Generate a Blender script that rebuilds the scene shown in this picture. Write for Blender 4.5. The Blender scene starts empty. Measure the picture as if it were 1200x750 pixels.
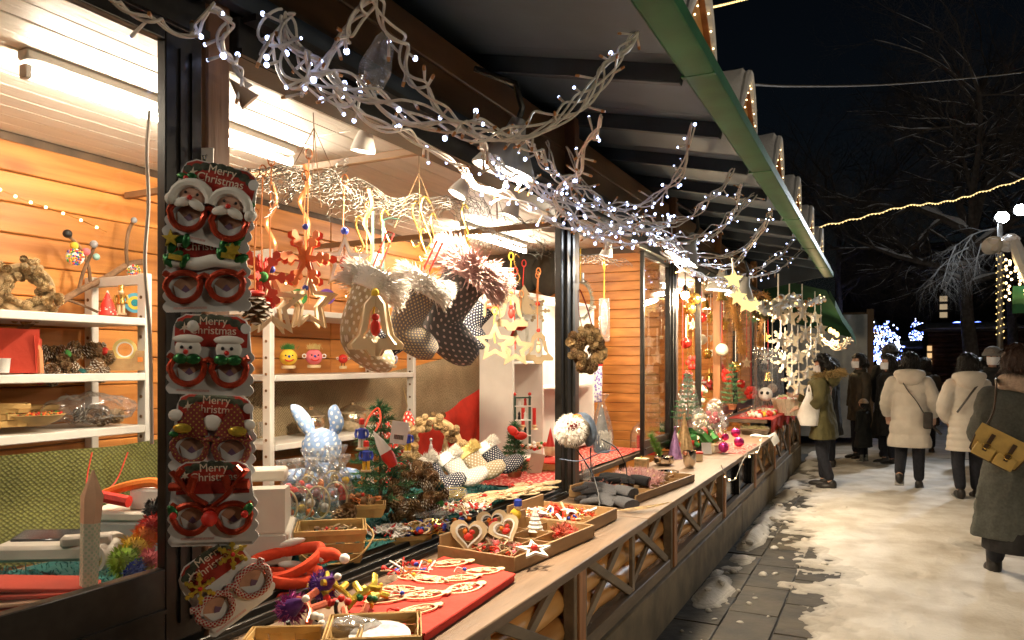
import bpy, bmesh, math, random
from mathutils import Vector, Matrix, Euler, noise
R = random.Random(7)
rad = math.radians
V = Vector
scene = bpy.context.scene
COL = scene.collection

# ---------------------------------------------------------------- camera, night sky, unseen lamps added out in the square
cam_d = bpy.data.cameras.new('camera')
cam = bpy.data.objects.new('camera', cam_d); COL.objects.link(cam)
cam.location = (0, 0, 1.55)
cam.rotation_euler = (rad(90), 0, rad(25.8))
cam_d.sensor_width = 36; cam_d.lens = 27; cam_d.shift_y = 0.0417
cam_d.clip_start = 0.05; cam_d.clip_end = 500
cam_d.dof.use_dof = True; cam_d.dof.focus_distance = 3.6; cam_d.dof.aperture_fstop = 11.0
scene.camera = cam

world = bpy.data.worlds.new('World'); scene.world = world; world.use_nodes = True
wn = world.node_tree.nodes; wl = world.node_tree.links
bg = wn['Background']; bg.inputs['Strength'].default_value = 0.0008
sky = wn.new('ShaderNodeTexSky'); sky.sky_type = 'NISHITA'; sky.sun_disc = False
sky.sun_elevation = rad(22); sky.sun_rotation = rad(200)
wl.new(sky.outputs[0], bg.inputs['Color'])

scene.view_settings.view_transform = 'Standard'
scene.view_settings.look = 'None'
scene.view_settings.exposure = 0.25
scene.view_settings.gamma = 1
scene.render.engine = 'CYCLES'
scene.cycles.use_denoising = True
scene.cycles.max_bounces = 8
scene.cycles.transparent_max_bounces = 16
scene.cycles.sample_clamp_indirect = 4.0
scene.cycles.caustics_reflective = False
scene.cycles.caustics_refractive = False

def lamp(name, kind, loc, power, col=(1, .85, .65), size=.1, aim=None, spot=None, parent=None, blend=.5):
    d = bpy.data.lights.new(name, kind); d.energy = power; d.color = col
    if kind == 'AREA':
        if isinstance(size, tuple):
            d.shape = 'RECTANGLE'; d.size, d.size_y = size
        else:
            d.shape = 'DISK'; d.size = size
    elif kind == 'SPOT':
        d.spot_size = rad(spot); d.spot_blend = blend; d.shadow_soft_size = size
    else:
        d.shadow_soft_size = size
    o = bpy.data.objects.new(name, d); COL.objects.link(o); o.location = loc
    if aim is not None:
        o.rotation_euler = (V(aim) - V(loc)).to_track_quat('-Z', 'Y').to_euler()
    if parent: o.parent = parent; o.matrix_parent_inverse = parent.matrix_basis.inverted()
    return o

# ---------------------------------------------------------------- materials
MATS = {}
def mat(name, col, rough=.6, var=.12, scale=18, bump=.08, metal=0, stretch=(1, 1, 1), col2=None, spec=.4, detail=4, lo=.35, hi=.65,
        bscale=None, trans=0, sss=0, knots=0, wet=None):
    if name in MATS: return MATS[name]
    m = bpy.data.materials.new(name); m.use_nodes = True; MATS[name] = m
    n = m.node_tree.nodes; l = m.node_tree.links; b = n['Principled BSDF']
    b.inputs['Roughness'].default_value = rough; b.inputs['Metallic'].default_value = metal
    b.inputs['Specular IOR Level'].default_value = spec
    tc = n.new('ShaderNodeTexCoord'); mp = n.new('ShaderNodeMapping'); mp.inputs['Scale'].default_value = stretch
    geo = n.new('ShaderNodeObjectInfo')
    add = n.new('ShaderNodeVectorMath'); add.operation = 'ADD'
    rs = n.new('ShaderNodeVectorMath'); rs.operation = 'SCALE'; rs.inputs['Scale'].default_value = 9
    cx = n.new('ShaderNodeCombineXYZ')
    for k in range(3): l.new(geo.outputs['Random'], cx.inputs[k])
    l.new(cx.outputs[0], rs.inputs[0])
    l.new(tc.outputs['Object'], add.inputs[0]); l.new(rs.outputs[0], add.inputs[1])
    l.new(add.outputs[0], mp.inputs['Vector'])
    nz = n.new('ShaderNodeTexNoise'); nz.inputs['Scale'].default_value = scale; nz.inputs['Detail'].default_value = detail
    l.new(mp.outputs[0], nz.inputs['Vector'])
    rp = n.new('ShaderNodeValToRGB')
    a = tuple(max(0, c * (1 - var)) for c in col); c2 = col2 or tuple(min(1, c * (1 + var)) for c in col)
    rp.color_ramp.elements[0].color = (*a, 1); rp.color_ramp.elements[1].color = (*c2, 1)
    rp.color_ramp.elements[0].position = lo; rp.color_ramp.elements[1].position = hi
    l.new(nz.outputs['Fac'], rp.inputs[0])
    # every object of the material is a touch lighter or darker than the next
    hs = n.new('ShaderNodeHueSaturation'); mr = n.new('ShaderNodeMapRange')
    mr.inputs['To Min'].default_value = 1 - var * .7; mr.inputs['To Max'].default_value = 1 + var * .7
    l.new(geo.outputs['Random'], mr.inputs['Value']); l.new(mr.outputs[0], hs.inputs['Value'])
    l.new(rp.outputs[0], hs.inputs['Color']); l.new(hs.outputs[0], b.inputs['Base Color'])
    src = hs.outputs[0]
    if knots:                                             # dark oval knots here and there in the wood
        vz = n.new('ShaderNodeTexVoronoi'); vz.inputs['Scale'].default_value = knots; mk = n.new('ShaderNodeMapping'); mk.inputs['Scale'].default_value = (1, .45, 1)
        l.new(add.outputs[0], mk.inputs[0]); l.new(mk.outputs[0], vz.inputs['Vector'])
        kr = n.new('ShaderNodeValToRGB'); kr.color_ramp.elements[0].position = .05; kr.color_ramp.elements[1].position = .13
        kr.color_ramp.elements[0].color = (.3, .2, .14, 1); l.new(vz.outputs['Distance'], kr.inputs[0])
        mm = n.new('ShaderNodeMix'); mm.data_type = 'RGBA'; mm.blend_type = 'MULTIPLY'; mm.inputs['Factor'].default_value = 1
        l.new(src, mm.inputs['A']); l.new(kr.outputs[0], mm.inputs['B']); src = mm.outputs['Result']; l.new(src, b.inputs['Base Color'])
    if wet:                                               # thin snow is grey slush, deeper snow is clean
        sx = n.new('ShaderNodeSeparateXYZ'); l.new(tc.outputs['Object'], sx.inputs[0]); wz = n.new('ShaderNodeTexNoise'); wz.inputs['Scale'].default_value = 14; wz.inputs['Detail'].default_value = 8
        ad = n.new('ShaderNodeMath'); ad.operation = 'MULTIPLY_ADD'; ad.inputs[1].default_value = .03; l.new(wz.outputs['Fac'], ad.inputs[0]); l.new(sx.outputs['Z'], ad.inputs[2])
        wr = n.new('ShaderNodeMapRange'); wr.inputs['From Min'].default_value = .013; wr.inputs['From Max'].default_value = .036; l.new(ad.outputs[0], wr.inputs['Value'])
        mm = n.new('ShaderNodeMix'); mm.data_type = 'RGBA'; mm.inputs['A'].default_value = (*wet, 1); l.new(wr.outputs[0], mm.inputs['Factor']); l.new(src, mm.inputs['B']); src = mm.outputs['Result']; l.new(src, b.inputs['Base Color'])
    if bump:
        bn = n.new('ShaderNodeTexNoise'); bn.inputs['Scale'].default_value = bscale or scale * 2; bn.inputs['Detail'].default_value = 5
        l.new(mp.outputs[0], bn.inputs['Vector'])
        bp = n.new('ShaderNodeBump'); bp.inputs['Strength'].default_value = bump; bp.inputs['Distance'].default_value = .02
        l.new(bn.outputs['Fac'], bp.inputs['Height']); l.new(bp.outputs[0], b.inputs['Normal'])
    if trans: b.inputs['Transmission Weight'].default_value = trans
    if sss:
        b.inputs['Subsurface Weight'].default_value = sss; b.inputs['Subsurface Radius'].default_value = (.01, .006, .004)
    return m

def emit(name, col, strength, sample=True):
    if name in MATS: return MATS[name]
    m = bpy.data.materials.new(name); m.use_nodes = True; MATS[name] = m
    n = m.node_tree.nodes; n.remove(n['Principled BSDF'])
    e = n.new('ShaderNodeEmission'); e.inputs[0].default_value = (*col, 1); e.inputs[1].default_value = strength
    m.node_tree.links.new(e.outputs[0], n['Material Output'].inputs[0])
    if not sample: m.cycles.emission_sampling = 'NONE'
    return m

def film(name, tint=(1, 1, 1), refl=.1, rough=.02, opac=0.0, crumple=0, ocol=(.8, .8, .8)):
    """clear glass pane / cellophane: mostly see-through, a share of mirror, a share of milky white"""
    if name in MATS: return MATS[name]
    m = bpy.data.materials.new(name); m.use_nodes = True; MATS[name] = m
    n = m.node_tree.nodes; l = m.node_tree.links; n.remove(n['Principled BSDF'])
    t = n.new('ShaderNodeBsdfTransparent'); t.inputs[0].default_value = (*tint, 1)
    g = n.new('ShaderNodeBsdfGlossy'); g.inputs['Roughness'].default_value = rough
    lw = n.new('ShaderNodeLayerWeight'); lw.inputs[0].default_value = .15
    ma = n.new('ShaderNodeMath'); ma.operation = 'MULTIPLY_ADD'; ma.inputs[1].default_value = .5; ma.inputs[2].default_value = refl
    l.new(lw.outputs['Fresnel'], ma.inputs[0])
    mx = n.new('ShaderNodeMixShader'); l.new(ma.outputs[0], mx.inputs[0]); l.new(t.outputs[0], mx.inputs[1]); l.new(g.outputs[0], mx.inputs[2])
    out = mx
    if crumple:
        tc = n.new('ShaderNodeTexCoord'); vz = n.new('ShaderNodeTexVoronoi'); vz.inputs['Scale'].default_value = crumple
        l.new(tc.outputs['Object'], vz.inputs['Vector'])
        bp = n.new('ShaderNodeBump'); bp.inputs['Strength'].default_value = .9; bp.inputs['Distance'].default_value = .03
        l.new(vz.outputs['Distance'], bp.inputs['Height']); l.new(bp.outputs[0], g.inputs['Normal']); l.new(bp.outputs[0], lw.inputs['Normal'])
    if opac:
        d = n.new('ShaderNodeBsdfDiffuse'); d.inputs[0].default_value = (*ocol, 1)
        m2 = n.new('ShaderNodeMixShader'); m2.inputs[0].default_value = opac
        l.new(mx.outputs[0], m2.inputs[1]); l.new(d.outputs[0], m2.inputs[2]); out = m2
    l.new(out.outputs[0], n['Material Output'].inputs[0])
    return m

def dots(name, base, dot, scale=30, size=.28, rough=.9, rnd=0.0, kind='uv'):
    """printed cloth: spots in rows on the cloth's own u,v"""
    if name in MATS: return MATS[name]
    m = mat(name, base, rough, .08, 60, .1)
    n = m.node_tree.nodes; l = m.node_tree.links; b = n['Principled BSDF']
    tc = n.new('ShaderNodeTexCoord'); vz = n.new('ShaderNodeTexVoronoi'); vz.voronoi_dimensions = '2D'
    mp = n.new('ShaderNodeMapping'); mp.inputs['Rotation'].default_value = (0, 0, rad(45))
    vz.inputs['Scale'].default_value = scale; vz.inputs['Randomness'].default_value = rnd
    l.new(tc.outputs['UV'], mp.inputs[0]); l.new(mp.outputs[0], vz.inputs['Vector'])
    lt = n.new('ShaderNodeMath'); lt.operation = 'LESS_THAN'; lt.inputs[1].default_value = size
    l.new(vz.outputs['Distance'], lt.inputs[0])
    src = b.inputs['Base Color'].links[0].from_socket
    mx = n.new('ShaderNodeMix'); mx.data_type = 'RGBA'; mx.inputs['B'].default_value = (*dot, 1)
    l.new(lt.outputs[0], mx.inputs['Factor']); l.new(src, mx.inputs['A']); l.new(mx.outputs['Result'], b.inputs['Base Color'])
    return m

def weave(name, c1, c2, scale=60, rough=.95, skew=.6):
    """coarse woven cloth with visible threads"""
    if name in MATS: return MATS[name]
    m = mat(name, c1, rough, .15, 6, 0)
    n = m.node_tree.nodes; l = m.node_tree.links; b = n['Principled BSDF']
    tc = n.new('ShaderNodeTexCoord'); vz = n.new('ShaderNodeTexVoronoi'); vz.voronoi_dimensions = '2D'
    mp = n.new('ShaderNodeMapping'); mp.inputs['Rotation'].default_value = (0, 0, rad(35)); mp.inputs['Scale'].default_value = (1, skew, 1)
    vz.inputs['Scale'].default_value = scale; vz.inputs['Randomness'].default_value = .25
    l.new(tc.outputs['UV'], mp.inputs[0]); l.new(mp.outputs[0], vz.inputs['Vector'])
    rp = n.new('ShaderNodeValToRGB'); rp.color_ramp.elements[0].position = .25; rp.color_ramp.elements[1].position = .62
    rp.color_ramp.elements[0].color = (0, 0, 0, 1)
    l.new(vz.outputs['Distance'], rp.inputs[0])
    src = b.inputs['Base Color'].links[0].from_socket
    mx = n.new('ShaderNodeMix'); mx.data_type = 'RGBA'; mx.inputs['B'].default_value = (*c2, 1)
    l.new(rp.outputs[0], mx.inputs['Factor']); l.new(src, mx.inputs['A']); l.new(mx.outputs['Result'], b.inputs['Base Color'])
    bp = n.new('ShaderNodeBump'); bp.invert = True; bp.inputs['Strength'].default_value = .6; bp.inputs['Distance'].default_value = .01
    l.new(vz.outputs['Distance'], bp.inputs['Height']); l.new(bp.outputs[0], b.inputs['Normal'])
    return m

def glitter(name, col, scale=260, rough=.3):
    if name in MATS: return MATS[name]
    m = mat(name, col, rough, .2, 40, 0, metal=.55)
    n = m.node_tree.nodes; l = m.node_tree.links; b = n['Principled BSDF']
    tc = n.new('ShaderNodeTexCoord'); vz = n.new('ShaderNodeTexVoronoi'); vz.inputs['Scale'].default_value = scale
    l.new(tc.outputs['Object'], vz.inputs['Vector'])
    bp = n.new('ShaderNodeBump'); bp.inputs['Strength'].default_value = 1; bp.inputs['Distance'].default_value = .02
    l.new(vz.outputs['Color'], bp.inputs['Height']); l.new(bp.outputs[0], b.inputs['Normal'])
    return m

# ---------------------------------------------------------------- mesh builder
class MB:
    def __init__(s): s.v = []; s.f = []; s.m = []; s.uv = []; s.mi = 0; s.M = None
    def add(s, vs, fs, uv=None):
        k = len(s.v)
        if s.M is not None: vs = [s.M @ V(p) for p in vs]
        s.v += [tuple(p) for p in vs]; s.f += [tuple(i + k for i in f) for f in fs]; s.m += [s.mi] * len(fs)
        s.uv += (uv if uv else [(p[0] + p[1] * .31, p[2] + p[1] * .7) for p in vs])
        return s
    def box(s, c, sz, r=None, bev=0.0):
        hx, hy, hz = (a / 2 for a in sz); b = min(bev, hx * .45, hy * .45, hz * .45)
        if b <= 0:
            vs = [V((x * hx, y * hy, z * hz)) for x in (-1, 1) for y in (-1, 1) for z in (-1, 1)]
            fs = [(0, 1, 3, 2), (4, 6, 7, 5), (0, 4, 5, 1), (2, 3, 7, 6), (0, 2, 6, 4), (1, 5, 7, 3)]
        else:
            vs = []; idx = {}
            for x in (-1, 1):
                for y in (-1, 1):
                    for z in (-1, 1):
                        for k in range(3):
                            p = [x * (hx - b), y * (hy - b), z * (hz - b)]; p[k] = (x * hx, y * hy, z * hz)[k]
                            idx[x, y, z, k] = len(vs); vs.append(V(p))
            fs = []
            def q(l):                                    # order a face outward
                c = sum((vs[i] for i in l), V()) / len(l); nn = (vs[l[1]] - vs[l[0]]).cross(vs[l[2]] - vs[l[0]])
                fs.append(tuple(l) if nn.dot(c) > 0 else tuple(reversed(l)))
            for k in range(3):
                a, d = (k + 1) % 3, (k + 2) % 3
                for sg in (-1, 1):
                    l = []
                    for (i, j) in ((-1, -1), (1, -1), (1, 1), (-1, 1)):
                        t = [0, 0, 0]; t[k] = sg; t[a] = i; t[d] = j; l.append(idx[t[0], t[1], t[2], k])
                    q(l)
                for i in (-1, 1):
                    for j in (-1, 1):
                        l = []
                        for (e, kk) in ((-1, a), (1, a), (1, d), (-1, d)):
                            t = [0, 0, 0]; t[k] = e; t[a] = i; t[d] = j; l.append(idx[t[0], t[1], t[2], kk])
                        q(l)
            for x in (-1, 1):
                for y in (-1, 1):
                    for z in (-1, 1): q([idx[x, y, z, 0], idx[x, y, z, 1], idx[x, y, z, 2]])
        if r is not None: vs = [r @ p for p in vs]
        return s.add([p + V(c) for p in vs], fs)
    def bar(s, a, b, w, h, up=(0, 0, 1), bev=0.0):
        """a straight batten of w x h from a to b"""
        a, b = V(a), V(b); d = b - a; L = d.length; x = d.normalized(); u = V(up)
        y = u.cross(x)
        if y.length < 1e-4: y = V((1, 0, 0)).cross(x)
        y.normalize(); z = x.cross(y)
        return s.box((a + b) / 2, (L, w, h), Matrix((x, y, z)).transposed(), bev)
    def tube(s, pts, r, n=8, caps=True, closed=False, flat=1.0):
        pts = [V(p) for p in pts]; N = len(pts)
        rs = r if isinstance(r, (list, tuple)) else [r] * N
        vs = []; uv = []; t0 = None; u = None; L = 0
        for i, p in enumerate(pts):
            if closed: t = pts[(i + 1) % N] - pts[i - 1]
            else: t = pts[min(i + 1, N - 1)] - pts[max(i - 1, 0)]
            if t.length < 1e-9: t = V((0, 0, 1))
            t.normalize()
            if u is None:
                u = t.orthogonal() if abs(t.z) > .9 else V((0, 0, 1)).cross(t)
            u = u - t * u.dot(t)
            if u.length < 1e-6: u = t.orthogonal()
            u.normalize(); w = t.cross(u)
            if i: L += (p - pts[i - 1]).length
            for k in range(n):
                a = 2 * math.pi * k / n
                vs.append(p + (u * math.cos(a) + w * math.sin(a) * flat) * rs[i])
                uv.append((abs(2 * k / n - 1) * math.pi * max(rs), L))
        fs = []
        for i in range(N if closed else N - 1):
            j = (i + 1) % N
            for k in range(n): fs.append((i * n + k, i * n + (k + 1) % n, j * n + (k + 1) % n, j * n + k))
        if caps and not closed: fs += [tuple(reversed(range(n))), tuple(range((N - 1) * n, N * n))]
        return s.add(vs, fs, uv)
    def ball(s, c, r, nu=12, nv=8, rot=None):
        if not isinstance(r, (tuple, list)): r = (r, r, r)
        vs = []; uv = []
        for j in range(1, nv):
            ph = math.pi * j / nv
            for i in range(nu):
                a = 2 * math.pi * i / nu
                vs.append(V((r[0] * math.sin(ph) * math.cos(a), r[1] * math.sin(ph) * math.sin(a), r[2] * math.cos(ph))))
                uv.append((abs(2 * i / nu - 1) * math.pi * max(r[0], r[1]), -r[2] * math.cos(ph) * 1.2))
        vs += [V((0, 0, r[2])), V((0, 0, -r[2]))]; uv += [(0, r[2]), (0, -r[2])]
        t, b = len(vs) - 2, len(vs) - 1; fs = []
        for j in range(nv - 2):
            for i in range(nu): fs.append((j * nu + i, (j + 1) * nu + i, (j + 1) * nu + (i + 1) % nu, j * nu + (i + 1) % nu))
        for i in range(nu):
            fs.append((t, i, (i + 1) % nu)); fs.append((b, (nv - 2) * nu + (i + 1) % nu, (nv - 2) * nu + i))
        if rot is not None: vs = [rot @ p for p in vs]
        return s.add([p + V(c) for p in vs], fs, uv)
    def lathe(s, prof, n=16, at=(0, 0, 0), rot=None, wob=0):
        vs = []; uv = []
        for (r, z) in prof:
            for k in range(n):
                a = 2 * math.pi * k / n; rr = r * (1 + wob * math.sin(a * 3 + z * 20))
                p = V((rr * math.cos(a), rr * math.sin(a), z))
                vs.append((rot @ p if rot is not None else p) + V(at)); uv.append((abs(2 * k / n - 1) * math.pi * r, z))
        fs = []
        for j in range(len(prof) - 1):
            for k in range(n): fs.append((j * n + k, j * n + (k + 1) % n, (j + 1) * n + (k + 1) % n, (j + 1) * n + k))
        if prof[0][0] > 1e-5: fs.append(tuple(reversed(range(n))))
        if prof[-1][0] > 1e-5: fs.append(tuple(range((len(prof) - 1) * n, len(prof) * n)))
        return s.add(vs, fs, uv)
    def prism(s, poly, h, M=None):
        """flat cut-out: outline in x,z, thickness h along y"""
        k = len(poly); vs = [V((x, -h / 2, z)) for x, z in poly] + [V((x, h / 2, z)) for x, z in poly]
        uv = [(x, z) for x, z in poly] * 2
        fs = [tuple(range(k)), tuple(reversed(range(k, 2 * k)))] + [(i, k + i, k + (i + 1) % k, (i + 1) % k) for i in range(k)]
        if M is not None: vs = [M @ p for p in vs]
        return s.add(vs, fs, uv)
    def ring(s, outer, inner, h, M=None):
        """cut-out with a hole; both outlines have as many points"""
        k = len(outer); vs = []
        for y in (-h / 2, h / 2): vs += [V((x, y, z)) for x, z in outer] + [V((x, y, z)) for x, z in inner]
        fs = []
        for i in range(k):
            j = (i + 1) % k
            fs += [(i, j, k + j, k + i), (2 * k + i, 3 * k + i, 3 * k + j, 2 * k + j), (i, 2 * k + i, 2 * k + j, j), (k + i, k + j, 3 * k + j, 3 * k + i)]
        if M is not None: vs = [M @ p for p in vs]
        return s.add(vs, fs)
    def sheet(s, fn, nu, nv, us=1, vs_=1):
        """cloth: fn(u,v)->point, u,v in 0..1"""
        vs = []; uv = []
        for j in range(nv + 1):
            for i in range(nu + 1):
                vs.append(V(fn(i / nu, j / nv))); uv.append((i / nu * us, j / nv * vs_))
        fs = [(j * (nu + 1) + i, j * (nu + 1) + i + 1, (j + 1) * (nu + 1) + i + 1, (j + 1) * (nu + 1) + i) for j in range(nv) for i in range(nu)]
        return s.add(vs, fs, uv)
    def hair(s, roots, L, w, jit=.4, droop=0.0):
        """thin three-sided fibres from (point, direction) roots"""
        for p, d in roots:
            d = (V(d).normalized() + V((R.uniform(-jit, jit), R.uniform(-jit, jit), R.uniform(-jit, jit)))).normalized()
            l = L * R.uniform(.6, 1.15); a = d.orthogonal().normalized() * w; b = d.cross(a)
            p = V(p); q = p + d * l * .55; e = p + d * l + V((0, 0, -droop * l)); q.z -= droop * l * .2
            s.add([p + a, p - a * .5 + b * .8, p - a * .5 - b * .8, q + a * .7, q - a * .35 + b * .5, q - a * .35 - b * .5, e],
                  [(0, 1, 4, 3), (1, 2, 5, 4), (2, 0, 3, 5), (3, 4, 6), (4, 5, 6), (5, 3, 6)])
        return s
    def mesh(s, name, mats, smooth=40):
        me = bpy.data.meshes.new(name); me.from_pydata(s.v, [], s.f)
        for m in (mats if isinstance(mats, (list, tuple)) else [mats]): me.materials.append(m)
        me.polygons.foreach_set('material_index', s.m)
        ul = me.uv_layers.new(name='uv'); li = [0] * len(me.loops); me.loops.foreach_get('vertex_index', li)
        flat = [c for i in li for c in s.uv[i]]; ul.data.foreach_set('uv', flat)
        if smooth:
            me.polygons.foreach_set('use_smooth', [True] * len(me.polygons)); me.set_sharp_from_angle(angle=rad(smooth))
        me.update(); return me
    def build(s, name, mats, parent=None, loc=None, kind=None, smooth=40, label=None):
        o = bpy.data.objects.new(name, s.mesh(name, mats, smooth)); COL.objects.link(o)
        if parent is not None: o.parent = parent
        if loc is not None: o.location = loc
        elif parent is not None and parent.get('_w'): o.location = tuple(-c for c in parent['_w'])
        if kind: o['kind'] = kind
        if label: o['label'] = label
        return o

def put(name, me, parent=None, loc=(0, 0, 0), rot=(0, 0, 0), sc=1, kind=None, label=None):
    """another object on a shared mesh"""
    o = bpy.data.objects.new(name, me); COL.objects.link(o); o.location = loc; o.rotation_euler = rot
    o.scale = sc if isinstance(sc, (tuple, list)) else (sc, sc, sc)
    if parent is not None: o.parent = parent
    if kind: o['kind'] = kind
    if label: o['label'] = label
    return o
def tag(o, label, cat, group=None):
    o['label'] = label; o['category'] = cat
    if group: o['group'] = group
    return o
def T(name, label, cat, loc=(0, 0, 0), rot=(0, 0, 0), group=None, world=False, sc=1):
    """an Empty at the thing's base; world=True: its parts are given in world coordinates"""
    o = bpy.data.objects.new(name, None); COL.objects.link(o); o.location = loc
    o.rotation_euler = rot if isinstance(rot, (tuple, list, Euler)) else (0, 0, rot)
    o.scale = (sc, sc, sc); o.empty_display_size = .1
    if world: o['_w'] = tuple(loc)
    return tag(o, label, cat, group)
def dup(root, loc, rot=None, label=None, group=None, sc=None):
    r = root.copy(); COL.objects.link(r); r.location = loc
    if rot is not None: r.rotation_euler = rot if isinstance(rot, (tuple, list)) else (0, 0, rot)
    if sc: r.scale = (sc, sc, sc)
    if label: r['label'] = label
    if group: r['group'] = group
    for ch in list(root.children):
        c = ch.copy(); COL.objects.link(c); c.parent = r
        for g in list(ch.children):
            d = g.copy(); COL.objects.link(d); d.parent = c
    return r
def rx(a): return Matrix.Rotation(a, 3, 'X')
def ry(a): return Matrix.Rotation(a, 3, 'Y')
def rz(a): return Matrix.Rotation(a, 3, 'Z')
def spline(pts, per=8):
    """Catmull-Rom through the points"""
    pts = [V(p) for p in pts]; out = []
    q = [pts[0] * 2 - pts[1]] + pts + [pts[-1] * 2 - pts[-2]]
    for i in range(1, len(q) - 2):
        a, b, c, d = q[i - 1:i + 3]
        for k in range(per):
            t = k / per
            out.append(.5 * ((2 * b) + (c - a) * t + (2 * a - 5 * b + 4 * c - d) * t * t + (3 * b - a - 3 * c + d) * t ** 3))
    out.append(pts[-1]); return out
def star_poly(n, ro, ri, a0=math.pi / 2):
    return [((ro if k % 2 == 0 else ri) * math.cos(a0 + k * math.pi / n), (ro if k % 2 == 0 else ri) * math.sin(a0 + k * math.pi / n)) for k in range(2 * n)]
def circ(rx_, rz_=None, n=24, cx=0, cz=0):
    rz_ = rz_ or rx_
    return [(cx + rx_ * math.cos(2 * math.pi * k / n), cz + rz_ * math.sin(2 * math.pi * k / n)) for k in range(n)]
def text_mesh(txt, size, m, depth=.0006, align='CENTER'):
    c = bpy.data.curves.new('lettering', 'FONT'); c.body = txt; c.size = size; c.extrude = depth; c.align_x = align; c.space_line = .8
    o = bpy.data.objects.new('lettering', c); COL.objects.link(o)
    dg = bpy.context.evaluated_depsgraph_get(); me = bpy.data.meshes.new_from_object(o.evaluated_get(dg))
    bpy.data.objects.remove(o); me.materials.clear(); me.materials.append(m); me.name = 'lettering'
    return me

# ---------------------------------------------------------------- palette
M_plank = mat('varnished_pine', (.54, .2, .046), .42, .2, 3.2, .08, stretch=(1, .35, 5), col2=(.7, .3, .075), detail=7, knots=1.7)
M_ceil = mat('white_ceiling_board', (.8, .75, .66), .5, .04, 5, .25, stretch=(6, .4, 6), bscale=14)
M_log = mat('orange_log', (.64, .3, .085), .4, .22, 3, .08, stretch=(3, .5, 3), col2=(.78, .42, .14), detail=6, knots=2.6)
M_lograw = mat('brown_log', (.13, .06, .02), .4, .25, 3, .06, stretch=(3, .6, 3))
M_dark = mat('dark_stained_wood', (.095, .06, .035), .6, .25, 4, .12, stretch=(2, 2, .5))
M_grey = mat('weathered_grey_wood', (.2, .15, .1), .6, .25, 5, .2, stretch=(2, .4, 2), bscale=22)
M_count = mat('worn_counter_wood', (.19, .125, .08), .5, .2, 4, .12, stretch=(5, .5, 5), bscale=16)
M_post = mat('brown_post_wood', (.13, .06, .03), .5, .2, 4, .1, stretch=(6, 6, .5))
M_red = mat('reddish_post_wood', (.34, .15, .06), .5, .2, 4, .1, stretch=(6, 6, .5))
M_black = mat('bronze_black_aluminium', (.022, .02, .018), .32, .2, 30, .02, metal=.3)
M_roof = mat('grey_roof_sheet', (.095, .125, .155), .6, .1, 3, .04)
M_raft = mat('dark_rafter', (.03, .042, .058), .6, .2, 5, .08)
M_green = mat('green_painted_metal', (.03, .15, .06), .42, .2, 5, .05, spec=.22)
M_white = mat('white_painted_board', (.72, .69, .64), .45, .04, 10, .05)
M_snow = mat('trodden_snow', (.56, .51, .44), .75, .08, 3.1, .45, bscale=38, detail=10, col2=(.7, .67, .62), lo=.38, hi=.62, wet=(.13, .11, .08))
M_snowc = mat('clean_snow', (.8, .8, .82), .7, .04, 9, .35, bscale=30)
M_pave = mat('wet_paving_slab', (.028, .022, .014), .6, .45, 5, .5, detail=10, col2=(.06, .047, .028), spec=.25)
M_asph = mat('dark_asphalt', (.04, .04, .042), .7, .25, 8, .3)
M_conc = mat('concrete_plinth_board', (.19, .15, .095), .7, .3, 5, .2, detail=8)
M_glass = film('window_glass', (1, 1, 1), .02, .01)
M_chrome = mat('chrome', (.7, .68, .64), .15, .05, 20, 0, metal=1)
M_fluo = emit('fluorescent_tube', (1, .87, .68), 135)
M_warm = emit('warm_bulb', (1, .74, .42), 60)
M_lampface = emit('lamp_bulb_face', (1, .9, .75), 30)
M_led = emit('blue_white_led', (.5, .6, 1), 8, False)
M_ledw = emit('warm_led', (1, .68, .3), 9, False)
M_cable = mat('clear_cable', (.64, .6, .54), .35, .12, 30, 0, spec=.6)
M_tip = mat('amber_led_tip', (.45, .2, .06), .4, .1, 20, 0)
M_steel = mat('galvanised_wire', (.16, .15, .13), .45, .3, 20, 0, metal=.5)

# ---------------------------------------------------------------- ground, paving, snow
g = MB(); g.sheet(lambda u, v: (-120 + 240 * u, -60 + 260 * v, -.012), 8, 8)
o = g.build('ground', M_asph); o['kind'] = 'structure'
g = MB(); g.box((.5, 6, -.008), (3.6, 16, .006)); pav = g.build('pavement', M_asph); pav['kind'] = 'structure'
g = MB(); g.box((0, 0, 0), (.292, .592, .03), bev=.005); sl = g.mesh('paving_slab', M_pave)
for i in range(5):
    for j in range(15):
        put('paving_slab', sl, pav, (-1.02 + i * .3, 1.3 + j * .6 + (i % 2) * .3, -.009 + R.uniform(-.002, .002)), (R.uniform(-.006, .006), R.uniform(-.006, .006), 0))
def fb(x, y, s, o=0): return noise.fractal(V((x * s + o, y * s, o * .37)), .9, 2.0, 5)
PR = {}
for k in range(260):                                      # trodden footprints
    px, py, a = R.uniform(-.75, 4), 2 + 11 * R.random() ** 1.2, R.choice((0, 0, 3.14)) + R.gauss(0, .35)
    for i in (-1, 0, 1):
        for j in (-1, 0, 1): PR.setdefault((int(px * 3) + i, int(py * 3) + j), []).append((px, py, math.cos(a), math.sin(a)))
def foot(x, y):
    h = 0
    for px, py, ca, sa in PR.get((int(x * 3), int(y * 3)), ()):
        u = ((x - px) * ca + (y - py) * sa) / .055; v = (-(x - px) * sa + (y - py) * ca) / .14; q = u * u + v * v
        if q < 2: h += -.007 * (1 - q * q) if q < 1 else .002 * (2 - q)
    return h
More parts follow.
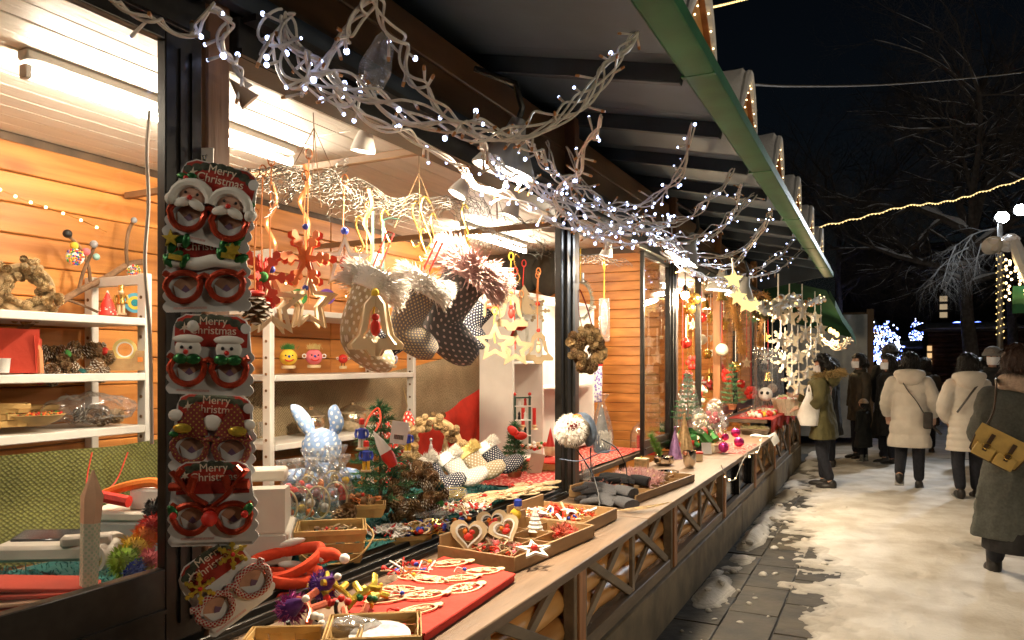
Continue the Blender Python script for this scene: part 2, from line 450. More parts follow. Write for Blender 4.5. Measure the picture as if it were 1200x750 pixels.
def snow_h(x, y):
    edge = -1.12 + (.62 if y < 5.2 else max(.18, .62 - (y - 5.2) * .17)) + .22 * fb(x, y, 1.3) + .16 * fb(x, y, 4, 3) + .07 * fb(x, y, 13, 6)
    t = (x - edge) / .6
    h = max(0, min(1, t)) ** .8 * .036 - .001 + .012 * fb(x, y, 9, 8) * max(0, 1 - t)
    if t < 0: h = -.012 + .022 * max(0, fb(x, y, 3.2, 9) - .22) * (1 if x > -1.05 else .6)
    ridge = math.exp(-((x + 1.02 + .05 * fb(x, y, 1.1)) / .09) ** 2) * (1 if y > 5.4 else max(0, (y - 4.6) / .8)) * max(0, .5 + fb(x, y, 2.2, 5))
    h += ridge * .085
    if t > 0:
        h += .007 * fb(x, y, 2.5, 2) + .007 * fb(x, y, 9, 4) + foot(x, y) * min(1, t)
        b = fb(x, y, .55, 20) - .42
        if b > 0: h -= min(.019, b * .1)
    return h
def grid(xs, ys, name):
    m = MB(); nx = len(xs)
    for y in ys:
        for x in xs: m.v.append((x, y, snow_h(x, y))); m.uv.append((x, y))
    for j in range(len(ys) - 1):
        for i in range(nx - 1):
            m.f.append((j * nx + i, j * nx + i + 1, (j + 1) * nx + i + 1, (j + 1) * nx + i)); m.m.append(0)
    return m
xs = [-1.13 + .025 * k for k in range(90)]; ys = []
y = 1.5
while y < 14: ys.append(y); y += .02 + y * .003
xs2 = xs[-1:] + [xs[-1] + .08 * k + .004 * k * k for k in range(1, 70)]
gm = grid(xs, ys, 's'); g2 = grid(xs2, ys, 's')
k = len(gm.v); gm.v += g2.v; gm.uv += g2.uv; gm.f += [tuple(i + k for i in f) for f in g2.f]; gm.m += g2.m
ys3 = [ys[-1] + 1.0 * k for k in range(0, 40)]; g3 = grid([-8 + .8 * k for k in range(60)], ys3, 's')
k = len(gm.v); gm.v += g3.v; gm.uv += g3.uv; gm.f += [tuple(i + k for i in f) for f in g3.f]; gm.m += g3.m
o = gm.build('snow', M_snow, smooth=60); o['kind'] = 'structure'
lump = MB(); lump.ball((0, 0, 0), (.05, .04, .022), 8, 5)
for p in range(len(lump.v)):
    q = V(lump.v[p]); lump.v[p] = tuple(q * (1 + .35 * noise.noise(q * 30)))
lm = lump.mesh('snow_lump', M_snow); 
clods = MB()
for i in range(70):
    y = R.uniform(2.6, 9); x = -1.05 + abs(R.gauss(0, .28)); s = R.uniform(.15, .9) * (1.2 if y > 5.5 else .7)
    c0 = (x, y, max(0.004, snow_h(x, y)))
    clods.ball(c0, (.05 * s, .04 * s, .028 * s), 7, 5, rz(R.uniform(0, 3)))
for p in range(len(clods.v)):
    q = V(clods.v[p]); clods.v[p] = tuple(q + noise.noise_vector(q * 25) * .008)
o = clods.build('snow_lumps', M_snow); tag(o, 'broken lumps of dirty snow scattered at the foot of the stall front', 'snow'); o['kind'] = 'stuff'

# ---------------------------------------------------------------- the long stall on the left
W0 = (-2.4, 4.0, 0)
stall = T('market_stall', 'long wooden market stall with green gutter, lattice front and lit orange pine interior', 'stall', W0, world=True)
def wpart(m, name, mats, par=None, **k): return m.build(name, mats, par if par is not None else stall, **k)
PY = (1.655, 4.58, 7.22, 9.4, 12.3)
YE = 12.6
m = MB(); m.box((-2.5, 5.6, .04), (2.7, 13.9, .08)); wpart(m, 'floor', M_dark)
# rear wall with its planks
m = MB(); m.box((-3.88, 5.6, 1.4), (.08, 14.2, 2.8)); bw = wpart(m, 'back_wall', M_dark)
segs = [(-1.4, 1.95), (1.95, 4.7), (4.7, 7.1), (7.2, 9.9), (9.9, 12.6)]
for a, b in segs:
    me = MB().box((0, 0, 0), (.026, b - a - .004, .146), bev=.006).mesh('plank', M_plank)
    for k in range(17):
        put('plank', me, bw, (-3.828 + R.uniform(-.002, .002), (a + b) / 2, .155 + k * .15))
m = MB(); m.box((-2.9, 7.16, 1.4), (1.95, .04, 2.6)); ew = wpart(m, 'end_wall', M_dark)
me = MB().box((0, 0, 0), (1.92, .02, .087), bev=.005).mesh('plank', M_plank)
for k in range(28): put('plank', me, ew, (-2.86, 7.132 + R.uniform(-.001, .001), .13 + k * .09))
m = MB(); m.box((-2.9, 12.62, 1.4), (2.0, .04, 2.7)); ew2 = wpart(m, 'end_wall', M_dark)
for k in range(28): put('plank', me, ew2, (-2.86, 12.59, .13 + k * .09))
m = MB(); m.box((-2.85, 5.6, 2.72), (2.1, 14.0, .05)); cl = wpart(m, 'ceiling', M_dark)
for a, b in [(-1.4, 3.0), (3.0, 7.1), (7.2, 12.6)]:
    me = MB().box((0, 0, 0), (.126, b - a - .004, .02), bev=.004).mesh('board', M_ceil)
    for k in range(16): put('board', me, cl, (-3.76 + k * .13, (a + b) / 2, 2.68 + R.uniform(-.0015, .0015)))
# posts and window framing
for i, y in enumerate(PY):
    m = MB(); m.box((-1.8, y, 1.93), (.09, .09, 2.36), bev=.006); wpart(m, 'post', M_post if i < 3 else M_red)
for y in PY[1:3]:
    m = MB(); m.box((-1.79, y - .07, 1.61), (.085, .045, 1.72), bev=.004); m.box((-1.785, y - .13, 1.61), (.06, .07, 1.72), bev=.004); m.box((-1.79, y - .2, 1.61), (.045, .06, 1.72), bev=.004); wpart(m, 'jamb', M_black)
for y in (10.6, 8.3): m = MB(); m.box((-1.79, y, 1.61), (.06, .05, 1.72), bev=.004); wpart(m, 'jamb', M_black)
m = MB()
for a, b in zip((-1.4,) + PY, PY + (YE,)):
    m.box((-1.8, (a + b) / 2, 2.53), (.12, b - a - .12, .12), bev=.004); m.box((-1.735, (a + b) / 2, 2.482), (.02, b - a - .12, .02))
    m.box((-1.7, (a + b) / 2, 2.577), (.05, b - a - .13, .02))
wpart(m, 'header', M_black)
for a, b in zip((-1.4,) + PY, PY + (YE,)):
    if b - a > .5:
        for k in range(3):
            m = MB(); m.box((-1.83, (a + b) / 2, 2.67 + k * .15), (.03, b - a - .1, .146), bev=.012); wpart(m, 'fascia_board', M_lograw)
m = MB()
for k in range(4): m.box((-1.735 - k * .036, 1.4, .755 + .012 * (k % 2)), (.012, 5.9, .03), bev=.002)
m.box((-1.8, 1.4, .748), (.16, 5.9, .016)); wpart(m, 'window_track', M_black)
# sliding window nearest the camera, and the fixed light beside the third post
def window(y0, y1, z0, z1, x, label, fr=.06, bot=.2):
    m = MB(); m.box((x, y0 + fr / 2, (z0 + z1) / 2), (.035, fr, z1 - z0), bev=.003); m.box((x, y1 - fr, (z0 + z1) / 2), (.035, fr * 2, z1 - z0), bev=.003)
    m.box((x + .02, y1 - fr * 1.2, (z0 + z1) / 2), (.012, .014, z1 - z0 - .1)); m.box((x + .02, y1 - fr * .6, (z0 + z1) / 2), (.012, .01, z1 - z0 - .1))
    m.box((x, (y0 + y1) / 2 - fr / 2, z0 + bot / 2), (.034, y1 - y0 - fr * 3, bot), bev=.003); m.box((x, (y0 + y1) / 2 - fr / 2, z1 - .02), (.034, y1 - y0 - fr * 3, .04), bev=.003)
    m.box((x + .02, (y0 + y1) / 2 - fr / 2, z0 + bot * .45), (.01, y1 - y0 - fr * 3, .012))
    f = wpart(m, 'window', M_black, label=label)
    p = MB(); p.box((x - .004, (y0 + y1) / 2 - fr / 2, (z0 + bot + z1 - .04) / 2), (.005, y1 - y0 - fr * 3, z1 - z0 - bot - .04)); wpart(p, 'pane', M_glass, f)
window(-1.35, 1.595, .78, 2.47, -1.775, 'black framed sliding window at the near end', .062, .21)
window(6.16, 7.08, .78, 2.47, -1.79, 'narrow fixed window with a thin stile', .028, .12)
window(9.5, 10.6, .9, 2.47, -1.8, 'tall glass light near the far end', .03, .1)
window(10.65, 12.2, .9, 2.47, -1.8, 'clear vinyl covered light at the far end', .03, .1)
# counter
for a, b in [(-1.4, 1.2), (1.2, 3.9), (3.9, 6.6), (6.6, 9.3)]:
    m = MB(); m.box((-1.405, (a + b) / 2, .72), (.61, b - a - .003, .04), bev=.004); wpart(m, 'counter_board', M_count)
m = MB(); m.box((-1.5, 10.95, .86), (.56, 3.2, .04), bev=.004); wpart(m, 'counter_board', M_dark)
# front: plinth, rails, posts, lattice over round logs
for a, b in [(-1.4, 2.9), (2.9, 7.1), (7.1, 12.6)]:
    m = MB(); m.box((-1.165, (a + b) / 2, .145), (.05, b - a - .004, .29), bev=.006); wpart(m, 'plinth_board', M_conc)
FP = [-.24, 1.41, 3.06, 4.68, 6.33, 7.97, 9.5, 11.1, 12.55]
for i, y in enumerate(FP):
    m = MB(); m.box((-1.175, y, .50), (.06, .075, .4), bev=.004); fp = wpart(m, 'front_post', M_red)
    for s in (-1, 1):
        m = MB(); m.box((-1.18, y + s * .058, .495), (.05, .035, .39), bev=.003); wpart(m, 'trim', M_grey, fp)
for i, (a, b) in enumerate(zip(FP[:-1], FP[1:])):
    y0, y1 = a + .08, b - .08; yc = (y0 + y1) / 2; z0, z1 = .36, .69
    m = MB(); m.box((-1.18, yc, .325), (.045, y1 - y0, .07), bev=.004); pn = wpart(m, 'lattice_panel', M_grey)
    if i == 4:
        for q in (y0 + .02, yc, y1 - .02):
            mm = MB(); mm.box((-1.19, q, .52), (.04, .05, .33), bev=.003); wpart(mm, 'stile', M_black, pn)
        mm = MB(); mm.box((-1.215, yc, .52), (.012, y1 - y0, .34)); wpart(mm, 'dark_glass', mat('dark_glass', (.01, .01, .012), .12, .1, 10, 0), pn)
        continue
    for k in range(3):
        z = .36 + .06 + k * .118
        mm = MB(); pts = [(-1.262 + .006 * math.sin(q * 9 + k), y0 - .05 + (y1 - y0 + .1) * q / 8, z) for q in range(9)]
        mm.tube(pts, [.064 + .004 * math.sin(q * 2.1 + k * 2) for q in range(9)], 12); lg = wpart(mm, 'log', M_log, pn)
    def strip(p, q, w=.042, x=-1.178):
        mm = MB(); mm.bar((x, p[0], p[1]), (x, q[0], q[1]), .02, w, up=(1, 0, 0), bev=.002) if False else mm.bar((x, p[0], p[1]), (x, q[0], q[1]), w, .02, up=(1, 0, 0), bev=.002)
        wpart(mm, 'lattice_strip', M_grey, pn)
    strip((yc, z0), (yc, z1)); 
    for (p, q) in ((y0, yc), (yc, y1)):
        strip((p + .02, z1), (q - .02, z0)); strip((p + .02, z0), (q - .02, z1), x=-1.199)
# roof
sl_ = .22; xa, za = -.84, 2.9
def rz_(x): return za + (xa - x) * sl_
for a, b in [(-1.4 + .98 * k, -1.4 + .98 * (k + 1)) for k in range(14)] + [(12.32, 12.6)]:
    m = MB(); b = min(b, YE)
    if b - a < .05: continue
    vs = [(x, y, rz_(x) + dz) for dz in (0.06, .1) for x in (-.82, -3.9) for y in (a + .002, b - .002)]
    m.add(vs, [(0, 1, 3, 2), (4, 6, 7, 5), (0, 4, 5, 1), (2, 3, 7, 6), (0, 2, 6, 4), (1, 5, 7, 3)]); wpart(m, 'roof_panel', M_roof)
for k in range(14):
    y = 3.17 - .98 * 4 + k * .98 - .5
    if y > YE: break
    m = MB(); m.bar((-.86, y, rz_(-.86) + .015), (-2.9, y, rz_(-2.9) + .015), .05, .09, bev=.004); wpart(m, 'rafter', M_raft)
m = MB(); m.box((-1.74, 5.6, 2.64), (.05, 13.9, .07), bev=.004); m.box((-2.1, 5.6, rz_(-2.1) - .02), (.06, 14, .06)); wpart(m, 'purlin', M_raft)
m = MB()
prof = [(-.83, 2.87), (-.81, 2.85), (-.69, 2.85), (-.68, 2.857), (-.68, 2.92), (-.69, 2.92), (-.692, 2.865), (-.81, 2.865), (-.83, 2.97), (-.836, 2.97)]
k = len(prof); vs = [(x, y, z) for y in (-1.4, YE) for x, z in prof]
m.add(vs, [(i, (i + 1) % k, k + (i + 1) % k, k + i) for i in range(k)] + [tuple(reversed(range(k))), tuple(range(k, 2 * k))]); gu = wpart(m, 'gutter', M_green)
for k in range(7):
    m = MB(); m.box((-.755, -.4 + 1.95 * k, 2.853), (.152, .03, .012), bev=.003); wpart(m, 'gutter_joint', M_green, gu)
m = MB()
m.sheet(lambda u, v: (-.84 - 3.2 * u, -1.4 + 14 * v, rz_(-.84 - 3.2 * u) + .2 + .05 * noise.noise(V((u * 6, v * 20, 0))) - .1 * (1 - min(1, u * 14))), 20, 60); wpart(m, 'roof_snow', M_snowc)
m = MB()                                                    # dark gable board closing the far end of the roof
m.add([(x, y, z) for y in (YE + .02, YE + .05) for x, z in ((-.84, 2.86), (-.84, 3.02), (-3.9, 3.7), (-3.9, 2.7), (-1.75, 2.7))], [(0, 1, 2, 3, 4), (9, 8, 7, 6, 5)] + [(i, 5 + i, 5 + (i + 1) % 5, (i + 1) % 5) for i in range(5)]); wpart(m, 'gable_board', M_raft)
# little snow-capped gables standing along the eave
def dormer(y, last):
    g = T('roof_gable', '', 'gable', (-.76, y, 2.97), group='snow-capped gables along the eave', sc=.72)
    m = MB(); m.add([V((x, yy, z)) for x, zb in ((.04, -.02), (-.36, .11)) for yy, z in ((-.3, zb), (.3, zb), (0, .3))], [(0, 1, 2), (5, 4, 3), (0, 3, 4, 1), (1, 4, 5, 2), (2, 5, 3, 0)]); m.build('gable_face', M_log, g)
    for s in (-1, 1):
        m = MB(); m.bar((.05, s * .36, -.06), (.05, s * .004, .325), .03, .05, up=(1, 0, 0)); m.build('bargeboard', M_red, g)
    m = MB()
    def sn(u, v):
        a = -1 + 2 * u; th = .07 * (1 - abs(a) ** 4) * (1 if 0 < v < 1 else .1)
        return (.08 - .4 * v, a * .38, .345 - abs(a) ** 1.15 * (.385 - .16 * v) + th + .015 * noise.noise(V((u * 5, v * 4, y))))
    m.sheet(sn, 18, 8); m.sheet(lambda u, v: (.085 - v * .38, (-1 + 2 * u) * .37, .33 - abs(-1 + 2 * u) ** 1.1 * (.39 - .18 * v)), 18, 3)
    m.tube([(.075, a * .375, .355 - abs(a) ** 1.15 * .385) for a in [-1 + k / 8 for k in range(17)]], [.018 + .022 * (1 - abs(-1 + k / 8) ** 2) for k in range(17)], 8)
    m.build('snow_cap', M_snowc, g)
    m = MB()
    for s in (-1, 1):
        for k in range(4): m.ball((.09, s * (.04 + .075 * k), .25 - .08 * k), .006, 6, 4)
    m.build('bulb', M_ledw, g, kind='stuff')
    return g
names = ['near end', 'second', 'third', 'fourth', 'fifth', 'far end']
for i, y in enumerate((3.35, 4.62, 6.05, 7.45, 8.9, 10.4)):
    dormer(y, 0)['label'] = ['snowy little roof gable nearest the camera, cut by the picture top', 'tall snow-capped gable with the dark cable tied to its tip', 'second full snow-capped gable along the green eave',
        'third full snow-capped gable along the green eave', 'small snow-capped gable just before the last along the eave', 'last and smallest snow-capped gable at the far eave'][i]

# ---------------------------------------------------------------- lamps of the stall
def fluo(y0, y1, x, label):
    t = T('fluorescent_lamp', label, 'ceiling light', (x, (y0 + y1) / 2, 2.67), group='fluorescent tubes under the ceiling')
    L = y1 - y0
    MB().box((0, 0, -.02), (.06, L, .04), bev=.008).build('housing', M_white, t)
    m = MB(); m.tube([(.0, -L / 2 + .03, -.085), (0, L / 2 - .03, -.085)], .016, 10); m.build('tube', M_fluo, t)
    for s in (-1, 1): MB().box((0, s * (L / 2 - .015), -.08), (.04, .025, .05), bev=.004).build('socket', M_white, t)
fluo(-.5, .7, -2.76, 'unseen fluorescent tube added for light at the near end of the ceiling, outside the picture')  # extra tube out of view, added to brighten the interior
fluo(1.7, 3.1, -2.76, 'long fluorescent tube on the ceiling seen on both sides of the first post')
fluo(5.3, 6.5, -3.0, 'fluorescent tube hidden behind the second post')
fluo(7.9, 9.1, -2.7, 'fluorescent tube over the far ornament display')
fluo(10.2, 11.4, -2.7, 'fluorescent tube in the far end of the stall')

def spot(p, aim, label, power=26, on=True):
    t = T('spot_lamp', label, 'spotlight', p, group='white clip spotlights under the ceiling')
    d = (V(aim) - V(p)).normalized(); q = d.to_track_quat('Z', 'Y').to_matrix()
    m = MB(); m.lathe([(.016, -.06), (.022, -.055), (.024, -.02), (.034, .0), (.05, .05), (.054, .07), (.05, .071), (.03, .02)], 18, rot=q); m.build('shade', M_white, t)
    m = MB(); m.tube([(0, 0, .07), (0, 0, .02), -d * .04], .01, 8); m.ball((0, 0, .07), (.025, .025, .02), 8, 6); m.build('bracket', M_white, t)
    m = MB(); m.lathe([(.03, .045), (.046, .058), (.03, .066), (.0001, .07)], 14, rot=q); m.build('bulb', M_lampface if on else M_white, t)
    if on: lamp('spot_beam', 'SPOT', V(p) + d * .08, power, (1, .82, .58), .04, aim, 95)
spot((-1.98, 2.664, 2.517), (-2.3, 2.7, .8), 'white clip spotlight nearest the camera, above the wire mesh', 70)
spot((-1.98, 3.511, 2.489), (-2.7, 2.9, .8), 'white clip spotlight left of the hanging boots cord', 9)
spot((-1.98, 4.119, 2.489), (-2.6, 3.9, .8), 'lit white spotlight tilted toward the camera under the cable net', 6)
spot((-1.98, 4.679, 2.492), (-2.4, 5.2, .9), 'glaring white spotlight right beside the second post', 14)
spot((-2.0, 5.928, 2.481), (-2.5, 5.9, .9), 'small white spotlight in the bay past the second post', 40)
spot((-2.0, 9.455, 2.384), (-1.9, 9.2, .8), 'white spotlight among the far hanging ornaments', 30)

def cone_lamp(p, label, r=.13, power=30, tilt=(0, .25, 0)):
    t = T('cone_lamp', label, 'outdoor lamp', p, tilt, group='grey cone lamps under the eave')
    m = MB(); m.lathe([(.03, .2), (.035, .19), (.05, .13), (r, -.02), (r, -.03), (r - .006, -.03), (.045, .12), (.02, .18)], 28); m.build('shade', mat('grey_enamel', (.3, .3, .29), .4, .06, 10, 0), t)
    m = MB(); m.lathe([(.02, .1), (.05, .03), (r - .015, -.012), (r - .02, -.018), (.0001, -.02)], 20); m.build('bulb', M_lampface, t)
    m = MB(); m.tube([(0, 0, .2), (0, 0, .25), (-.06, 0, .34), (-.25, 0, .36)], .014, 8); m.build('arm', M_black, t)
    a = lamp('lamp_light', 'AREA', (0, 0, -.045), power, (1, .8, .55), r * 1.7, None, parent=t); a.matrix_parent_inverse = Matrix()
cone_lamp((-1.45, 2.933, 2.393), 'large grey cone lamp hanging under the cable net near the picture top', .14, 120, (0, .3, .3))
cone_lamp((-1.45, 6.148, 2.406), 'glowing cone lamp tilted over the third post', .15, 42, (0, .5, .3))
cone_lamp((-1.5, 8.037, 2.321), 'smaller cone lamp beyond the third post', .16, 42, (0, .1, 0))
cone_lamp((-1.3, 8.011, 2.224), 'farthest cone lamp just past its neighbour', .15, 42, (0, .3, 0))

# unseen lamps added out in the square, beyond the frame, to light the lane
def added_street_lamp(p, h, power, label, aimz=0):
    t = T('added_street_lamp', label, 'street lamp', p)
    m = MB(); m.tube([(0, 0, 0), (0, 0, h)], [.06, .04], 10); m.build('pole', M_black, t)
    m = MB(); m.lathe([(.06, .12), (.16, 0), (.17, -.02), (.1, .06)], 20, (0, 0, h)); m.build('shade', M_black, t)
    m = MB(); m.ball((0, 0, h - .03), .07, 12, 8); m.build('bulb', M_lampface, t)
    lamp('added_street_light', 'POINT', (p[0], p[1], h - .18), power, (1, .83, .6), .12)
added_street_lamp((5.2, .3, 0), 4.2, 470, 'assumed tall street lamp, unseen, added to light the snowy lane from the open side')  # assumed source out of view, added to light the near ground and coats

added_street_lamp((7.5, 9.5, 0), 4.6, 230, 'second tall street lamp, unseen, added to brighten the far part of the lane')  # added beyond the frame to lighten the dark far ground

# ================================================================ inside the stall: shelves, cloths, hanging things
def c(*a): return a
M_bur = weave('beige_burlap', (.42, .33, .2), (.2, .15, .08), 62)
M_olive = weave('olive_woven_cloth', (.115, .115, .028), (.04, .04, .008), 58)
M_redc = mat('red_cloth', (.52, .035, .02), .85, .12, 9, .15)
M_redprint = dots('red_printed_cloth', (.5, .04, .03), (.75, .5, .4), 26, .22, .8, .9)
M_teal = mat('teal_fur', (.012, .1, .095), .9, .35, 7, 0)
M_wood = mat('light_plywood', (.62, .46, .27), .55, .1, 6, .06, stretch=(1, 5, 5))
M_wood2 = mat('laser_cut_veneer', (.7, .54, .33), .5, .1, 8, .05)
M_bask = mat('chip_basket_wood', (.52, .33, .12), .5, .18, 9, .1)
M_tray = mat('tray_wood', (.33, .2, .09), .5, .15, 4, .1, stretch=(5, 1, 5))
M_redr = mat('red_ribbon', (.6, .03, .02), .5, .08, 20, .05)
M_orr = mat('copper_ribbon', (.62, .22, .07), .35, .12, 20, .05, metal=.3)
M_ferro = mat('red_orange_lacquer', (.62, .07, .03), .4, .1, 20, .03)
M_gold = mat('gold_wire', (.75, .5, .14), .25, .1, 20, 0, metal=.9)
M_cone = mat('pine_cone_brown', (.16, .085, .035), .65, .4, 30, .2)
M_conel = mat('pine_cone_pale', (.4, .27, .13), .6, .4, 30, .2)
M_bark = mat('twig_bark', (.19, .11, .06), .8, .35, 14, .4)
M_furw = mat('white_fur', (.92, .88, .82), .95, .06, 12, 0)
M_furp = mat('pale_pink_fur', (.66, .44, .41), .95, .06, 12, 0)
M_fury = mat('cream_yellow_fur', (.66, .53, .22), .95, .1, 12, 0)
M_need = mat('fir_needles', (.05, .15, .06), .7, .5, 14, 0)
M_mirr = mat('mercury_glass', (.72, .6, .42), .16, .2, 40, .2, metal=.9)
M_cello = film('cellophane', (1, 1, 1), .1, .12, .08, 26)
M_poly = film('clear_plastic_bag', (1, 1, 1), .08, .15, .1, 14)
M_plast = mat('cream_plastic', (.68, .63, .55), .4, .04, 8, .02)
M_bk = mat('black_plastic', (.015, .015, .016), .4, .2, 20, .03)
M_grn = mat('bright_green_felt', (.06, .25, .06), .9, .12, 20, .1)
M_yel = mat('yellow_felt', (.75, .5, .05), .9, .1, 20, .1)
M_blu = mat('blue_bead', (.03, .06, .4), .3, .1, 20, 0)
M_pink = mat('pink_felt', (.7, .17, .2), .9, .1, 20, .1)
M_org = mat('orange_felt', (.75, .2, .03), .9, .1, 20, .1)
M_wht = mat('white_felt', (.8, .78, .74), .9, .04, 20, .1)
M_gyf = mat('grey_felt', (.3, .3, .31), .9, .15, 20, .2)
RAINBOW = [M_redr, M_org, M_yel, M_grn, M_blu, M_pink, M_wht, M_gold, M_bk]

# ---- white shelving
def shelf_unit(label, x0, x1, y0, y1, boards, h, left_end=True):
    t = T('shelf_unit', label, 'shelf', ((x0 + x1) / 2, (y0 + y1) / 2, .08), world=True)
    for y in (y0, y1):
        for x in (x0 + .03, x1 - .035):
            m = MB(); m.box((x, y, h / 2 + .04), (.062, .04, h - .08), bev=.004); up = m.build('upright', M_white, t)
            hm = MB()
            for k in range(int((h - .3) / .1)): hm.lathe([(.009, 0), (.009, .0035)], 8, (x, y - .0205, .28 + k * .1), rx(rad(90)))
            hm.build('peg_hole', M_cone, up, kind='stuff')
        for z in (h - .03, .55):
            m = MB(); m.box(((x0 + x1) / 2, y, z), (x1 - x0 - .13, .03, .05), bev=.003); m.build('cross_bar', M_white, t)
    for z in boards:
        m = MB(); m.box(((x0 + x1) / 2 + .005, (y0 + y1) / 2, z - .02), (x1 - x0 - .01, y1 - y0 - .044, .038), bev=.004); m.build('shelf_board', M_white, t)
    return t
shelf_unit('white pegboard shelf unit behind the sliding window', -3.8, -3.33, .55, 2.69, (1.775, 1.5, 1.24, .95), 2.0)
shelf_unit('white pegboard shelf unit holding the round felt faces', -3.8, -3.33, 3.56, 5.13, (1.89, 1.475, 1.05), 2.24)
t = T('bookcase', 'tall white open bookcase in the corner against the plank end wall', 'bookcase', (-2.5, 5.85, .08), world=True)
for nm, cc, sz in (('side_panel', (-2.5, 4.92, 1.06), (.27, .03, 1.96)), ('side_panel', (-2.5, 6.6, 1.06), (.27, .03, 1.96)), ('top_board', (-2.5, 5.76, 2.055), (.29, 1.74, .03)),
                   ('back_panel', (-2.63, 5.76, 1.06), (.015, 1.64, 1.96)), ('shelf_board', (-2.5, 5.2, 1.55), (.25, .5, .02)), ('divider', (-2.5, 5.47, 1.4), (.25, .02, 1.27)),
                   ('shelf_board', (-2.5, 6.03, 1.35), (.25, 1.08, .02)), ('shelf_board', (-2.5, 5.76, .83), (.25, 1.62, .02))):
    MB().box(cc, sz, bev=.004).build(nm, M_white, t)
lampb = T('cabinet_lamp', 'small bright lamp lighting the inside of the white bookcase', 'lamp', (-2.45, 5.754, 1.758))
m = MB(); m.lathe([(.03, .02), (.032, 0), (.03, -.01)], 12); m.build('lamp_body', M_white, lampb); m = MB(); m.ball((0, 0, -.015), .022, 10, 6); m.build('bulb', M_warm, lampb)
lamp('cabinet_light', 'POINT', (-2.36, 5.542, 1.731), 9, (1, .8, .55), .05)
lamp('cabinet_light', 'POINT', (-2.38, 5.9, 1.9), 9, (1, .85, .65), .05)

# ---- display table with its cloths
t = T('display_table', 'low display table covered in teal fur behind the counter track', 'table', (-2.4, 2.9, .08), world=True)
MB().box((-2.4, 2.9, .76), (1.04, 7.4, .04), bev=.004).build('table_top', M_dark, t)
for y in (-.5, 3, 6.3):
    MB().box((-2.0, y, .41), (.05, .05, .66)).build('leg', M_dark, t); MB().box((-2.85, y, .41), (.05, .05, .66)).build('leg', M_dark, t)
def fur_sheet(name, label, x0, x1, y0, y1, z, n, L):
    t = T(name, label, 'cloth', ((x0 + x1) / 2, (y0 + y1) / 2, z), world=True)
    f = lambda u, v: (x0 + (x1 - x0) * u, y0 + (y1 - y0) * v, z + .008 * noise.noise(V((u * 3, v * 5, 1))))
    m = MB(); m.sheet(f, 12, 24); m.build('backing', M_teal, t)
    m = MB(); m.hair([(f(R.random(), R.random()), (R.uniform(-1, 1) * .5, R.uniform(-1, 1) * .5 - .2, .55)) for _ in range(n)], L, .0028, .6, .35); m.build('pile', M_teal, t, kind='stuff')
fur_sheet('fur_cloth', 'shaggy teal fur cloth behind the sliding window', -2.86, -1.89, .3, 1.75, .792, 5200, .05)
fur_sheet('fur_cloth', 'teal fur cloth under the baskets and plush boots', -2.86, -1.87, 1.77, 4.2, .792, 3600, .035)
m = MB(); m.sheet(lambda u, v: (-2.8 + .9 * u, 4.22 + 2.4 * v, .795 + .012 * noise.noise(V((u * 4, v * 7, 3)))), 14, 24, .9, 2.4)
tag(m.build('table_cloth', M_redprint), 'red printed table cloth behind the second post', 'cloth')
def curtain(name, label, m_, y0, y1, zt0, zt1, zb, x, sag=.06, wave=.03, seed=0, nu=60):
    m = MB(); L = y1 - y0
    def f(u, v):
        top = zt0 + (zt1 - zt0) * u - sag * math.sin(math.pi * u)
        return (x + wave * math.sin(u * 17 + seed + v * 1.2) * (.3 + v) + .05 * noise.noise(V((u * 4, v * 2, seed))), y0 + L * u, top + (zb - top) * v + .01 * noise.noise(V((u * 6, v, seed))))
    m.sheet(f, nu, 14, L, 1.0); return tag(m.build(name, m_), label, 'cloth')
curtain('woven_cloth', 'olive green woven cloth hung below the shelves behind the window', M_olive, .4, 2.85, 1.26, 1.17, .72, -3.18, .03, .03, 1)
curtain('woven_cloth', 'beige burlap cloth sagging behind the second white shelf unit', M_bur, 3.3, 7.0, 1.42, 1.70, .9, -3.74, .1, .025, 4)
curtain('red_cloth', 'plain red cloth hung below the burlap beside the bookcase', M_redc, 5.5, 7.0, 1.0, 1.42, .62, -3.6, .06, .03, 2)
for i, (p, w, h, lb) in enumerate((((-4.062, 7.02, 1.99), .5, .75, 'black jacket hanging in the dark corner above the burlap'), ((-3.27, 7.0, 2.468), .5, .42, 'dark bag hanging above the white bookcase'), ((-2.981, 7.0, 2.453), .36, .46, 'dark olive coat hanging beside the second post'))):
    m = MB(); m.ball((0, 0, -h * .05), (w * .5, .09, h * .5), 16, 10)
    for k in range(len(m.v)):
        q = V(m.v[k]); m.v[k] = (q.x * (1 + .25 * (q.z / h)) + .03 * noise.noise(q * 7), q.y - .03 * math.sin(q.x * 28), q.z)
    if i == 0:
        for s in (-1, 1): m.tube([(s * w * .38, 0, h * .3), (s * w * .55, 0, -.02), (s * w * .5, -.02, -h * .42)], [.07, .075, .06], 8)
    m.tube([(0, 0, h * .44), (0, .02, h * .52), (0, .06, h * .54)], .008, 6)
    tag(m.build(('jacket', 'bag', 'coat')[i], mat('dark_coat_cloth', (.03, .026, .018), .9, .2, 9, .3), loc=p), lb, ('jacket', 'bag', 'coat')[i])

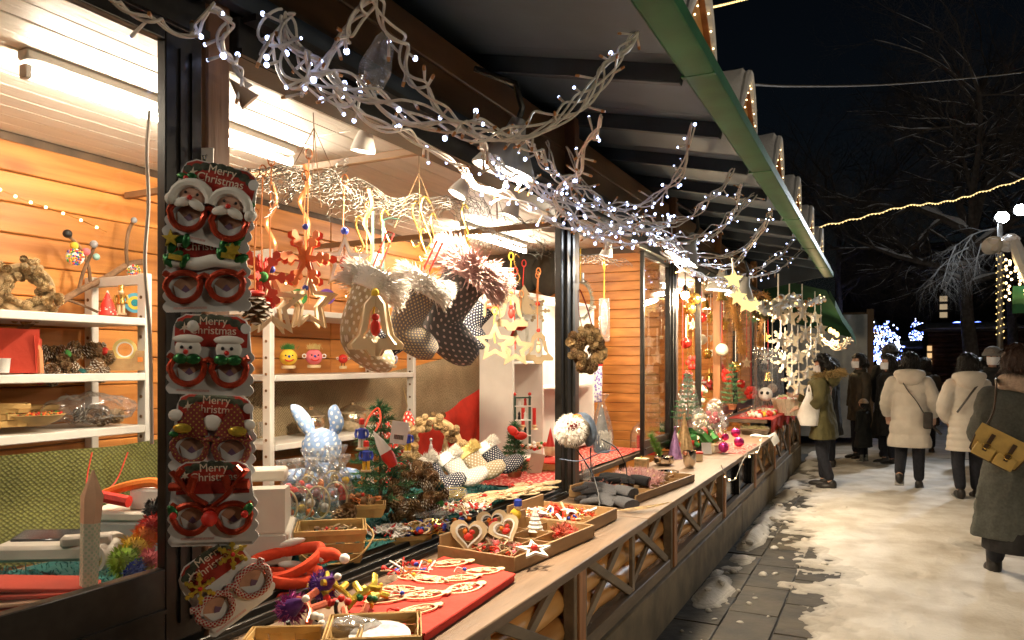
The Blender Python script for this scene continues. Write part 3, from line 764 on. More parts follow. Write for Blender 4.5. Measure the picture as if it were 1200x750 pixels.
# ---- pine cones and wreaths
def cone_mesh(name, r, L, m_, tip=None):
    m = MB(); m.mi = 0; m.ball((0, 0, 0), (r * .55, r * .55, L * .48), 8, 6)
    for j in range(7):
        z = -L * .45 + j * L * .145; rr = r * math.sin(math.pi * (.2 + j * .115)) ; k = 7 if j < 5 else 4
        for i in range(k):
            a = 2 * math.pi * (i + .5 * (j % 2)) / k; ca, sa = math.cos(a), math.sin(a); w = r * .34; up = .35 + j * .06
            b = V((ca * rr * .3, sa * rr * .3, z)); e = V((ca * rr, sa * rr, z + r * up * .5)); s = V((-sa, ca, 0))
            m.mi = 0; m.add([b - s * w * .5, b + s * w * .5, e * .88 + b * .12 + s * w, e + V((0, 0, r * .12)), e * .88 + b * .12 - s * w], [(0, 1, 2, 3, 4)])
            m.mi = 1; m.add([e + s * w * .8, e + V((0, 0, r * .1)) + V((ca, sa, 0)) * r * .08, e - s * w * .8, e - V((0, 0, r * .05))], [(0, 1, 2, 3)])
    return m.mesh(name, [m_, tip or M_conel], 0)
ME_cone = cone_mesh('pine_cone', .03, .05, M_cone)
ME_conew = cone_mesh('pine_cone', .032, .05, M_cone, mat('frosted_tip', (.62, .56, .47), .7, .1, 20, .1))
ME_conep = cone_mesh('pine_cone', .03, .05, M_conel, mat('pale_cone_tip', (.55, .4, .2), .6, .1, 20, .1))
def ball_me(name, r, m_): return MB().ball((0, 0, 0), r, 10, 7).mesh(name, m_)
ME_accent = [ball_me('felt_ball', .022, q) for q in (M_redr, M_grn, M_teal)]
def wreath(name, label, p, rot, R0, r, cones, n, tilt=(0, 0, 0), accents=0, core=M_cone, sc=1.0):
    t = T(name, label, 'wreath', p, rot)
    m = MB(); m.tube([(R0 * math.cos(a), 0, R0 * math.sin(a)) for a in [2 * math.pi * k / 28 for k in range(28)]], r * .5, 8, closed=True); m.build('ring', core, t)
    n = int(n * 1.5)
    for k in range(n):
        a = 2 * math.pi * k / n * 1.0 + R.uniform(-.1, .1); b = R.uniform(-1.9, 1.9) - math.pi / 2
        rr = R0 + r * .8 * math.sin(b + math.pi / 2); y = -r * .8 * abs(math.cos(b + math.pi / 2))
        acc = accents and k % accents == 3
        put('felt_ball' if acc else 'pine_cone', R.choice(ME_accent) if acc else R.choice(cones), t, (rr * math.cos(a), y, rr * math.sin(a)), (R.uniform(.6, 2.3), R.uniform(-.7, .7), R.uniform(0, 6)), R.uniform(.75, 1.1) * sc)
    return t
CAMROT = rad(32)
wreath('cone_wreath', 'pale dried seed wreath standing on the top shelf behind the window', (-3.5, 2.167, 1.878), (0, 0, rad(60)), .1, .05, [ME_conep], 46, core=M_conel, sc=.7)
wreath('cone_wreath', 'pine cone wreath with a red ball lying on the middle shelf, left one', (-3.5, 2.285, 1.538), (rad(-40), 0, rad(55)), .07, .035, [ME_conew, ME_cone], 20, accents=9)
wreath('cone_wreath', 'larger pine cone wreath with a red ball on the middle shelf beside the tape dispenser', (-3.5, 2.455, 1.55), (rad(-40), 0, rad(55)), .085, .035, [ME_conew, ME_cone], 24, accents=8)
wreath('cone_wreath', 'big brown pine cone wreath leaning in front of the little tree', (-2.02, 3.093, 0.927), (rad(-30), 0, rad(25)), .1, .05, [ME_cone, ME_cone, ME_conew], 52, accents=14, sc=1.05)
wreath('cone_wreath', 'golden brown cone wreath behind the white cuffed boots', (-2.45, 3.977, 1.049), (rad(-12), 0, rad(30)), .15, .05, [ME_cone, ME_conep, ME_conep], 50, core=M_conel, sc=.85)
w = wreath('cone_wreath', 'dark cone wreath hung on the second post by a red ribbon', (-1.66, 4.478, 1.635), (0, 0, rad(62)), .09, .055, [ME_cone, ME_conep], 40)
m = MB(); m.tube(spline([(0, .02, .09), (-.03, .03, .25), (-.015, .04, .37), (.03, .02, .26), (.07, 0, .1)], 6), .006, 6, flat=.4); m.build('ribbon', mat('dark_red_ribbon', (.2, .02, .02), .6, .1, 20, .1), w)
t = T('wall_hook', 'small clear hook on the second post above the cone wreath', 'hook', (-1.735, 4.633, 2.097))
m = MB(); m.box((0, 0, 0), (.008, .03, .06), bev=.003); m.build('plate', M_plast, t); m = MB(); m.tube([(.004, 0, -.01), (.02, 0, -.03), (.03, 0, -.02)], .004, 6); m.build('hook', M_chrome, t)

# ---- things on the left shelves, seen through the sliding window
t = T('hanging_branch', 'bare forked branch hung with felt balls on the plank wall', 'branch', (-3.7, 2.605, 1.836), world=True)
def wtube(ms, r, nm, m_=M_bark, par=None, n=7):
    m = MB(); m.tube(spline(ms, 5), r, n); return m.build(nm, m_, par if par is not None else t)
wtube([(-3.72, 2.173, 1.629), (-3.7, 2.34, 1.756), (-3.7, 2.535, 1.896), (-3.7, 2.725, 2.002), (-3.72, 2.868, 2.087), (-3.72, 2.976, 2.114)], .017, 'limb')
wtube([(-3.7, 2.568, 1.92), (-3.68, 2.581, 2.017), (-3.66, 2.614, 2.12), (-3.66, 2.628, 2.153)], .009, 'twig')
wtube([(-3.7, 2.633, 1.97), (-3.68, 2.605, 2.054), (-3.66, 2.54, 2.141), (-3.66, 2.481, 2.188)], .009, 'twig')
wtube([(-3.71, 2.855, 2.076), (-3.7, 2.843, 2.175), (-3.7, 2.858, 2.271), (-3.69, 2.882, 2.329)], .01, 'twig')
wtube([(-3.7, 2.513, 1.864), (-3.68, 2.567, 1.846), (-3.66, 2.647, 1.811)], .007, 'twig')
wtube([(-3.7, 2.725, 1.993), (-3.69, 2.783, 1.97)], .008, 'twig')
for p, r, m_ in (((-3.64, 2.468, 2.189), .022, M_bk), ((-3.64, 2.609, 2.157), .02, M_gyf), ((-3.66, 2.859, 2.323), .017, M_gyf), ((-3.64, 2.503, 2.134), .02, M_yel), ((-3.64, 2.567, 2.113), .02, M_pink), ((-3.64, 2.623, 2.094), .018, mat('pale_teal_felt', (.3, .5, .45), .9, .1, 20, .1))):
    m = MB(); m.ball(p, r, 12, 8); m.build('felt_ball', m_, t)
def confetti_disc(p, r, label):
    d = T('felt_disc', label, 'ornament', p, (0, rad(8), rad(58)))
    m = MB(); m.ball((0, 0, 0), (r, .012, r), 14, 8); m.build('disc', M_wht, d)
    for q in range(5):
        m = MB()
        for k in range(14):
            a = R.uniform(0, 6.3); s = r * math.sqrt(R.random()) * .92; m.ball((s * math.cos(a), -.011, s * math.sin(a)), r * .15, 6, 4)
        m.build('bead', RAINBOW[q], d, kind='stuff')
confetti_disc((-3.62, 2.494, 2.076), .042, 'round disc of coloured felt beads on the left twig')
confetti_disc((-3.62, 2.827, 2.04), .036, 'disc of coloured felt beads at the right end of the branch')

def nutcracker(p, label, h=.12, coat=M_gold, hat=M_gold, rot=.9, legs=M_wood):
    t = T('nutcracker', label, 'figurine', p, rot); s = h / .12
    m = MB(); m.box((0, 0, .004 * s), (.04 * s, .03 * s, .008 * s), bev=.002); m.build('base', M_wood, t)
    for k in (-1, 1): m = MB(); m.tube([(k * .008 * s, 0, .008 * s), (k * .008 * s, 0, .045 * s)], .0065 * s, 8); m.build('leg', legs, t)
    m = MB(); m.lathe([(.015 * s, .043 * s), (.016 * s, .05 * s), (.013 * s, .062 * s), (.017 * s, .08 * s), (.008 * s, .084 * s)], 12); m.build('torso', coat, t)
    for k in (-1, 1): m = MB(); m.tube([(k * .019 * s, 0, .079 * s), (k * .024 * s, 0, .06 * s), (k * .02 * s, -.008 * s, .048 * s)], .0055 * s, 7); m.build('arm', coat, t)
    m = MB(); m.ball((0, 0, .093 * s), .011 * s, 10, 8); m.build('head', M_wood2, t)
    m = MB(); m.lathe([(.0115 * s, .098 * s), (.011 * s, .118 * s), (.006 * s, .121 * s)], 10); m.build('hat', hat, t)
    return t
nutcracker((-3.45, 2.621, 1.79), 'pale gold wooden soldier figurine on the top shelf by its end frame', .15)
t = T('cone_tree', 'little red and white beaded cone tree on the top shelf', 'ornament', (-3.45, 2.546, 1.786))
m = MB(); m.lathe([(.042, 0), (.03, .05), (.0005, .12)], 14); m.build('cone', M_redr, t)
m = MB()
for k in range(60):
    u = R.random(); a = R.uniform(0, 6.3); rr = .043 * (1 - u); m.ball((rr * math.cos(a), rr * math.sin(a), .118 * u), .004, 5, 4)
m.build('bead', M_wht, t, kind='stuff')
t = T('target_disc', 'blue and yellow ringed disc hanging at the end frame of the left shelf', 'ornament', (-3.72, 2.911, 1.88), (0, 0, rad(60)))
for k, (r, q) in enumerate(((.055, mat('sky_blue_felt', (.1, .35, .5), .9, .1, 20, .1)), (.037, M_yel), (.02, mat('teal_felt', (.02, .2, .25), .9, .1, 20, .1)))):
    m = MB(); m.lathe([(r, -.004), (r, .006 + .003 * k)], 20, rot=rx(rad(90))); m.build('felt_ring', q, t)
t = T('tape_dispenser', 'wooden tape dispenser with a roll of clear tape on the middle shelf', 'tape dispenser', (-3.42, 2.632, 1.511), rad(50))
m = MB(); m.prism([(-.09, 0), (.09, 0), (.09, .1), (.04, .1), (.03, .06), (-.05, .06), (-.06, .1), (-.09, .1)], .07); m.build('block', M_tray, t)
m = MB(); m.ring(circ(.055), circ(.04), .03); m.build('tape_roll', mat('tape_yellow', (.7, .55, .2), .3, .05, 20, 0), t, loc=(-.01, 0, .105))
m = MB(); m.ring(circ(.04), circ(.033), .026); m.build('core', M_wht, t, loc=(-.01, 0, .105))
m = MB(); m.box((.06, -.037, .055), (.022, .002, .022)); m.build('price_sticker', M_org, t)
t = T('paper_bag', 'open red paper bag lying on the middle shelf', 'bag', (-3.45, 2.076, 1.505), rad(45))
m = MB()
for k, (a, b) in enumerate((((-.13, -.05), (-.13, .06)), ((-.13, .06), (.1, .07)), ((.1, .07), (.11, -.05)), ((.11, -.05), (-.13, -.05)))):
    m.add([(a[0], a[1], 0), (b[0], b[1], 0), (b[0] * .95, b[1] * 1.2, .17 + .03 * (k % 2)), (a[0] * 1.1, a[1] * .8, .19 - .04 * (k == 2))], [(0, 1, 2, 3)])
m.build('bag_body', mat('red_kraft_paper', (.5, .05, .025), .8, .1, 6, .2), t)
t = T('paper_bag', 'folded red and tan paper wrap leaning beside the red bag', 'bag', (-3.42, 2.136, 1.505), rad(30))
m = MB(); m.prism([(-.03, 0), (.06, 0), (.055, .1), (.02, .16), (-.01, .12), (-.035, .17)], .03); m.build('wrap', mat('tan_kraft_paper', (.5, .2, .09), .8, .15, 6, .2), t)
t = T('small_tub', 'small white tub at the picture edge on the middle shelf', 'tub', (-3.4, 2.014, 1.506))
MB().lathe([(.025, 0), (.03, .06), (.032, .062), (.028, .063)], 16).build('cup', M_wht, t)

def weave_basket(name, label, p, rot, L, W, H, m_=M_bask, handle=False, taper=.85, group=None, bands=3):
    """chip basket: interlaced bands and rim"""
    t = T(name, label, 'basket', p, rot, group)
    MB().box((0, 0, .004), (L * taper, W * taper, .006)).build('floor', m_, t)
    m = MB()
    for j in range(bands):
        z0 = H * (j + .06) / bands; z1 = H * (j + .94) / bands
        for side in range(4):
            n = max(3, int((L if side % 2 == 0 else W) / .035))
            for k in range(n):
                e = .0035 if (k + j) % 2 else -.0035
                f0, f1 = -1 + 2 * k / n, -1 + 2 * (k + 1) / n
                def pt(f, z):
                    s = taper + (1 - taper) * z / H
                    return [V((f * L / 2 * s, -W / 2 * s - e, z)), V((L / 2 * s + e, f * W / 2 * s, z)), V((-f * L / 2 * s, W / 2 * s + e, z)), V((-L / 2 * s - e, -f * W / 2 * s, z))][side]
                a, b, c_, d = pt(f0, z0), pt(f1, z0), pt(f1, z1), pt(f0, z1); q = (c_ - a).cross(b - a).normalized() * .0022
                m.add([a + q, b + q, c_ + q, d + q, a - q, b - q, c_ - q, d - q], [(0, 1, 2, 3), (7, 6, 5, 4), (0, 4, 5, 1), (1, 5, 6, 2), (2, 6, 7, 3), (3, 7, 4, 0)])
    m.build('woven_side', m_, t, kind='stuff')
    m = MB()
    for o_ in (.004, -.005):
        pts = [(sx * (L / 2 + o_), sy * (W / 2 + o_), H) for sx, sy in ((-1, -1), (1, -1), (1, 1), (-1, 1))]
        for a, b in zip(pts, pts[1:] + pts[:1]): m.bar(a, b, .004, .02, bev=.001)
    m.build('rim', m_, t)
    if handle:
        m = MB(); m.tube(spline([(L / 2 + .006, W * .1, H), (L * .62, -.05, H * .72), (L * .35, -W * .55, H * .2), (-L * .1, -W * .66, H * .12), (-L * .42, -W * .6, H * .45), (-L / 2 - .006, -W * .1, H)], 6), .0045, 6, flat=1.6); m.build('handle', m_, t)
    return t
weave_basket('chip_basket', 'flat pale chip basket at the left end of the low shelf', (-3.45, 2.062, 1.27), rad(62), .16, .12, .09)
weave_basket('chip_basket', 'long pale chip basket behind the bead bowl on the low shelf', (-3.62, 2.281, 1.26), rad(62), .2, .1, .08)
t = T('bead_bowl', 'shallow bowl filled with tiny coloured beads on the low shelf', 'bowl', (-3.42, 2.163, 1.268))
MB().lathe([(.05, 0), (.09, .02), (.125, .05), (.12, .052), (.085, .028)], 20).build('bowl', M_bask, t)
for q in range(4):
    m = MB()
    for k in range(60):
        a = R.uniform(0, 6.3); s = .11 * math.sqrt(R.random()); m.ball((s * math.cos(a), s * math.sin(a), .046 + R.uniform(0, .012)), .006, 5, 4)
    m.build('bead', (M_org, M_redr, M_grn, M_cone)[q], t, kind='stuff')
def crumple_bag(p, size, label, rot=0, cat='plastic bag', m_=None, contents=None, name='plastic_bag', seed=0):
    t = T(name, label, cat, p, rot)
    m = MB(); m.ball((0, 0, size[2]), size, 36, 22)
    for k in range(len(m.v)):
        q = V(m.v[k]); n_ = noise.noise_vector(q * 16 + V((seed, 0, 0))) + .7 * noise.noise_vector(q * 40); m.v[k] = tuple(q + n_ * .32 * min(size) + V((0, 0, 0)))
        if m.v[k][2] < 0: m.v[k] = (m.v[k][0], m.v[k][1], 0)
    m.build('film', m_ or M_poly, t, smooth=25)
    return t
t = crumple_bag((-3.45, 2.451, 1.253), (.2, .12, .075), 'clear plastic bag of pine cones lying on the low shelf', rad(60))
for k in range(9): put('pine_cone', R.choice([ME_cone, ME_conew, ME_conep]), t, (R.uniform(-.05, .16), R.uniform(-.05, .05), R.uniform(.03, .07)), (R.uniform(0, 3), R.uniform(0, 3), 0), 1.3)

# ---- felt faces and jars on the second shelf unit
def felt_face(p, r, col, hair, label, ears=False, small=False):
    t = T('felt_toy', label, 'felt toy', p, rad(48), group='round felt faces on the white shelf')
    MB().lathe([(r * .75, 0), (r * .8, .006), (r * .8, .018), (r * .7, .02)], 16).build('wooden_base', M_wood, t)
    z = .02 + r * (1.45 if small else .95)
    m = MB(); m.ball((0, 0, z), (r, r * .9, r * .95), 16, 10); m.build('head', col, t)
    m = MB()
    for s in (-1, 1): m.ball((s * r * .38, -r * .82, z + r * .2), r * .1, 8, 6)
    m.build('eye', M_bk, t)
    m = MB(); m.ball((0, -r * .92, z + r * .08), r * .15, 8, 6); m.build('nose', M_blu if not small else M_bk, t)
    m = MB(); m.tube([(r * .5 * math.sin(a), -r * .84 - .002, z - r * .12 - r * .32 * math.cos(a)) for a in [-1.2 + .3 * k for k in range(9)]], r * .08, 6); m.build('mouth', M_redr, t)
    if hair:
        m = MB(); m.hair([(V((R.gauss(0, .3) * r, R.gauss(0, .3) * r, z + r * .9)), (R.uniform(-.6, .6), R.uniform(-.6, .6), 1)) for _ in range(160)], r * .75, .002, .3); m.build('hair', hair, t, kind='stuff')
    if ears:
        for s in (-1, 1): m = MB(); m.tube([(s * (r * 1.15 + r * .22 * math.cos(a)), -r * .2, z + r * .1 + r * .22 * math.sin(a)) for a in [k * math.pi / 5 for k in range(10)]], r * .06, 5, closed=True); m.build('ear', M_wht, t)
    if small:
        m = MB()
        for s in (-1, 1): m.tube([(s * r * .3, 0, .018), (s * r * .25, 0, z - r * .8)], r * .08, 5)
        m.build('wire_leg', M_bk, t)
felt_face((-3.42, 3.794, 1.512), .056, M_yel, M_grn, 'yellow felt face with green hair')
felt_face((-3.42, 4.039, 1.516), .056, M_pink, M_fury, 'pink felt face with yellow hair and wire curl ears', True)
felt_face((-3.42, 4.345, 1.508), .034, M_redr, None, 'small red felt bird face on a wooden base', True, True)
felt_face((-3.42, 4.561, 1.513), .026, M_org, None, 'tiny orange felt face beside the red one', False, True)
felt_face((-3.42, 4.938, 1.51), .05, mat('white_blue_felt', (.6, .65, .8), .9, .2, 20, .1), M_redr, 'white and blue felt face partly behind the hanging boots')
for (u, m_, lb, p) in ((0, M_grn, 'green felt disc leaning on the top shelf', (-3.4, 3.867, 1.919)), (1, mat('purple_felt', (.2, .08, .4), .9, .1, 20, .1), 'purple ringed felt disc on the top shelf', (-3.4, 4.146, 1.944)), (2, M_yel, 'yellow felt wedge on the top shelf behind the silver ornament', (-3.4, 4.464, 2.008))):
    t = T('felt_disc', lb, 'felt toy', p, (0, 0, rad(48))); m = MB(); m.lathe([(.05, -.01), (.055, 0), (.05, .012)], 18, (0, 0, .055), rx(rad(80))); m.build('disc', m_, t)
    m = MB(); m.lathe([(.03, .012), (.02, .02)], 14, (0, 0, .055), rx(rad(80))); m.build('spot', RAINBOW[u + 2], t)
def jar(p, s, label, prof, m_=M_mirr):
    t = T('glass_jar', label, 'jar', p)
    MB().lathe([(r * s, z * s) for r, z in prof], 24).build('jar_body', m_, t)
    MB().lathe([(.55 * s * r, s * (1.0 + z)) for r, z in ((1, 0), (1.05, .04), (.7, .18), (.3, .28), (.16, .3), (.2, .36), (.0005, .44))], 20).build('lid', m_, t)
    return t
J = ((.28, 0), (.36, .02), (.16, .14), (.14, .2), (.42, .4), (.55, .62), (.56, .8), (.5, .94), (.53, 1.0))
jar((-3.5, 4.555, 1.0), .19, 'gilded mercury glass lidded jar on the lower shelf', J)
jar((-3.5, 4.099, 1.017), .17, 'silvery lidded jar half hidden behind the blue plush rabbit', J)
for i, uv in enumerate(((-3.55, 3.69, 1.085), (-3.55, 3.743, 1.08))):
    t = T('glass_tumbler', ('clear glass tumbler behind the shelf upright, left one', 'clear glass tumbler behind the shelf upright, right one')[i], 'glass', uv)
    MB().lathe([(.025, 0), (.032, .09), (.03, .09), (.024, .006), (.0005, .006)], 16).build('tumbler', film('clear_glass', (1, 1, 1), .18, .02, .04), t)

# ---- wire mesh hung below the ceiling, with its cords
t = T('wire_mesh', 'crumpled roll of silvery chicken wire hung under the ceiling', 'wire mesh', (-2.05, 2.71, 2.253), world=True)
def hexnet(path, W, nm, cell=.028, amp=.05, seed=0, curl=1.5):
    pts = spline(path, 10); L = sum((b - a).length for a, b in zip(pts, pts[1:])); n = max(4, int(L / (cell * 1.5))); k = max(3, int(W / cell))
    cum = [0]
    for a, b in zip(pts, pts[1:]): cum.append(cum[-1] + (b - a).length)
    def at(s):
        s = max(0, min(L, s)); i = 0
        while i < len(cum) - 2 and cum[i + 1] < s: i += 1
        f = (s - cum[i]) / max(1e-6, cum[i + 1] - cum[i]); return pts[i].lerp(pts[i + 1], f), (pts[i + 1] - pts[i]).normalized()
    def P3(s, w):
        p, d = at(s); side = V((0, 0, 1)).cross(d).normalized(); a = (w / W - .5) * curl * 2
        rr = W / (curl * 2) ; q = p + side * rr * math.sin(a) * 1.2 + V((0, 0, 1)) * rr * (math.cos(a) - .6)
        return q + noise.noise_vector(q * 7 + V((seed, 0, 0))) * amp
    m = MB()
    def seg(a, b): m.tube([a, b], .0013, 3, caps=False)
    for i in range(n):
        for j in range(k):
            s = (i * 1.5) * cell; w = (j + .5 * (i % 2)) * cell
            a, b = P3(s, w), P3(s + cell, w); seg(a, b)
            for dj in (.5, -.5): seg(b, P3(s + cell * 1.5, w + dj * cell))
    m.build(nm, M_steel, t, kind='stuff', smooth=0)
hexnet([(-1.95, 1.944, 2.136), (-2.05, 2.237, 2.251), (-2.1, 2.517, 2.331), (-2.05, 2.604, 2.366)], .3, 'net', .018, .07, 1, 2.2)
hexnet([(-2.1, 2.491, 2.297), (-2.15, 2.842, 2.327), (-2.1, 3.004, 2.302), (-2.05, 3.11, 2.317), (-2.0, 3.183, 2.256)], .26, 'net', .022, .06, 2, 2.2)
hexnet([(-2.2, 2.783, 2.262), (-2.2, 3.184, 2.315), (-2.15, 3.422, 2.367), (-2.1, 3.695, 2.431), (-2.05, 3.82, 2.335)], .26, 'net', .026, .06, 3, 1.8)
hexnet([(-2.1, 3.743, 2.502), (-2.1, 3.872, 2.43), (-2.1, 3.924, 2.341)], .3, 'net', .024, .04, 7, 1.6)
hexnet([(-2.15, 3.882, 2.303), (-2.15, 4.324, 2.317), (-2.1, 4.602, 2.337), (-2.0, 4.683, 2.296)], .34, 'net', .03, .05, 4, 1.5)
hexnet([(-2.1, 4.224, 2.467), (-2.1, 4.47, 2.428), (-2.1, 4.671, 2.477)], .25, 'net', .03, .04, 8, 1.5)
hexnet([(-2.1, 5.337, 2.313), (-2.1, 5.943, 2.399), (-2.0, 6.433, 2.401)], .2, 'net', .03, .04, 5, 1.8)
for cc in ([(-1.92, 2.263, 2.485), (-1.95, 2.303, 2.443)], [(-1.92, 2.99, 2.502), (-1.95, 3.037, 2.434)], [(-1.92, 3.777, 2.538), (-1.95, 3.836, 2.492)]):
    m = MB(); m.tube(cc, .002, 5); e = V(cc[1])
    for dx, dy in ((-.03, -.16), (.05, -.07), (-.05, .1), (.02, .2)): m.tube([e, e + V((dx, dy, -.28))], .0018, 4)
    m.build('cord', mat('brown_cord', (.2, .12, .06), .8, .2, 20, .1), t)
for y, z, lb in ((2.92, 2.5, 'near brown rail crossing under the ceiling'), (4.45, 2.42, 'far brown rail crossing under the ceiling')):
    m = MB(); m.bar((-1.88, y, z), (-3.8, y, z - .02), .03, .035, bev=.003); tag(m.build('ceiling_rail', mat('rail_brown', (.25, .15, .08), .5, .15, 8, .05)), lb, 'rail')

# ---- hanging ornaments
def hanger(t, top, m_=M_orr, r=.0035, ring=True, hook=None):
    """ribbon loop from the ornament's origin up to z=top (local)"""
    m = MB(); m.tube([(0, 0, 0), (-.006, 0, top * .5), (0, 0, top)], r, 5, flat=.5)
    if ring: m.tube([(.012 * math.cos(a) , 0, top + .012 - .03 * 0 + .02 * math.sin(a)) for a in [k * math.pi / 5 for k in range(10)]], r * .8, 5, closed=True)
    m.build('ribbon', m_, t)
    if hook:
        m = MB(); s = hook; m.tube(spline([(-.012 * s, 0, top + .0), (0, 0, top - .012 * s), (.014 * s, 0, top + .008 * s), (0, 0, top + .045 * s), (-.014 * s, 0, top + .075 * s), (0, 0, top + .1 * s), (.014 * s, 0, top + .085 * s)], 5), .0042, 7); m.build('hook', M_gold, t)
def cut(t, outer, inner, h, m_, nm='cutout', rot=0):
    Mr = Matrix.Rotation(rot, 4, 'Z'); m = MB()
    if inner: m.ring(outer, inner, h, Mr)
    else: m.prism(outer, h, Mr)
    return m.build(nm, m_, t)
def flake_poly(r):
    out = []
    for k in range(6):
        a = k * math.pi / 3
        for rr, da in ((.22, -.52), (.45, -.12), (.62, -.32), (.72, -.22), (.72, -.08), (.88, -.16), (1, -.07), (1, .07), (.88, .16), (.72, .08), (.72, .22), (.62, .32), (.45, .12)): out.append((r * rr * math.cos(a + da), r * rr * math.sin(a + da)))
    return out
def hang(name, label, p, top, cat='ornament', rot=CAMROT, **kw):
    t = T(name, label, cat, p, rot); hanger(t, top, **kw); return t
FR = rad(40)
t = hang('snowflake', 'red orange cut-out snowflake at the left edge beside the glasses cards', (-1.95, 2.035, 1.848), .36, rot=FR)
cut(t, flake_poly(.105), None, .006, M_ferro); cut(t, flake_poly(.085), None, .006, M_redr, rot=1.3)
m = MB(); m.ball((0, -.008, 0), .02, 8, 6); m.build('bead', M_grn, t)
t = hang('snowflake', 'double orange cut-out snowflake with wooden edges hanging left of the stars', (-1.95, 2.255, 1.94), .3, rot=FR)
mo = mat('orange_lacquer', (.7, .2, .06), .4, .1, 20, .03)
for a in (0, .7, -.7): cut(t, flake_poly(.115), None, .006, mo if a else M_ferro, rot=a)
for s in (0, 1): m = MB(); m.ball((0, 0, .12 - .23 * s), .012, 8, 6); m.build('bead', M_blu, t)
t = T('star_ornament', 'wooden star with a red figure inside, hanging low beside the red snowflake', 'ornament', (-1.95, 2.077, 1.755), FR)
hanger(t, .5)
for a in (0, 1.0): cut(t, star_poly(5, .125, .055), star_poly(5, .085, .035), .008, M_wood2, rot=a)
m = MB(); m.ball((0, 0, .02), (.02, .02, .035), 10, 8); m.build('figure', M_redr, t); m = MB(); m.ball((0, 0, .125), .014, 8, 6); m.build('bead', M_blu, t)
t = T('star_ornament', 'layered pale wooden star hanging under the orange snowflake', 'ornament', (-1.95, 2.274, 1.775), FR); hanger(t, .55)
for a in (0, .5, 1.0, -.5): cut(t, star_poly(5, .115, .055), star_poly(5, .085, .04), .008, M_wood2, rot=a)
t = T('star_ornament', 'white edged wooden star with a blue bead hanging on an orange cord', 'ornament', (-1.95, 2.488, 1.955), FR); hanger(t, .32)
cut(t, star_poly(5, .115, .05), star_poly(5, .08, .034), .016, M_wood2); cut(t, star_poly(5, .1, .045), star_poly(5, .075, .032), .03, M_wht)
m = MB(); m.ball((0, 0, .125), .016, 10, 8); m.build('bead', M_blu, t); m = MB(); m.ball((0, 0, -.005), (.02, .02, .03), 10, 8); m.build('figure', M_ferro, t)
t = hang('snowflake', 'silvery white snowflake cluster behind the white star', (-2.1, 2.845, 1.948), .3, rot=FR)
for a in (0, .8, -.8): cut(t, flake_poly(.11), None, .006, mat('silver_lacquer', (.75, .72, .68), .3, .06, 20, .03), rot=a)
m = MB(); m.ball((0, -.02, .01), .016, 8, 6); m.ball((0, -.015, -.04), .014, 8, 6); m.build('bead', M_ferro, t)
t = hang('cone_ornament', 'dark pine cone with a red cap hanging behind the glasses cards', (-1.9, 1.951, 1.737), .3, rot=FR)
put('pine_cone', ME_conew, t, (0, 0, 0), (math.pi, 0, 0), 1.7); m = MB(); m.ball((0, 0, .045), (.03, .03, .012), 10, 6); m.build('cap', M_redr, t)
for p, L, lb in (((-2.0, 2.13, 2.055), .2, 'folded copper ribbon hanging left of the orange snowflake'), ((-2.0, 2.308, 2.163), .2, 'twisted copper ribbon under the wire mesh'), ((-2.0, 2.715, 2.15), .2, 'copper ribbon loop beside the gold hooks')):
    t = T('ribbon', lb, 'ribbon', p, FR); m = MB(); m.tube(spline([(0, 0, .15), (.015, .01, .08), (-.018, 0, 0), (.014, -.01, -.08), (0, 0, -L)], 6), .012, 6, flat=.25); m.build('strip', M_orr, t)
for p, lb in (((-2.0, 2.746, 2.051), 'dark green ribbon hanging from the wire mesh, left one'), ((-2.0, 2.822, 2.024), 'dark green ribbon folded over a gold hook')):
    t = T('ribbon', lb, 'ribbon', p, FR); m = MB(); m.tube([(0, 0, .16), (0, 0, .14), (0, 0, -.14)], .009, 5, flat=.3)
    if 'folded' in lb: m.tube([(0, 0, .16), (.03, 0, .17), (.075, 0, .165)], .009, 5, flat=.3)
    m.build('strip', mat('dark_green_ribbon', (.02, .09, .07), .5, .1, 20, .05), t)

def S_hook(p, s, label, rot=FR):
    m = MB(); m.tube(spline([(-.018 * s, 0, -.06 * s), (-.002, 0, -.085 * s), (.022 * s, 0, -.055 * s), (.006 * s, 0, -.01 * s), (-.012 * s, 0, .045 * s), (0, 0, .085 * s), (.02 * s, 0, .065 * s)], 6), .0052, 8)
    o = m.build('gold_hook', M_gold, loc=p); o.rotation_euler = (0, 0, rot); return tag(o, label, 'hook', 'gold S hooks on the wire mesh')
S_hook((-2.0, 2.644, 2.092), .9, 'gold S hook beside the copper ribbon loop'); S_hook((-2.0, 2.829, 2.135), 1.1, 'gold S hook above the folded green ribbon')
S_hook((-2.0, 3.085, 2.207), 1.3, 'left gold S hook of the tight cluster above the patterned boot'); S_hook((-1.95, 3.081, 2.206), 1.5, 'largest gold S hook in the middle of the cluster')
S_hook((-2.0, 3.238, 2.194), 1.1, 'right gold S hook of the cluster', 1.2); S_hook((-1.95, 3.066, 2.103), .9, 'lowest gold S hook hanging from another hook'); S_hook((-1.95, 3.466, 2.269), 1.2, 'gold S hook holding the grey boot', 1.0); S_hook((-1.95, 3.493, 2.193), .7, 'small gold hook under the grey boot hook')
S_hook((-2.1, 4.406, 2.147), 1.1, 'gold S hook above the wooden bells')

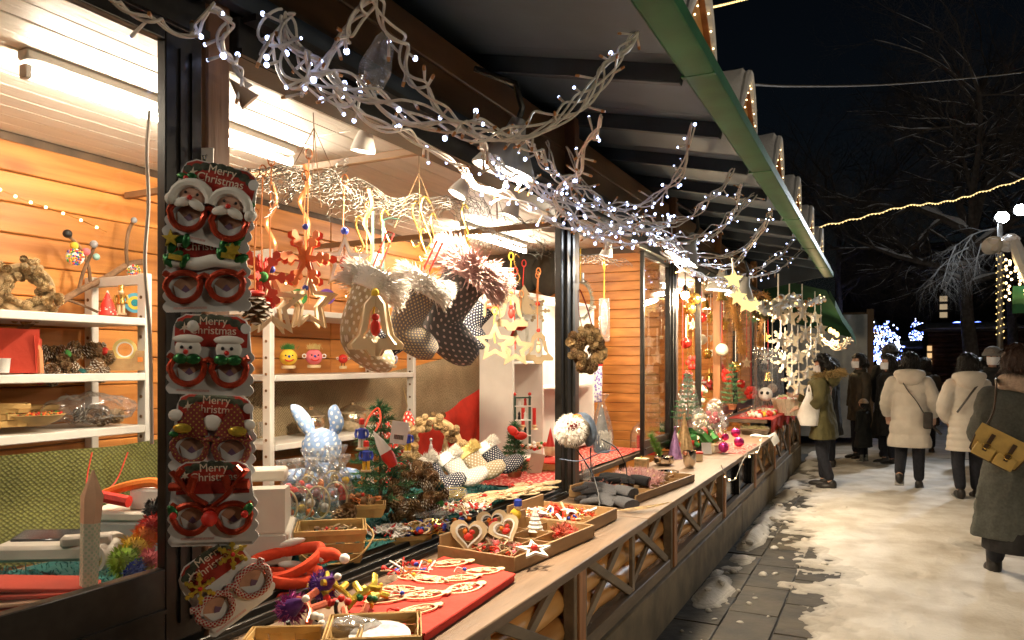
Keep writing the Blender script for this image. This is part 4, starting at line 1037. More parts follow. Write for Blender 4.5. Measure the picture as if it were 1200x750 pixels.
# ---- fur cuffed boots
def boot(name, label, p, rot, s, cloth, fur, furL=.06, hair_n=900, mirror=False, loop=M_redr, top=.2, sole=None):
    """a plush boot: shaft along local z, toe towards +x, cuff at the top"""
    t = T(name, label, 'plush boot', p, rot, sc=s)
    m = MB(); f = -1 if mirror else 1
    path = spline([(-.03 * f, 0, .25), (-.03 * f, 0, .14), (-.028 * f, 0, .06), (.0 * f, 0, -.005), (.08 * f, 0, -.03), (.17 * f, 0, -.04)], 5)
    N = len(path); rs = []
    for i in range(N):
        u = i / (N - 1); rs.append(.108 - .012 * math.sin(u * 3.1) if u < .55 else .098 * max(.12, math.sqrt(max(0, 1 - ((u - .5) / .52) ** 4))))
    m.tube(path, rs, 18, flat=.62); m.build('boot_body', cloth, t)
    roots = []
    for _ in range(hair_n):
        a = R.uniform(0, 6.283); z = R.uniform(.2, .285); d = V((math.cos(a), math.sin(a) * .62, .15 + (z - .24) * 6))
        roots.append((V((-.03 * f + .105 * math.cos(a), .07 * math.sin(a), z)), d))
    m = MB(); m.tube([(-.03 * f, 0, .19), (-.03 * f, 0, .2), (-.03 * f, 0, .28), (-.03 * f, 0, .29)], [.09, .117, .117, .09], 16, flat=.66)
    cf = m.build('cuff', fur, t)
    m = MB(); m.hair(roots, furL, .0035, .45, .12); m.build('fur', fur, cf, kind='stuff')
    if loop:
        m = MB(); m.tube([(-.06 * f, 0, .27), (-.06 * f, 0, .27 + top), (-.03 * f, 0, .275 + top), (-.03 * f, 0, .28)], .006, 5, flat=.4); m.build('loop', loop, t)
    return t
D_grey = dots('grey_dot_cloth', (.1, .095, .095), (.55, .42, .4), 36, .2)
D_navy = dots('navy_dot_cloth', (.02, .024, .045), (.7, .68, .64), 40, .2)
D_beige = dots('beige_dot_cloth', (.42, .33, .21), (.8, .76, .68), 32, .24)
D_nord = dots('nordic_knit', (.16, .145, .15), (.6, .48, .25), 55, .24, .95, 0); D_maro = dots('maroon_knit', (.16, .03, .05), (.5, .42, .4), 70, .3, .95, 0)
D_lg = dots('light_grey_dot_cloth', (.42, .4, .38), (.75, .72, .68), 40, .25)
CR = rad(30)
boot('plush_boot', 'charcoal dotted plush boot with long pale pink fur, biggest of the hanging boots', (-1.72, 2.876, 1.706), (0, rad(33), CR), 1.12, D_grey, M_furp, .085, 1500, top=.02)
boot('plush_boot', 'black dotted plush boot hanging behind the charcoal one', (-1.95, 3.197, 1.687), (0, rad(20), CR), .75, D_navy, M_fury, .05, 700)
boot('plush_boot', 'navy dotted plush boot with its toe pointing right, lowest behind the charcoal one', (-2.0, 3.64, 1.734), (0, rad(40), CR), .7, D_navy, M_furw, .04, 500, loop=None)
boot('plush_boot', 'patterned knit plush boot with thick white fur', (-1.74, 2.627, 1.678), (0, rad(25), CR), .82, D_nord, M_furw, .07, 1300)
boot('plush_boot', 'beige dotted plush boot with cream fur, leftmost of the hanging boots', (-1.76, 2.331, 1.636), (0, rad(22), CR + .4), .9, D_beige, M_furw, .06, 1200)
boot('plush_boot', 'navy dotted boot peeking out under the beige one', (-1.95, 2.771, 1.635), (0, rad(38), CR), .75, D_navy, M_furp, .05, 700, mirror=True)
boot('plush_boot', 'maroon patterned knit boot behind the others', (-2.1, 3.133, 1.687), (0, rad(10), CR), .62, D_maro, M_furw, .04, 400)

def bell_poly(r):
    return [(x * r, z * r) for x, z in ((-.16, 1), (-.42, .72), (-.5, .2), (-.62, -.3), (-.95, -.62), (-.9, -.78), (-.35, -.78), (-.2, -1), (.2, -1), (.35, -.78), (.9, -.78), (.95, -.62), (.62, -.3), (.5, .2), (.42, .72), (.16, 1))]
def bell(name, label, p, r, top, rot=CR, col=M_wood2, rib=M_yel, layers=(0,)):
    t = T(name, label, 'ornament', p, rot); hanger(t, top, rib, .0045)
    o = bell_poly(r); i = [(x * .58, z * .6 + r * .05) for x, z in o]
    for a in layers: cut(t, o, i, .01, col, 'bell_outline', a)
    m = MB(); m.ball((0, 0, r * 1.12), r * .13, 8, 6); m.build('bead', M_yel if rib is M_yel else M_redr, t)
    m = MB(); m.ball((0, 0, -r * .05), (r * .17, r * .12, r * .3), 8, 6); m.ball((0, 0, r * .3), r * .13, 8, 6); m.build('figure', M_redr if rib is M_yel else M_wood, t)
    return t
M_dwood = mat('greyish_plywood', (.25, .18, .1), .6, .1, 6, .06)
bell('bell_ornament', 'layered wooden bell hanging in front of the beige boot', (-1.6, 2.212, 1.678), .105, .1, layers=(0, .7, -.7))
bell('bell_ornament', 'wooden bell with a red scarf figure, upper one beside the bookcase', (-1.75, 3.61, 1.813), .095, .28, col=M_dwood)
bell('bell_ornament', 'wooden bell with a red bead hanging lower by the second post', (-1.75, 3.963, 1.632), .09, .42, col=M_dwood, rib=M_orr)
t = hang('star_ornament', 'pale wooden star with a yellow bead before the bookcase side', (-1.75, 3.424, 1.648), .15, rot=CR, m_=M_yel); cut(t, star_poly(5, .105, .05), star_poly(5, .06, .028), .01, M_dwood)
t = hang('star_ornament', 'wooden star topped with a red bow, low beside the bookcase', (-1.75, 3.661, 1.622), .4, rot=CR, m_=M_redr); cut(t, star_poly(5, .105, .05), star_poly(5, .05, .022), .01, M_dwood)
m = MB(); m.ball((-.03, -.01, .12), (.035, .015, .022), 8, 6, ry(.3)); m.ball((.03, -.01, .12), (.035, .015, .022), 8, 6, ry(-.3)); m.ball((0, -.015, .12), .012, 8, 6); m.tube([(0, -.01, .12), (-.03, -.01, .05)], .009, 5, flat=.4); m.build('bow', M_redr, t)
t = hang('reindeer_ornament', 'small curly wooden reindeer cut-out hanging by the bookcase edge', (-1.8, 3.493, 1.856), .12, rot=CR); 
m = MB(); m.tube(spline([(-.04, 0, -.07), (-.03, 0, 0), (.03, 0, .0), (.04, 0, -.07)], 6), .011, 6, flat=.5); m.tube(spline([(.02, 0, 0), (.03, 0, .04), (-.01, 0, .075), (.03, 0, .09)], 6), .009, 6, flat=.5); m.tube(spline([(-.01, 0, .02), (-.035, 0, .06), (-.005, 0, .095)], 5), .008, 6, flat=.5); m.build('cutout', M_dwood, t)
m = MB(); m.tube([(-.03, -.008, -.02), (.03, -.008, -.02)], .009, 6); m.build('scarf', M_ferro, t)
t = hang('tree_ornament', 'wooden fir tree cut-out with red cord behind the upper bell', (-1.85, 3.984, 1.906), .2, rot=CR, m_=M_redr); cut(t, [(0, .09), (.035, .03), (.02, .03), (.05, -.02), (.03, -.02), (.065, -.08), (-.065, -.08), (-.03, -.02), (-.05, -.02), (-.02, .03), (-.035, .03)], None, .01, M_dwood)
t = hang('lantern_ornament', 'dark metal lantern ornament between the wooden bell and the stars', (-1.85, 3.949, 1.729), .2, rot=CR, m_=M_orr)
m = MB()
for sx in (-1, 1):
    for sy in (-1, 1): m.box((sx * .032, sy * .032, 0), (.008, .008, .12))
m.box((0, 0, .065), (.08, .08, .012)); m.box((0, 0, -.065), (.08, .08, .012)); m.tube([(.018 * math.cos(a), 0, .09 + .02 * math.sin(a)) for a in [k * math.pi / 6 for k in range(12)]], .003, 5, closed=True); m.build('frame', M_steel, t)
t = hang('snowflake', 'curly wire snowflake hanging above the lower wooden bell', (-1.85, 4.177, 1.859), .2, rot=CR, m_=M_orr); cut(t, flake_poly(.075), None, .006, M_dwood)
m = MB(); m.ball((0, -.01, .04), .014, 8, 6); m.build('bead', M_redr, t)

# ================================================================ glasses cards on the first post
M_card = mat('white_card', (.66, .66, .66), .5, .03, 20, .02)
M_print = mat('red_printed_card', (.34, .03, .02), .4, .25, 30, .02)
M_printd = mat('dark_foliage_print', (.05, .06, .04), .5, .5, 60, 0)
M_letter = mat('cream_lettering', (.72, .62, .5), .5, .03, 20, 0)
G_red = glitter('red_glitter', (.42, .05, .02)); G_green = glitter('green_glitter', (.03, .16, .05)); G_gold = glitter('gold_glitter', (.62, .46, .06)); G_purple = glitter('purple_glitter', (.13, .05, .3)); G_silver = glitter('silver_glitter', (.6, .58, .6))
M_tart = dots('red_tartan', (.2, .03, .025), (.4, .3, .05), 90, .2, .6, 0)
ME_merry = text_mesh('Merry\nChristmas', .031, M_letter)
def scallop(w, h, lobes=4):
    """card outline with a wavy left and right side"""
    pts = []
    for k in range(lobes * 6 + 1):
        u = k / (lobes * 6); pts.append((w / 2 - .008 + .01 * abs(math.sin(u * lobes * math.pi)), -h / 2 + h * .55 * u))
    pts += [(w * .44, h * .34), (w * .40, h * .44), (w * .3, h * .5), (-w * .3, h * .5), (-w * .40, h * .44), (-w * .44, h * .34)]
    for k in range(lobes * 6 + 1):
        u = 1 - k / (lobes * 6); pts.append((-w / 2 + .008 - .01 * abs(math.sin(u * lobes * math.pi)), -h / 2 + h * .55 * u))
    return pts
def card(p, rot, label, frame, deco, second=False, w=.235, h=.215):
    t = T('glasses_card', label, 'party glasses', p, rot, 'novelty glasses cards on the first post')
    cut(t, scallop(w, h), None, .002, M_card, 'backing_card')
    if second: o = cut(t, scallop(w, h), None, .002, M_card, 'backing_card'); o.location = (-.012, .012, -.012)
    m = MB(); m.prism([(-w * .42, h * .1), (w * .42, h * .1), (w * .42, h * .34), (w * .39, h * .43), (w * .29, h * .485), (-w * .29, h * .485), (-w * .39, h * .43), (-w * .42, h * .34)], .001); pr = m.build('printed_header', M_print, t, loc=(0, -.0022, 0))
    m = MB()
    for k in range(9):
        a = -1 + 2 * k / 8; m.ball((a * w * .36, -.0005, h * (.46 - .1 * abs(a) ** 2)), (.016, .0012, .011), 7, 5)
    m.build('foliage_print', M_printd, pr)
    o = put('lettering', ME_merry, pr, (.005, -.0012, h * .375), (rad(90), 0, 0))
    cut(pr, star_poly(6, .016, .005), None, .0008, M_letter, 'flake_print').location = (-w * .31, -.001, h * .33)
    # two printed faces behind the lenses, the coloured frame over them
    for s in (-1, 1):
        m = MB(); m.prism(circ(.036, .03, 18, s * .055, -.045), .001); lens = m.build('face_print', mat('skin_print', (.42, .23, .15), .6, .2, 30, 0), t, loc=(0, -.002, 0))
        m = MB(); m.prism([(s * .055 - .034, -.035), (s * .055 - .012, -.05), (s * .055, -.042), (s * .055 + .012, -.05), (s * .055 + .034, -.035), (s * .055 + .026, -.066), (s * .055, -.075), (s * .055 - .026, -.066)], .001); m.build('beard_print', M_card, lens, loc=(0, -.0012, 0))
        m = MB(); m.prism([(s * .055 - .012, -.05), (s * .055, -.036), (s * .055 + .012, -.05), (s * .055, -.056)], .001); m.build('mouth_print', mat('mauve_print', (.16, .09, .16), .6, .1, 30, 0), lens, loc=(0, -.0024, 0))
        m = MB(); m.tube([(s * .057 + .046 * math.cos(a) * (1.05 if math.sin(a) > 0 else .95), -.012, -.042 + .038 * math.sin(a)) for a in [k * math.pi / 14 for k in range(28)]], .0085, 8, closed=True); m.build('spectacle_rim', frame, t)
    m = MB(); m.tube([(-.018, -.013, -.02), (0, -.016, -.012), (.018, -.013, -.02)], .008, 8); m.build('bridge', frame, t)
    for s in (-1, 1): m = MB(); m.tube([(s * .09, -.012, -.015), (s * .108, -.012, -.004)], .009, 8); m.build('hinge', frame, t)
    if deco: deco(t)
    m = MB(); m.prism([(-.09, -.1), (.0, -.1), (.0, -.094), (-.09, -.094)], .0005); m.build('small_print', mat('pink_print', (.6, .4, .38), .6, .2, 300, 0), t, loc=(0, -.0016, 0))
    m = MB(); m.prism(circ(.014, .014, 16, w * .4, h * .34), .0012); m.build('price_disc', M_card, t, loc=(0, -.004, 0))
    return t
def santa(t):
    for s in (-1, 1):
        m = MB(); m.tube([(s * .052 + .05 * math.cos(a), -.018, -.002 + .045 * math.sin(a)) for a in [math.pi * k / 8 for k in range(9)]], .013, 8); m.ball((s * .11 if s > 0 else -.105, -.02, -.01), .016, 8, 6); m.build('hat_brim', M_wht, t)
        m = MB(); m.ball((s * .052, -.016, .006), (.036, .008, .026), 10, 6); m.build('face', mat('skin_felt', (.55, .33, .25), .9, .05, 20, .05), t)
        m = MB(); m.ball((s * .052 - .018, -.024, -.012), (.026, .008, .013), 8, 6, ry(-.35)); m.ball((s * .052 + .018, -.024, -.012), (.026, .008, .013), 8, 6, ry(.35)); m.build('moustache', M_wht, t)
        m = MB(); m.ball((s * .052, -.03, .002), .007, 8, 6); m.build('nose', M_redr, t)
        m = MB(); m.ball((s * .052 - .016, -.025, .014), .004, 6, 5); m.ball((s * .052 + .016, -.025, .014), .004, 6, 5); m.build('eye', M_bk, t)
    m = MB(); m.ball((-.09, -.012, .055), (.018, .006, .009), 8, 6); m.ball((-.068, -.012, .06), (.014, .006, .009), 8, 6); m.ball((.1, -.012, .02), (.014, .006, .009), 8, 6); m.build('holly_leaf', G_green, t)
    m = MB(); m.ball((-.078, -.02, .05), .007, 8, 6); m.build('berry', M_redr, t)
def holly(t):
    for s in (-1, 1):
        m = MB()
        for k in range(7): m.ball((s * (.075 + R.uniform(-.03, .03)), -.016, .055 + R.uniform(-.03, .03)), (.022, .01, .012), 8, 5, ry(R.uniform(0, 3)))
        m.build('holly_leaf', G_green, t)
        cut(t, star_poly(5, .024, .01) if s < 0 else star_poly(6, .022, .012), None, .008, G_gold, 'gold_star').location = (s * .082, -.026, .085 if s < 0 else .05)
        m = MB(); m.box((s * .07, -.028, .035), (.036, .004, .014), ry(.2)); m.build('gold_label', G_gold, t)
    m = MB(); m.sheet(lambda u, v: (-.1 + .2 * u, -.012 - .01 * math.sin(3.1 * v), .005 + .035 * v * (.7 + .3 * math.sin(u * 3.1)) + .004 * math.sin(u * 12)), 14, 5); m.build('white_band', M_wht, t)
def snowman(t):
    for s in (-1, 1):
        m = MB(); m.ball((s * .055, -.016, .015), (.036, .012, .03), 12, 8); m.build('face', M_wht, t)
        m = MB(); m.ball((s * .055, -.018, .04), (.042, .013, .013), 10, 6); m.build('hat_brim', M_wht, t)
        m = MB(); m.ball((s * .055, -.03, .006), .007, 8, 6); m.build('nose', M_redr, t)
        m = MB(); m.ball((s * .055 - .012, -.028, .018), .005, 6, 5); m.ball((s * .055 + .012, -.028, .018), .005, 6, 5); m.build('eye', M_bk, t)
        m = MB(); m.ball((s * .055 - .017, -.022, -.012), (.021, .01, .015), 8, 6); m.ball((s * .055 + .017, -.022, -.012), (.021, .01, .015), 8, 6); m.build('bow_tie', G_green, t)
    m = MB(); m.ball((-.045, -.014, .075), .016, 8, 6); m.build('bobble', M_wht, t)
def tartan(t):
    for s in (-1, 1):
        m = MB(); m.prism([(s * .055 - .045, -.005), (s * .055 + .045, -.005), (s * .055 + .03, .05), (s * .055 + .01, .085), (s * .055 - .015, .055)], .012); m.build('tartan_hat', M_tart, t, loc=(0, -.014, 0))
        m = MB(); m.ball((s * .075, -.024, .012), (.026, .006, .014), 8, 6); m.build('gold_bow', G_gold, t)
    for q, e in (((0, -.012, .03), .028), ((-.1, -.012, .045), .021), ((.1, -.012, .03), .019)): m = MB(); m.ball(q, (e, .008, e * .8), 10, 6); m.build('white_pad', M_wht, t)
    m = MB(); m.ball((-.1, -.02, -.005), (.014, .006, .008), 8, 6); m.build('leaf', G_green, t)
def antler(t):
    for s in (-1, 1):
        m = MB(); m.tube(spline([(s * .01, -.016, -.005), (s * .045, -.02, .02), (s * .08, -.02, .06), (s * .1, -.02, .085)], 5), .014, 7, flat=.5); m.tube([(s * .055, -.02, .03), (s * .04, -.02, .07)], .012, 7); m.tube([(s * .07, -.02, .045), (s * .105, -.02, .045)], .012, 7); m.tube([(s * .09, -.02, .07), (s * .07, -.02, .092)], .01, 7); m.build('antler', G_red, t)
        m = MB(); m.ball((s * .1, -.022, -.02), (.012, .006, .02), 8, 6, ry(s * .6)); m.build('holly_leaf', G_green, t)
        m = MB(); m.ball((s * .095, -.03, -.03), .01, 8, 6); m.build('berry', M_redr, t)
    m = MB(); m.ball((0, -.028, -.04), .021, 10, 8); m.build('nose', M_redr, t)
def flakes(t):
    for s in (-1, 1): cut(t, flake_poly(.042), None, .008, G_gold, 'gold_snowflake').location = (s * .056, -.024, .045 + s * .012)
    for q in ((-.056, -.03, .033), (.056, -.03, .057)): m = MB(); m.ball(q, .006, 8, 6); m.build('gem', M_redr, t)
def cardpos(u, v): return None
FC = rad(24)
card((-1.586, 1.477, 1.965), (0, rad(13), FC), 'glasses card with two Santa faces, topmost on the post', G_red, santa)
card((-1.618, 1.483, 1.793), (0, rad(-1), FC), 'glasses card with glitter holly and gold stars, second from the top', G_red, holly)
card((-1.624, 1.503, 1.571), (0, rad(2), FC), 'glasses card with two snowmen in green bow ties', G_red, snowman)
card((-1.634, 1.521, 1.358), (0, rad(3), FC), 'glasses card with tartan hats and gold bows', M_tart, tartan)
card((-1.602, 1.491, 1.181), (0, rad(-2), FC), 'glasses card with red glitter antlers and a red nose', G_red, antler, True)
card((-1.589, 1.52, 0.962), (0, rad(-33), FC + .5), 'crooked glasses card with gold snowflakes, lowest on the post', dots('striped_rim', (.5, .45, .4), (.3, .02, .02), 120, .4), flakes, True, .19, .2)
t = T('wall_hook', 'small white plastic hook on the first post above the glasses cards', 'hook', (-1.743, 1.601, 2.139), (0, 0, FC))
m = MB(); m.box((0, 0, 0), (.036, .006, .052), bev=.008); m.build('plate', M_plast, t); m = MB(); m.tube([(0, -.004, .005), (0, -.02, -.012), (0, -.03, -.004)], .003, 6); m.tube([(0, -.02, -.012), (.006, -.03, -.06)], .004, 6); m.build('hook', M_chrome, t)

# ================================================================ on the near table, behind the sliding window
ZT = .8
RW = rad(50)
t = T('receipt_printer', 'small white and grey receipt printer on the teal fur behind the window', 'printer', (-2.55, 2.021, 0.85), rad(22))
MB().box((0, 0, .06), (.3, .24, .12), bev=.012).build('body', mat('grey_plastic', (.4, .4, .39), .45, .05, 8, .02), t); MB().box((0, 0, .136), (.31, .25, .035), bev=.012).build('lid', M_plast, t); MB().box((0, -.123, .03), (.2, .004, .05), bev=.002).build('drawer', M_plast, t)
MB().box((.06, -.03, .19), (.12, .1, .08), bev=.008).build('paper_box', M_wht, t)
t = T('felt_bundle', 'orange and red felt pieces lying on the printer', 'felt', (-2.5, 1.964, 1.042), rad(22))
m = MB(); m.tube(spline([(-.12, 0, .02), (-.03, 0, .05), (.06, .02, .06), (.12, 0, .03)], 5), [.018] * 16, 8); m.build('orange_piece', M_org, t); m = MB(); m.tube([(-.13, -.04, .02), (0, -.05, .0)], .022, 8); m.build('red_piece', M_redr, t)
t = T('cordless_phone', 'white telephone with a dark display lying on the teal fur', 'telephone', (-2.35, 1.573, 0.927), rad(30))
MB().box((0, 0, .035), (.34, .17, .05), bev=.018).build('base', M_plast, t); MB().box((-.03, .03, .064), (.24, .09, .02), rx(.15), bev=.006).build('display', mat('dark_display', (.03, .035, .04), .15, .1, 10, 0), t); MB().box((.1, -.05, .07), (.14, .05, .035), rz(.3), bev=.012).build('handset', M_plast, t)
def tape(p, rot, label):
    t = T('tape_roll', label, 'tape', p, rot); m = MB(); m.ring(circ(.042), circ(.03), .05); m.build('tape', M_plast, t, loc=(0, 0, .042)); m = MB(); m.ring(circ(.03), circ(.026), .05); m.build('core', M_fury, t, loc=(0, 0, .042))
tape((-2.2, 1.6, 0.903), rad(10), 'roll of white tape showing its hollow core'); tape((-2.25, 1.685, 0.915), rad(70), 'roll of white tape behind the hollow one')
t = T('pompom_garland', 'string of rainbow pompoms hanging against the window frame', 'garland', (-1.98, 1.549, 1.011), world=True)
for (u, v, x, r, m_) in ((182, 598, -2.0, .045, M_bk), (178, 615, -1.98, .045, M_redr), (172, 628, -1.98, .05, M_org), (160, 642, -1.97, .05, M_yel), (146, 656, -1.97, .052, mat('lime_felt', (.25, .4, .03), .9, .1, 20, .1)), (156, 666, -1.95, .042, M_blu), (173, 660, -1.95, .04, M_pink), (172, 674, -1.95, .045, M_fury)):
    pass
POM = [((-2.05, 1.68, 1.088), .04, M_bk), ((-2.03, 1.652, 1.047), .042, M_redr), ((-2.03, 1.624, 1.016), .046, M_org), ((-2.02, 1.581, 0.99), .048, M_yel), ((-2.0, 1.531, 0.968), .05, mat('lime_felt', (.25, .4, .03), .9, .1, 20, .1)), ((-1.97, 1.536, 0.948), .036, mat('royal_blue_felt', (.04, .1, .5), .9, .1, 20, .1)), ((-1.97, 1.588, 0.96), .04, M_pink), ((-1.96, 1.574, 0.917), .042, M_fury)]
for p, r, m_ in POM:
    m = MB(); m.ball((0, 0, 0), r * .8, 10, 8); o = m.build('pompom', m_, t, loc=V(p) - V(t['_w']) * 0 - V(t.location))
    m = MB(); m.hair([((V((R.gauss(0, 1), R.gauss(0, 1), R.gauss(0, 1))).normalized() * r * .7), None) for _ in range(0)], .01, .001)
    rt = [V((R.gauss(0, 1), R.gauss(0, 1), R.gauss(0, 1))).normalized() for _ in range(260)]
    m.hair([(d * r * .72, d) for d in rt], r * .42, .0022, .3); m.build('fibre', m_, o, kind='stuff')
t = T('wrapped_stick', 'pointed stick of wrapped paper standing against the window glass', 'stick', (-1.9, 1.347, 0.954))
m = MB(); m.tube([(0, 0, 0), (0, .005, .17)], [.022, .024], 6); m.build('patterned_wrap', dots('pale_check_paper', (.62, .58, .45), (.4, .5, .35), 90, .3, .7, 0), t); m = MB(); m.tube([(0, .005, .17), (0, .01, .24), (.004, .01, .31)], [.0245, .028, .002], 6); m.build('tip', mat('peach_paper', (.7, .42, .27), .6, .1, 10, .05), t)
t = T('paper_bag', 'stack of red paper bags lying against the window sill', 'paper bags', (-1.98, 1.257, 0.914), rad(40))
for k in range(4): MB().box((R.uniform(-.02, .02), .01 * k, .012 + .014 * k), (.32 - .03 * k, .13, .011), ry(-.05 + .06 * k) @ rz(.06 * k), bev=.003).build('folded_bag', mat('red_kraft_paper', (.5, .05, .025), .8, .1, 6, .2) if k != 1 else mat('peach_paper', (.7, .42, .27), .6, .1, 10, .05), t)
m = MB(); m.tube(spline([(-3.1, 2.214, 1.16), (-3.1, 2.19, 1.052), (-3.05, 2.147, 0.952)], 6), .003, 5); m.tube(spline([(-3.1, 2.39, 1.142), (-3.1, 2.326, 1.014), (-3.08, 2.216, 0.964), (-3.06, 2.17, 0.962)], 6), .003, 5)
tag(m.build('cord_loop', M_redr), 'thin red cord hanging in front of the olive cloth', 'cord')
m = MB(); m.tube(spline([(-2.15, 1.736, 2.369), (-2.15, 1.727, 2.228), (-2.15, 1.733, 2.063), (-2.15, 1.72, 1.867), (-2.15, 1.739, 1.619), (-2.15, 1.746, 1.285)], 6), .006, 6)
tag(m.build('power_cord', M_plast), 'pale cable hanging down inside the sliding window', 'cable')

# ================================================================ on the table behind the track
t = T('cash_register', 'cream plastic cash register beside the first post', 'cash register', (-2.2, 2.202, 0.809), rad(38))
MB().box((0, 0, .06), (.36, .34, .12), bev=.008).build('drawer_box', M_plast, t); MB().box((0, -.003, .07), (.33, .345, .085), bev=.004).build('drawer', mat('pale_grey_plastic', (.56, .53, .48), .4, .04, 8, .02), t)
m = MB(); m.prism([(-.17, .12), (.17, .12), (.17, .16), (.05, .26), (-.17, .28)], .32, Matrix.Rotation(rad(90), 4, 'Z')); m.build('keyboard_housing', M_plast, t); MB().box((0, .1, .30), (.3, .1, .05), bev=.01).build('lid', M_plast, t); MB().box((.1, -.174, .03), (.02, .004, .006)).build('lock', M_bk, t)

def plush_rabbit(p, rot, s, cloth, label, arms=True):
    """a stuffed rabbit: one sewn body, with its scarf a part"""
    t = T('plush_rabbit', label, 'plush toy', p, rot, sc=s)
    m = MB(); m.lathe([(.0005, 0), (.085, .01), (.105, .06), (.095, .13), (.06, .19), (.052, .2), (.085, .22), (.112, .27), (.112, .33), (.08, .39), (.0005, .415)], 24)
    for sx in (-1, 1):
        m.tube(spline([(sx * .06, 0, .37), (sx * .085, 0, .43), (sx * .13 if sx < 0 else .07, 0, .5), (sx * .17 if sx < 0 else .075, 0, .545)], 5), [.02, .03, .036, .04, .043, .045, .046, .046, .045, .043, .041, .038, .034, .028, .02, .006], 12, flat=.7)
        if arms: m.tube(spline([(sx * .07, -.01, .15), (sx * .15, -.03, .14), (sx * .22, -.04, .13)], 5), [.035, .037, .04, .042, .043, .044, .044, .043, .042, .036, .012], 12)
        m.tube(spline([(sx * .06, -.04, .04), (sx * .09, -.14, .03), (sx * .1, -.18, .045)], 5), [.045, .046, .047, .048, .048, .048, .047, .045, .042, .036, .01], 12)
    m.build('body', cloth, t)
    m = MB(); m.tube([(.075 * math.cos(a), .075 * math.sin(a), .205 + .008 * math.sin(2 * a)) for a in [k * math.pi / 10 for k in range(20)]], .022, 8, closed=True, flat=1.2); m.tube([(.02, -.085, .2), (.05, -.1, .14), (.06, -.1, .07)], .024, 8, flat=.5); m.build('scarf', cloth, t)
    return t
D_blue = dots('blue_dot_cloth', (.24, .36, .62), (.8, .8, .78), 26, .25); D_redd = dots('red_dot_cloth', (.62, .04, .03), (.8, .75, .7), 30, .24)
plush_rabbit((-2.62, 3.154, 0.842), rad(35), .9, D_blue, 'blue and white dotted plush rabbit with one drooping ear')
plush_rabbit((-2.75, 4.036, 0.745), rad(35), .92, D_redd, 'red and white dotted plush rabbit hidden behind the little tree', False)

def fir(name, label, p, h, r, n, deco=None, rot=0, pot=True, rows=9):
    """small artificial fir: wire trunk, boughs bristling with needles"""
    t = T(name, label, 'small tree', p, rot)
    m = MB(); m.tube([(0, 0, 0), (0, 0, h)], [.012, .004], 6); m.build('trunk', M_bark, t)
    if pot: m = MB(); m.lathe([(.04, 0), (.055, .06), (.05, .065), (.045, .06)], 14); m.build('pot', mat('terracotta', (.35, .12, .05), .8, .1, 10, .1), t)
    roots = []; mb = MB()
    for j in range(rows):
        z = h * (.14 + .8 * j / (rows - 1)); rr = r * (1 - .85 * j / (rows - 1)) * R.uniform(.85, 1.1)
        k = max(4, int(11 * (1 - .6 * j / rows)))
        for i in range(k):
            a = 2 * math.pi * (i + R.random() * .5) / k; L = rr * R.uniform(.8, 1.12); d = V((math.cos(a), math.sin(a), .12)); e = V((0, 0, z)) + d * L; mb.tube([(0, 0, z), e], [.003, .0015], 3, caps=False)
            for q in range(n * 2):
                u = .18 + .82 * R.random(); b = V((0, 0, z)).lerp(e, u); roots.append((b, d + V((R.gauss(0, .7), R.gauss(0, .7), R.gauss(0, .6)))))
    for q in range(n * 3): roots.append((V((0, 0, h * R.uniform(.85, 1))), V((R.gauss(0, .6), R.gauss(0, .6), 1))))
    bo = mb.build('bough', M_bark, t, kind='stuff'); m = MB(); m.hair(roots, .045, .0028, .25); m.build('needles', M_need, t, kind='stuff')
    return t
t0 = fir('christmas_tree', 'little decorated Christmas tree in the middle of the display', (-2.16, 3.027, 0.837), .52, .19, 18, rot=.4)
def onfir(u, v, x, f): return f
nutcracker((-1.97, 2.627, 1.185), 'nutcracker soldier hanging at the left of the little tree, upper one', .13, M_blu, M_redr, .5, M_wht)
nutcracker((-1.95, 2.63, 1.093), 'nutcracker soldier hanging at the left of the little tree, lower one', .13, M_blu, M_redr, .6, M_yel)
nutcracker((-1.98, 2.989, 1.135), 'nutcracker soldier hanging at the right of the little tree', .12, M_blu, M_wht, .6, M_yel)
m = MB(); m.tube(spline([(-2.08, 2.799, 1.265), (-2.12, 2.885, 1.304), (-2.15, 2.993, 1.336), (-2.1, 2.943, 1.285), (-2.06, 2.848, 1.242)], 5), .005, 5); tag(m.build('ribbon', M_ferro), 'orange ribbon looped over the left of the little tree', 'ribbon')
t = T('gnome_ornament', 'cream and red cone gnome ornament on the front of the little tree', 'ornament', (-1.95, 2.771, 1.16), (0, rad(-30), .5)); m = MB(); m.lathe([(.028, 0), (.02, .05), (.0005, .11)], 12); m.build('cone', M_wht, t); m = MB(); m.lathe([(.02, -.07), (.03, -.02), (.026, 0)], 12); m.build('coat', M_redr, t)
t = T('price_tag', 'white price card hanging in front of the little tree', 'tag', (-1.93, 2.846, 1.24), (0, rad(8), .55)); MB().box((0, 0, 0), (.075, .003, .1)).build('card', M_card, t)
m = MB()
for k in range(16): m.box((-.02 + .0026 * k, -.002, -.02), (.0012 if k % 3 else .002, .001, .02))
m.build('barcode', M_bk, t, kind='stuff')
m = MB(); m.tube([(0, 0, .05), (.02, .0, .12), (-.01, 0, .2)], .002, 4); m.build('string', M_fury, t)

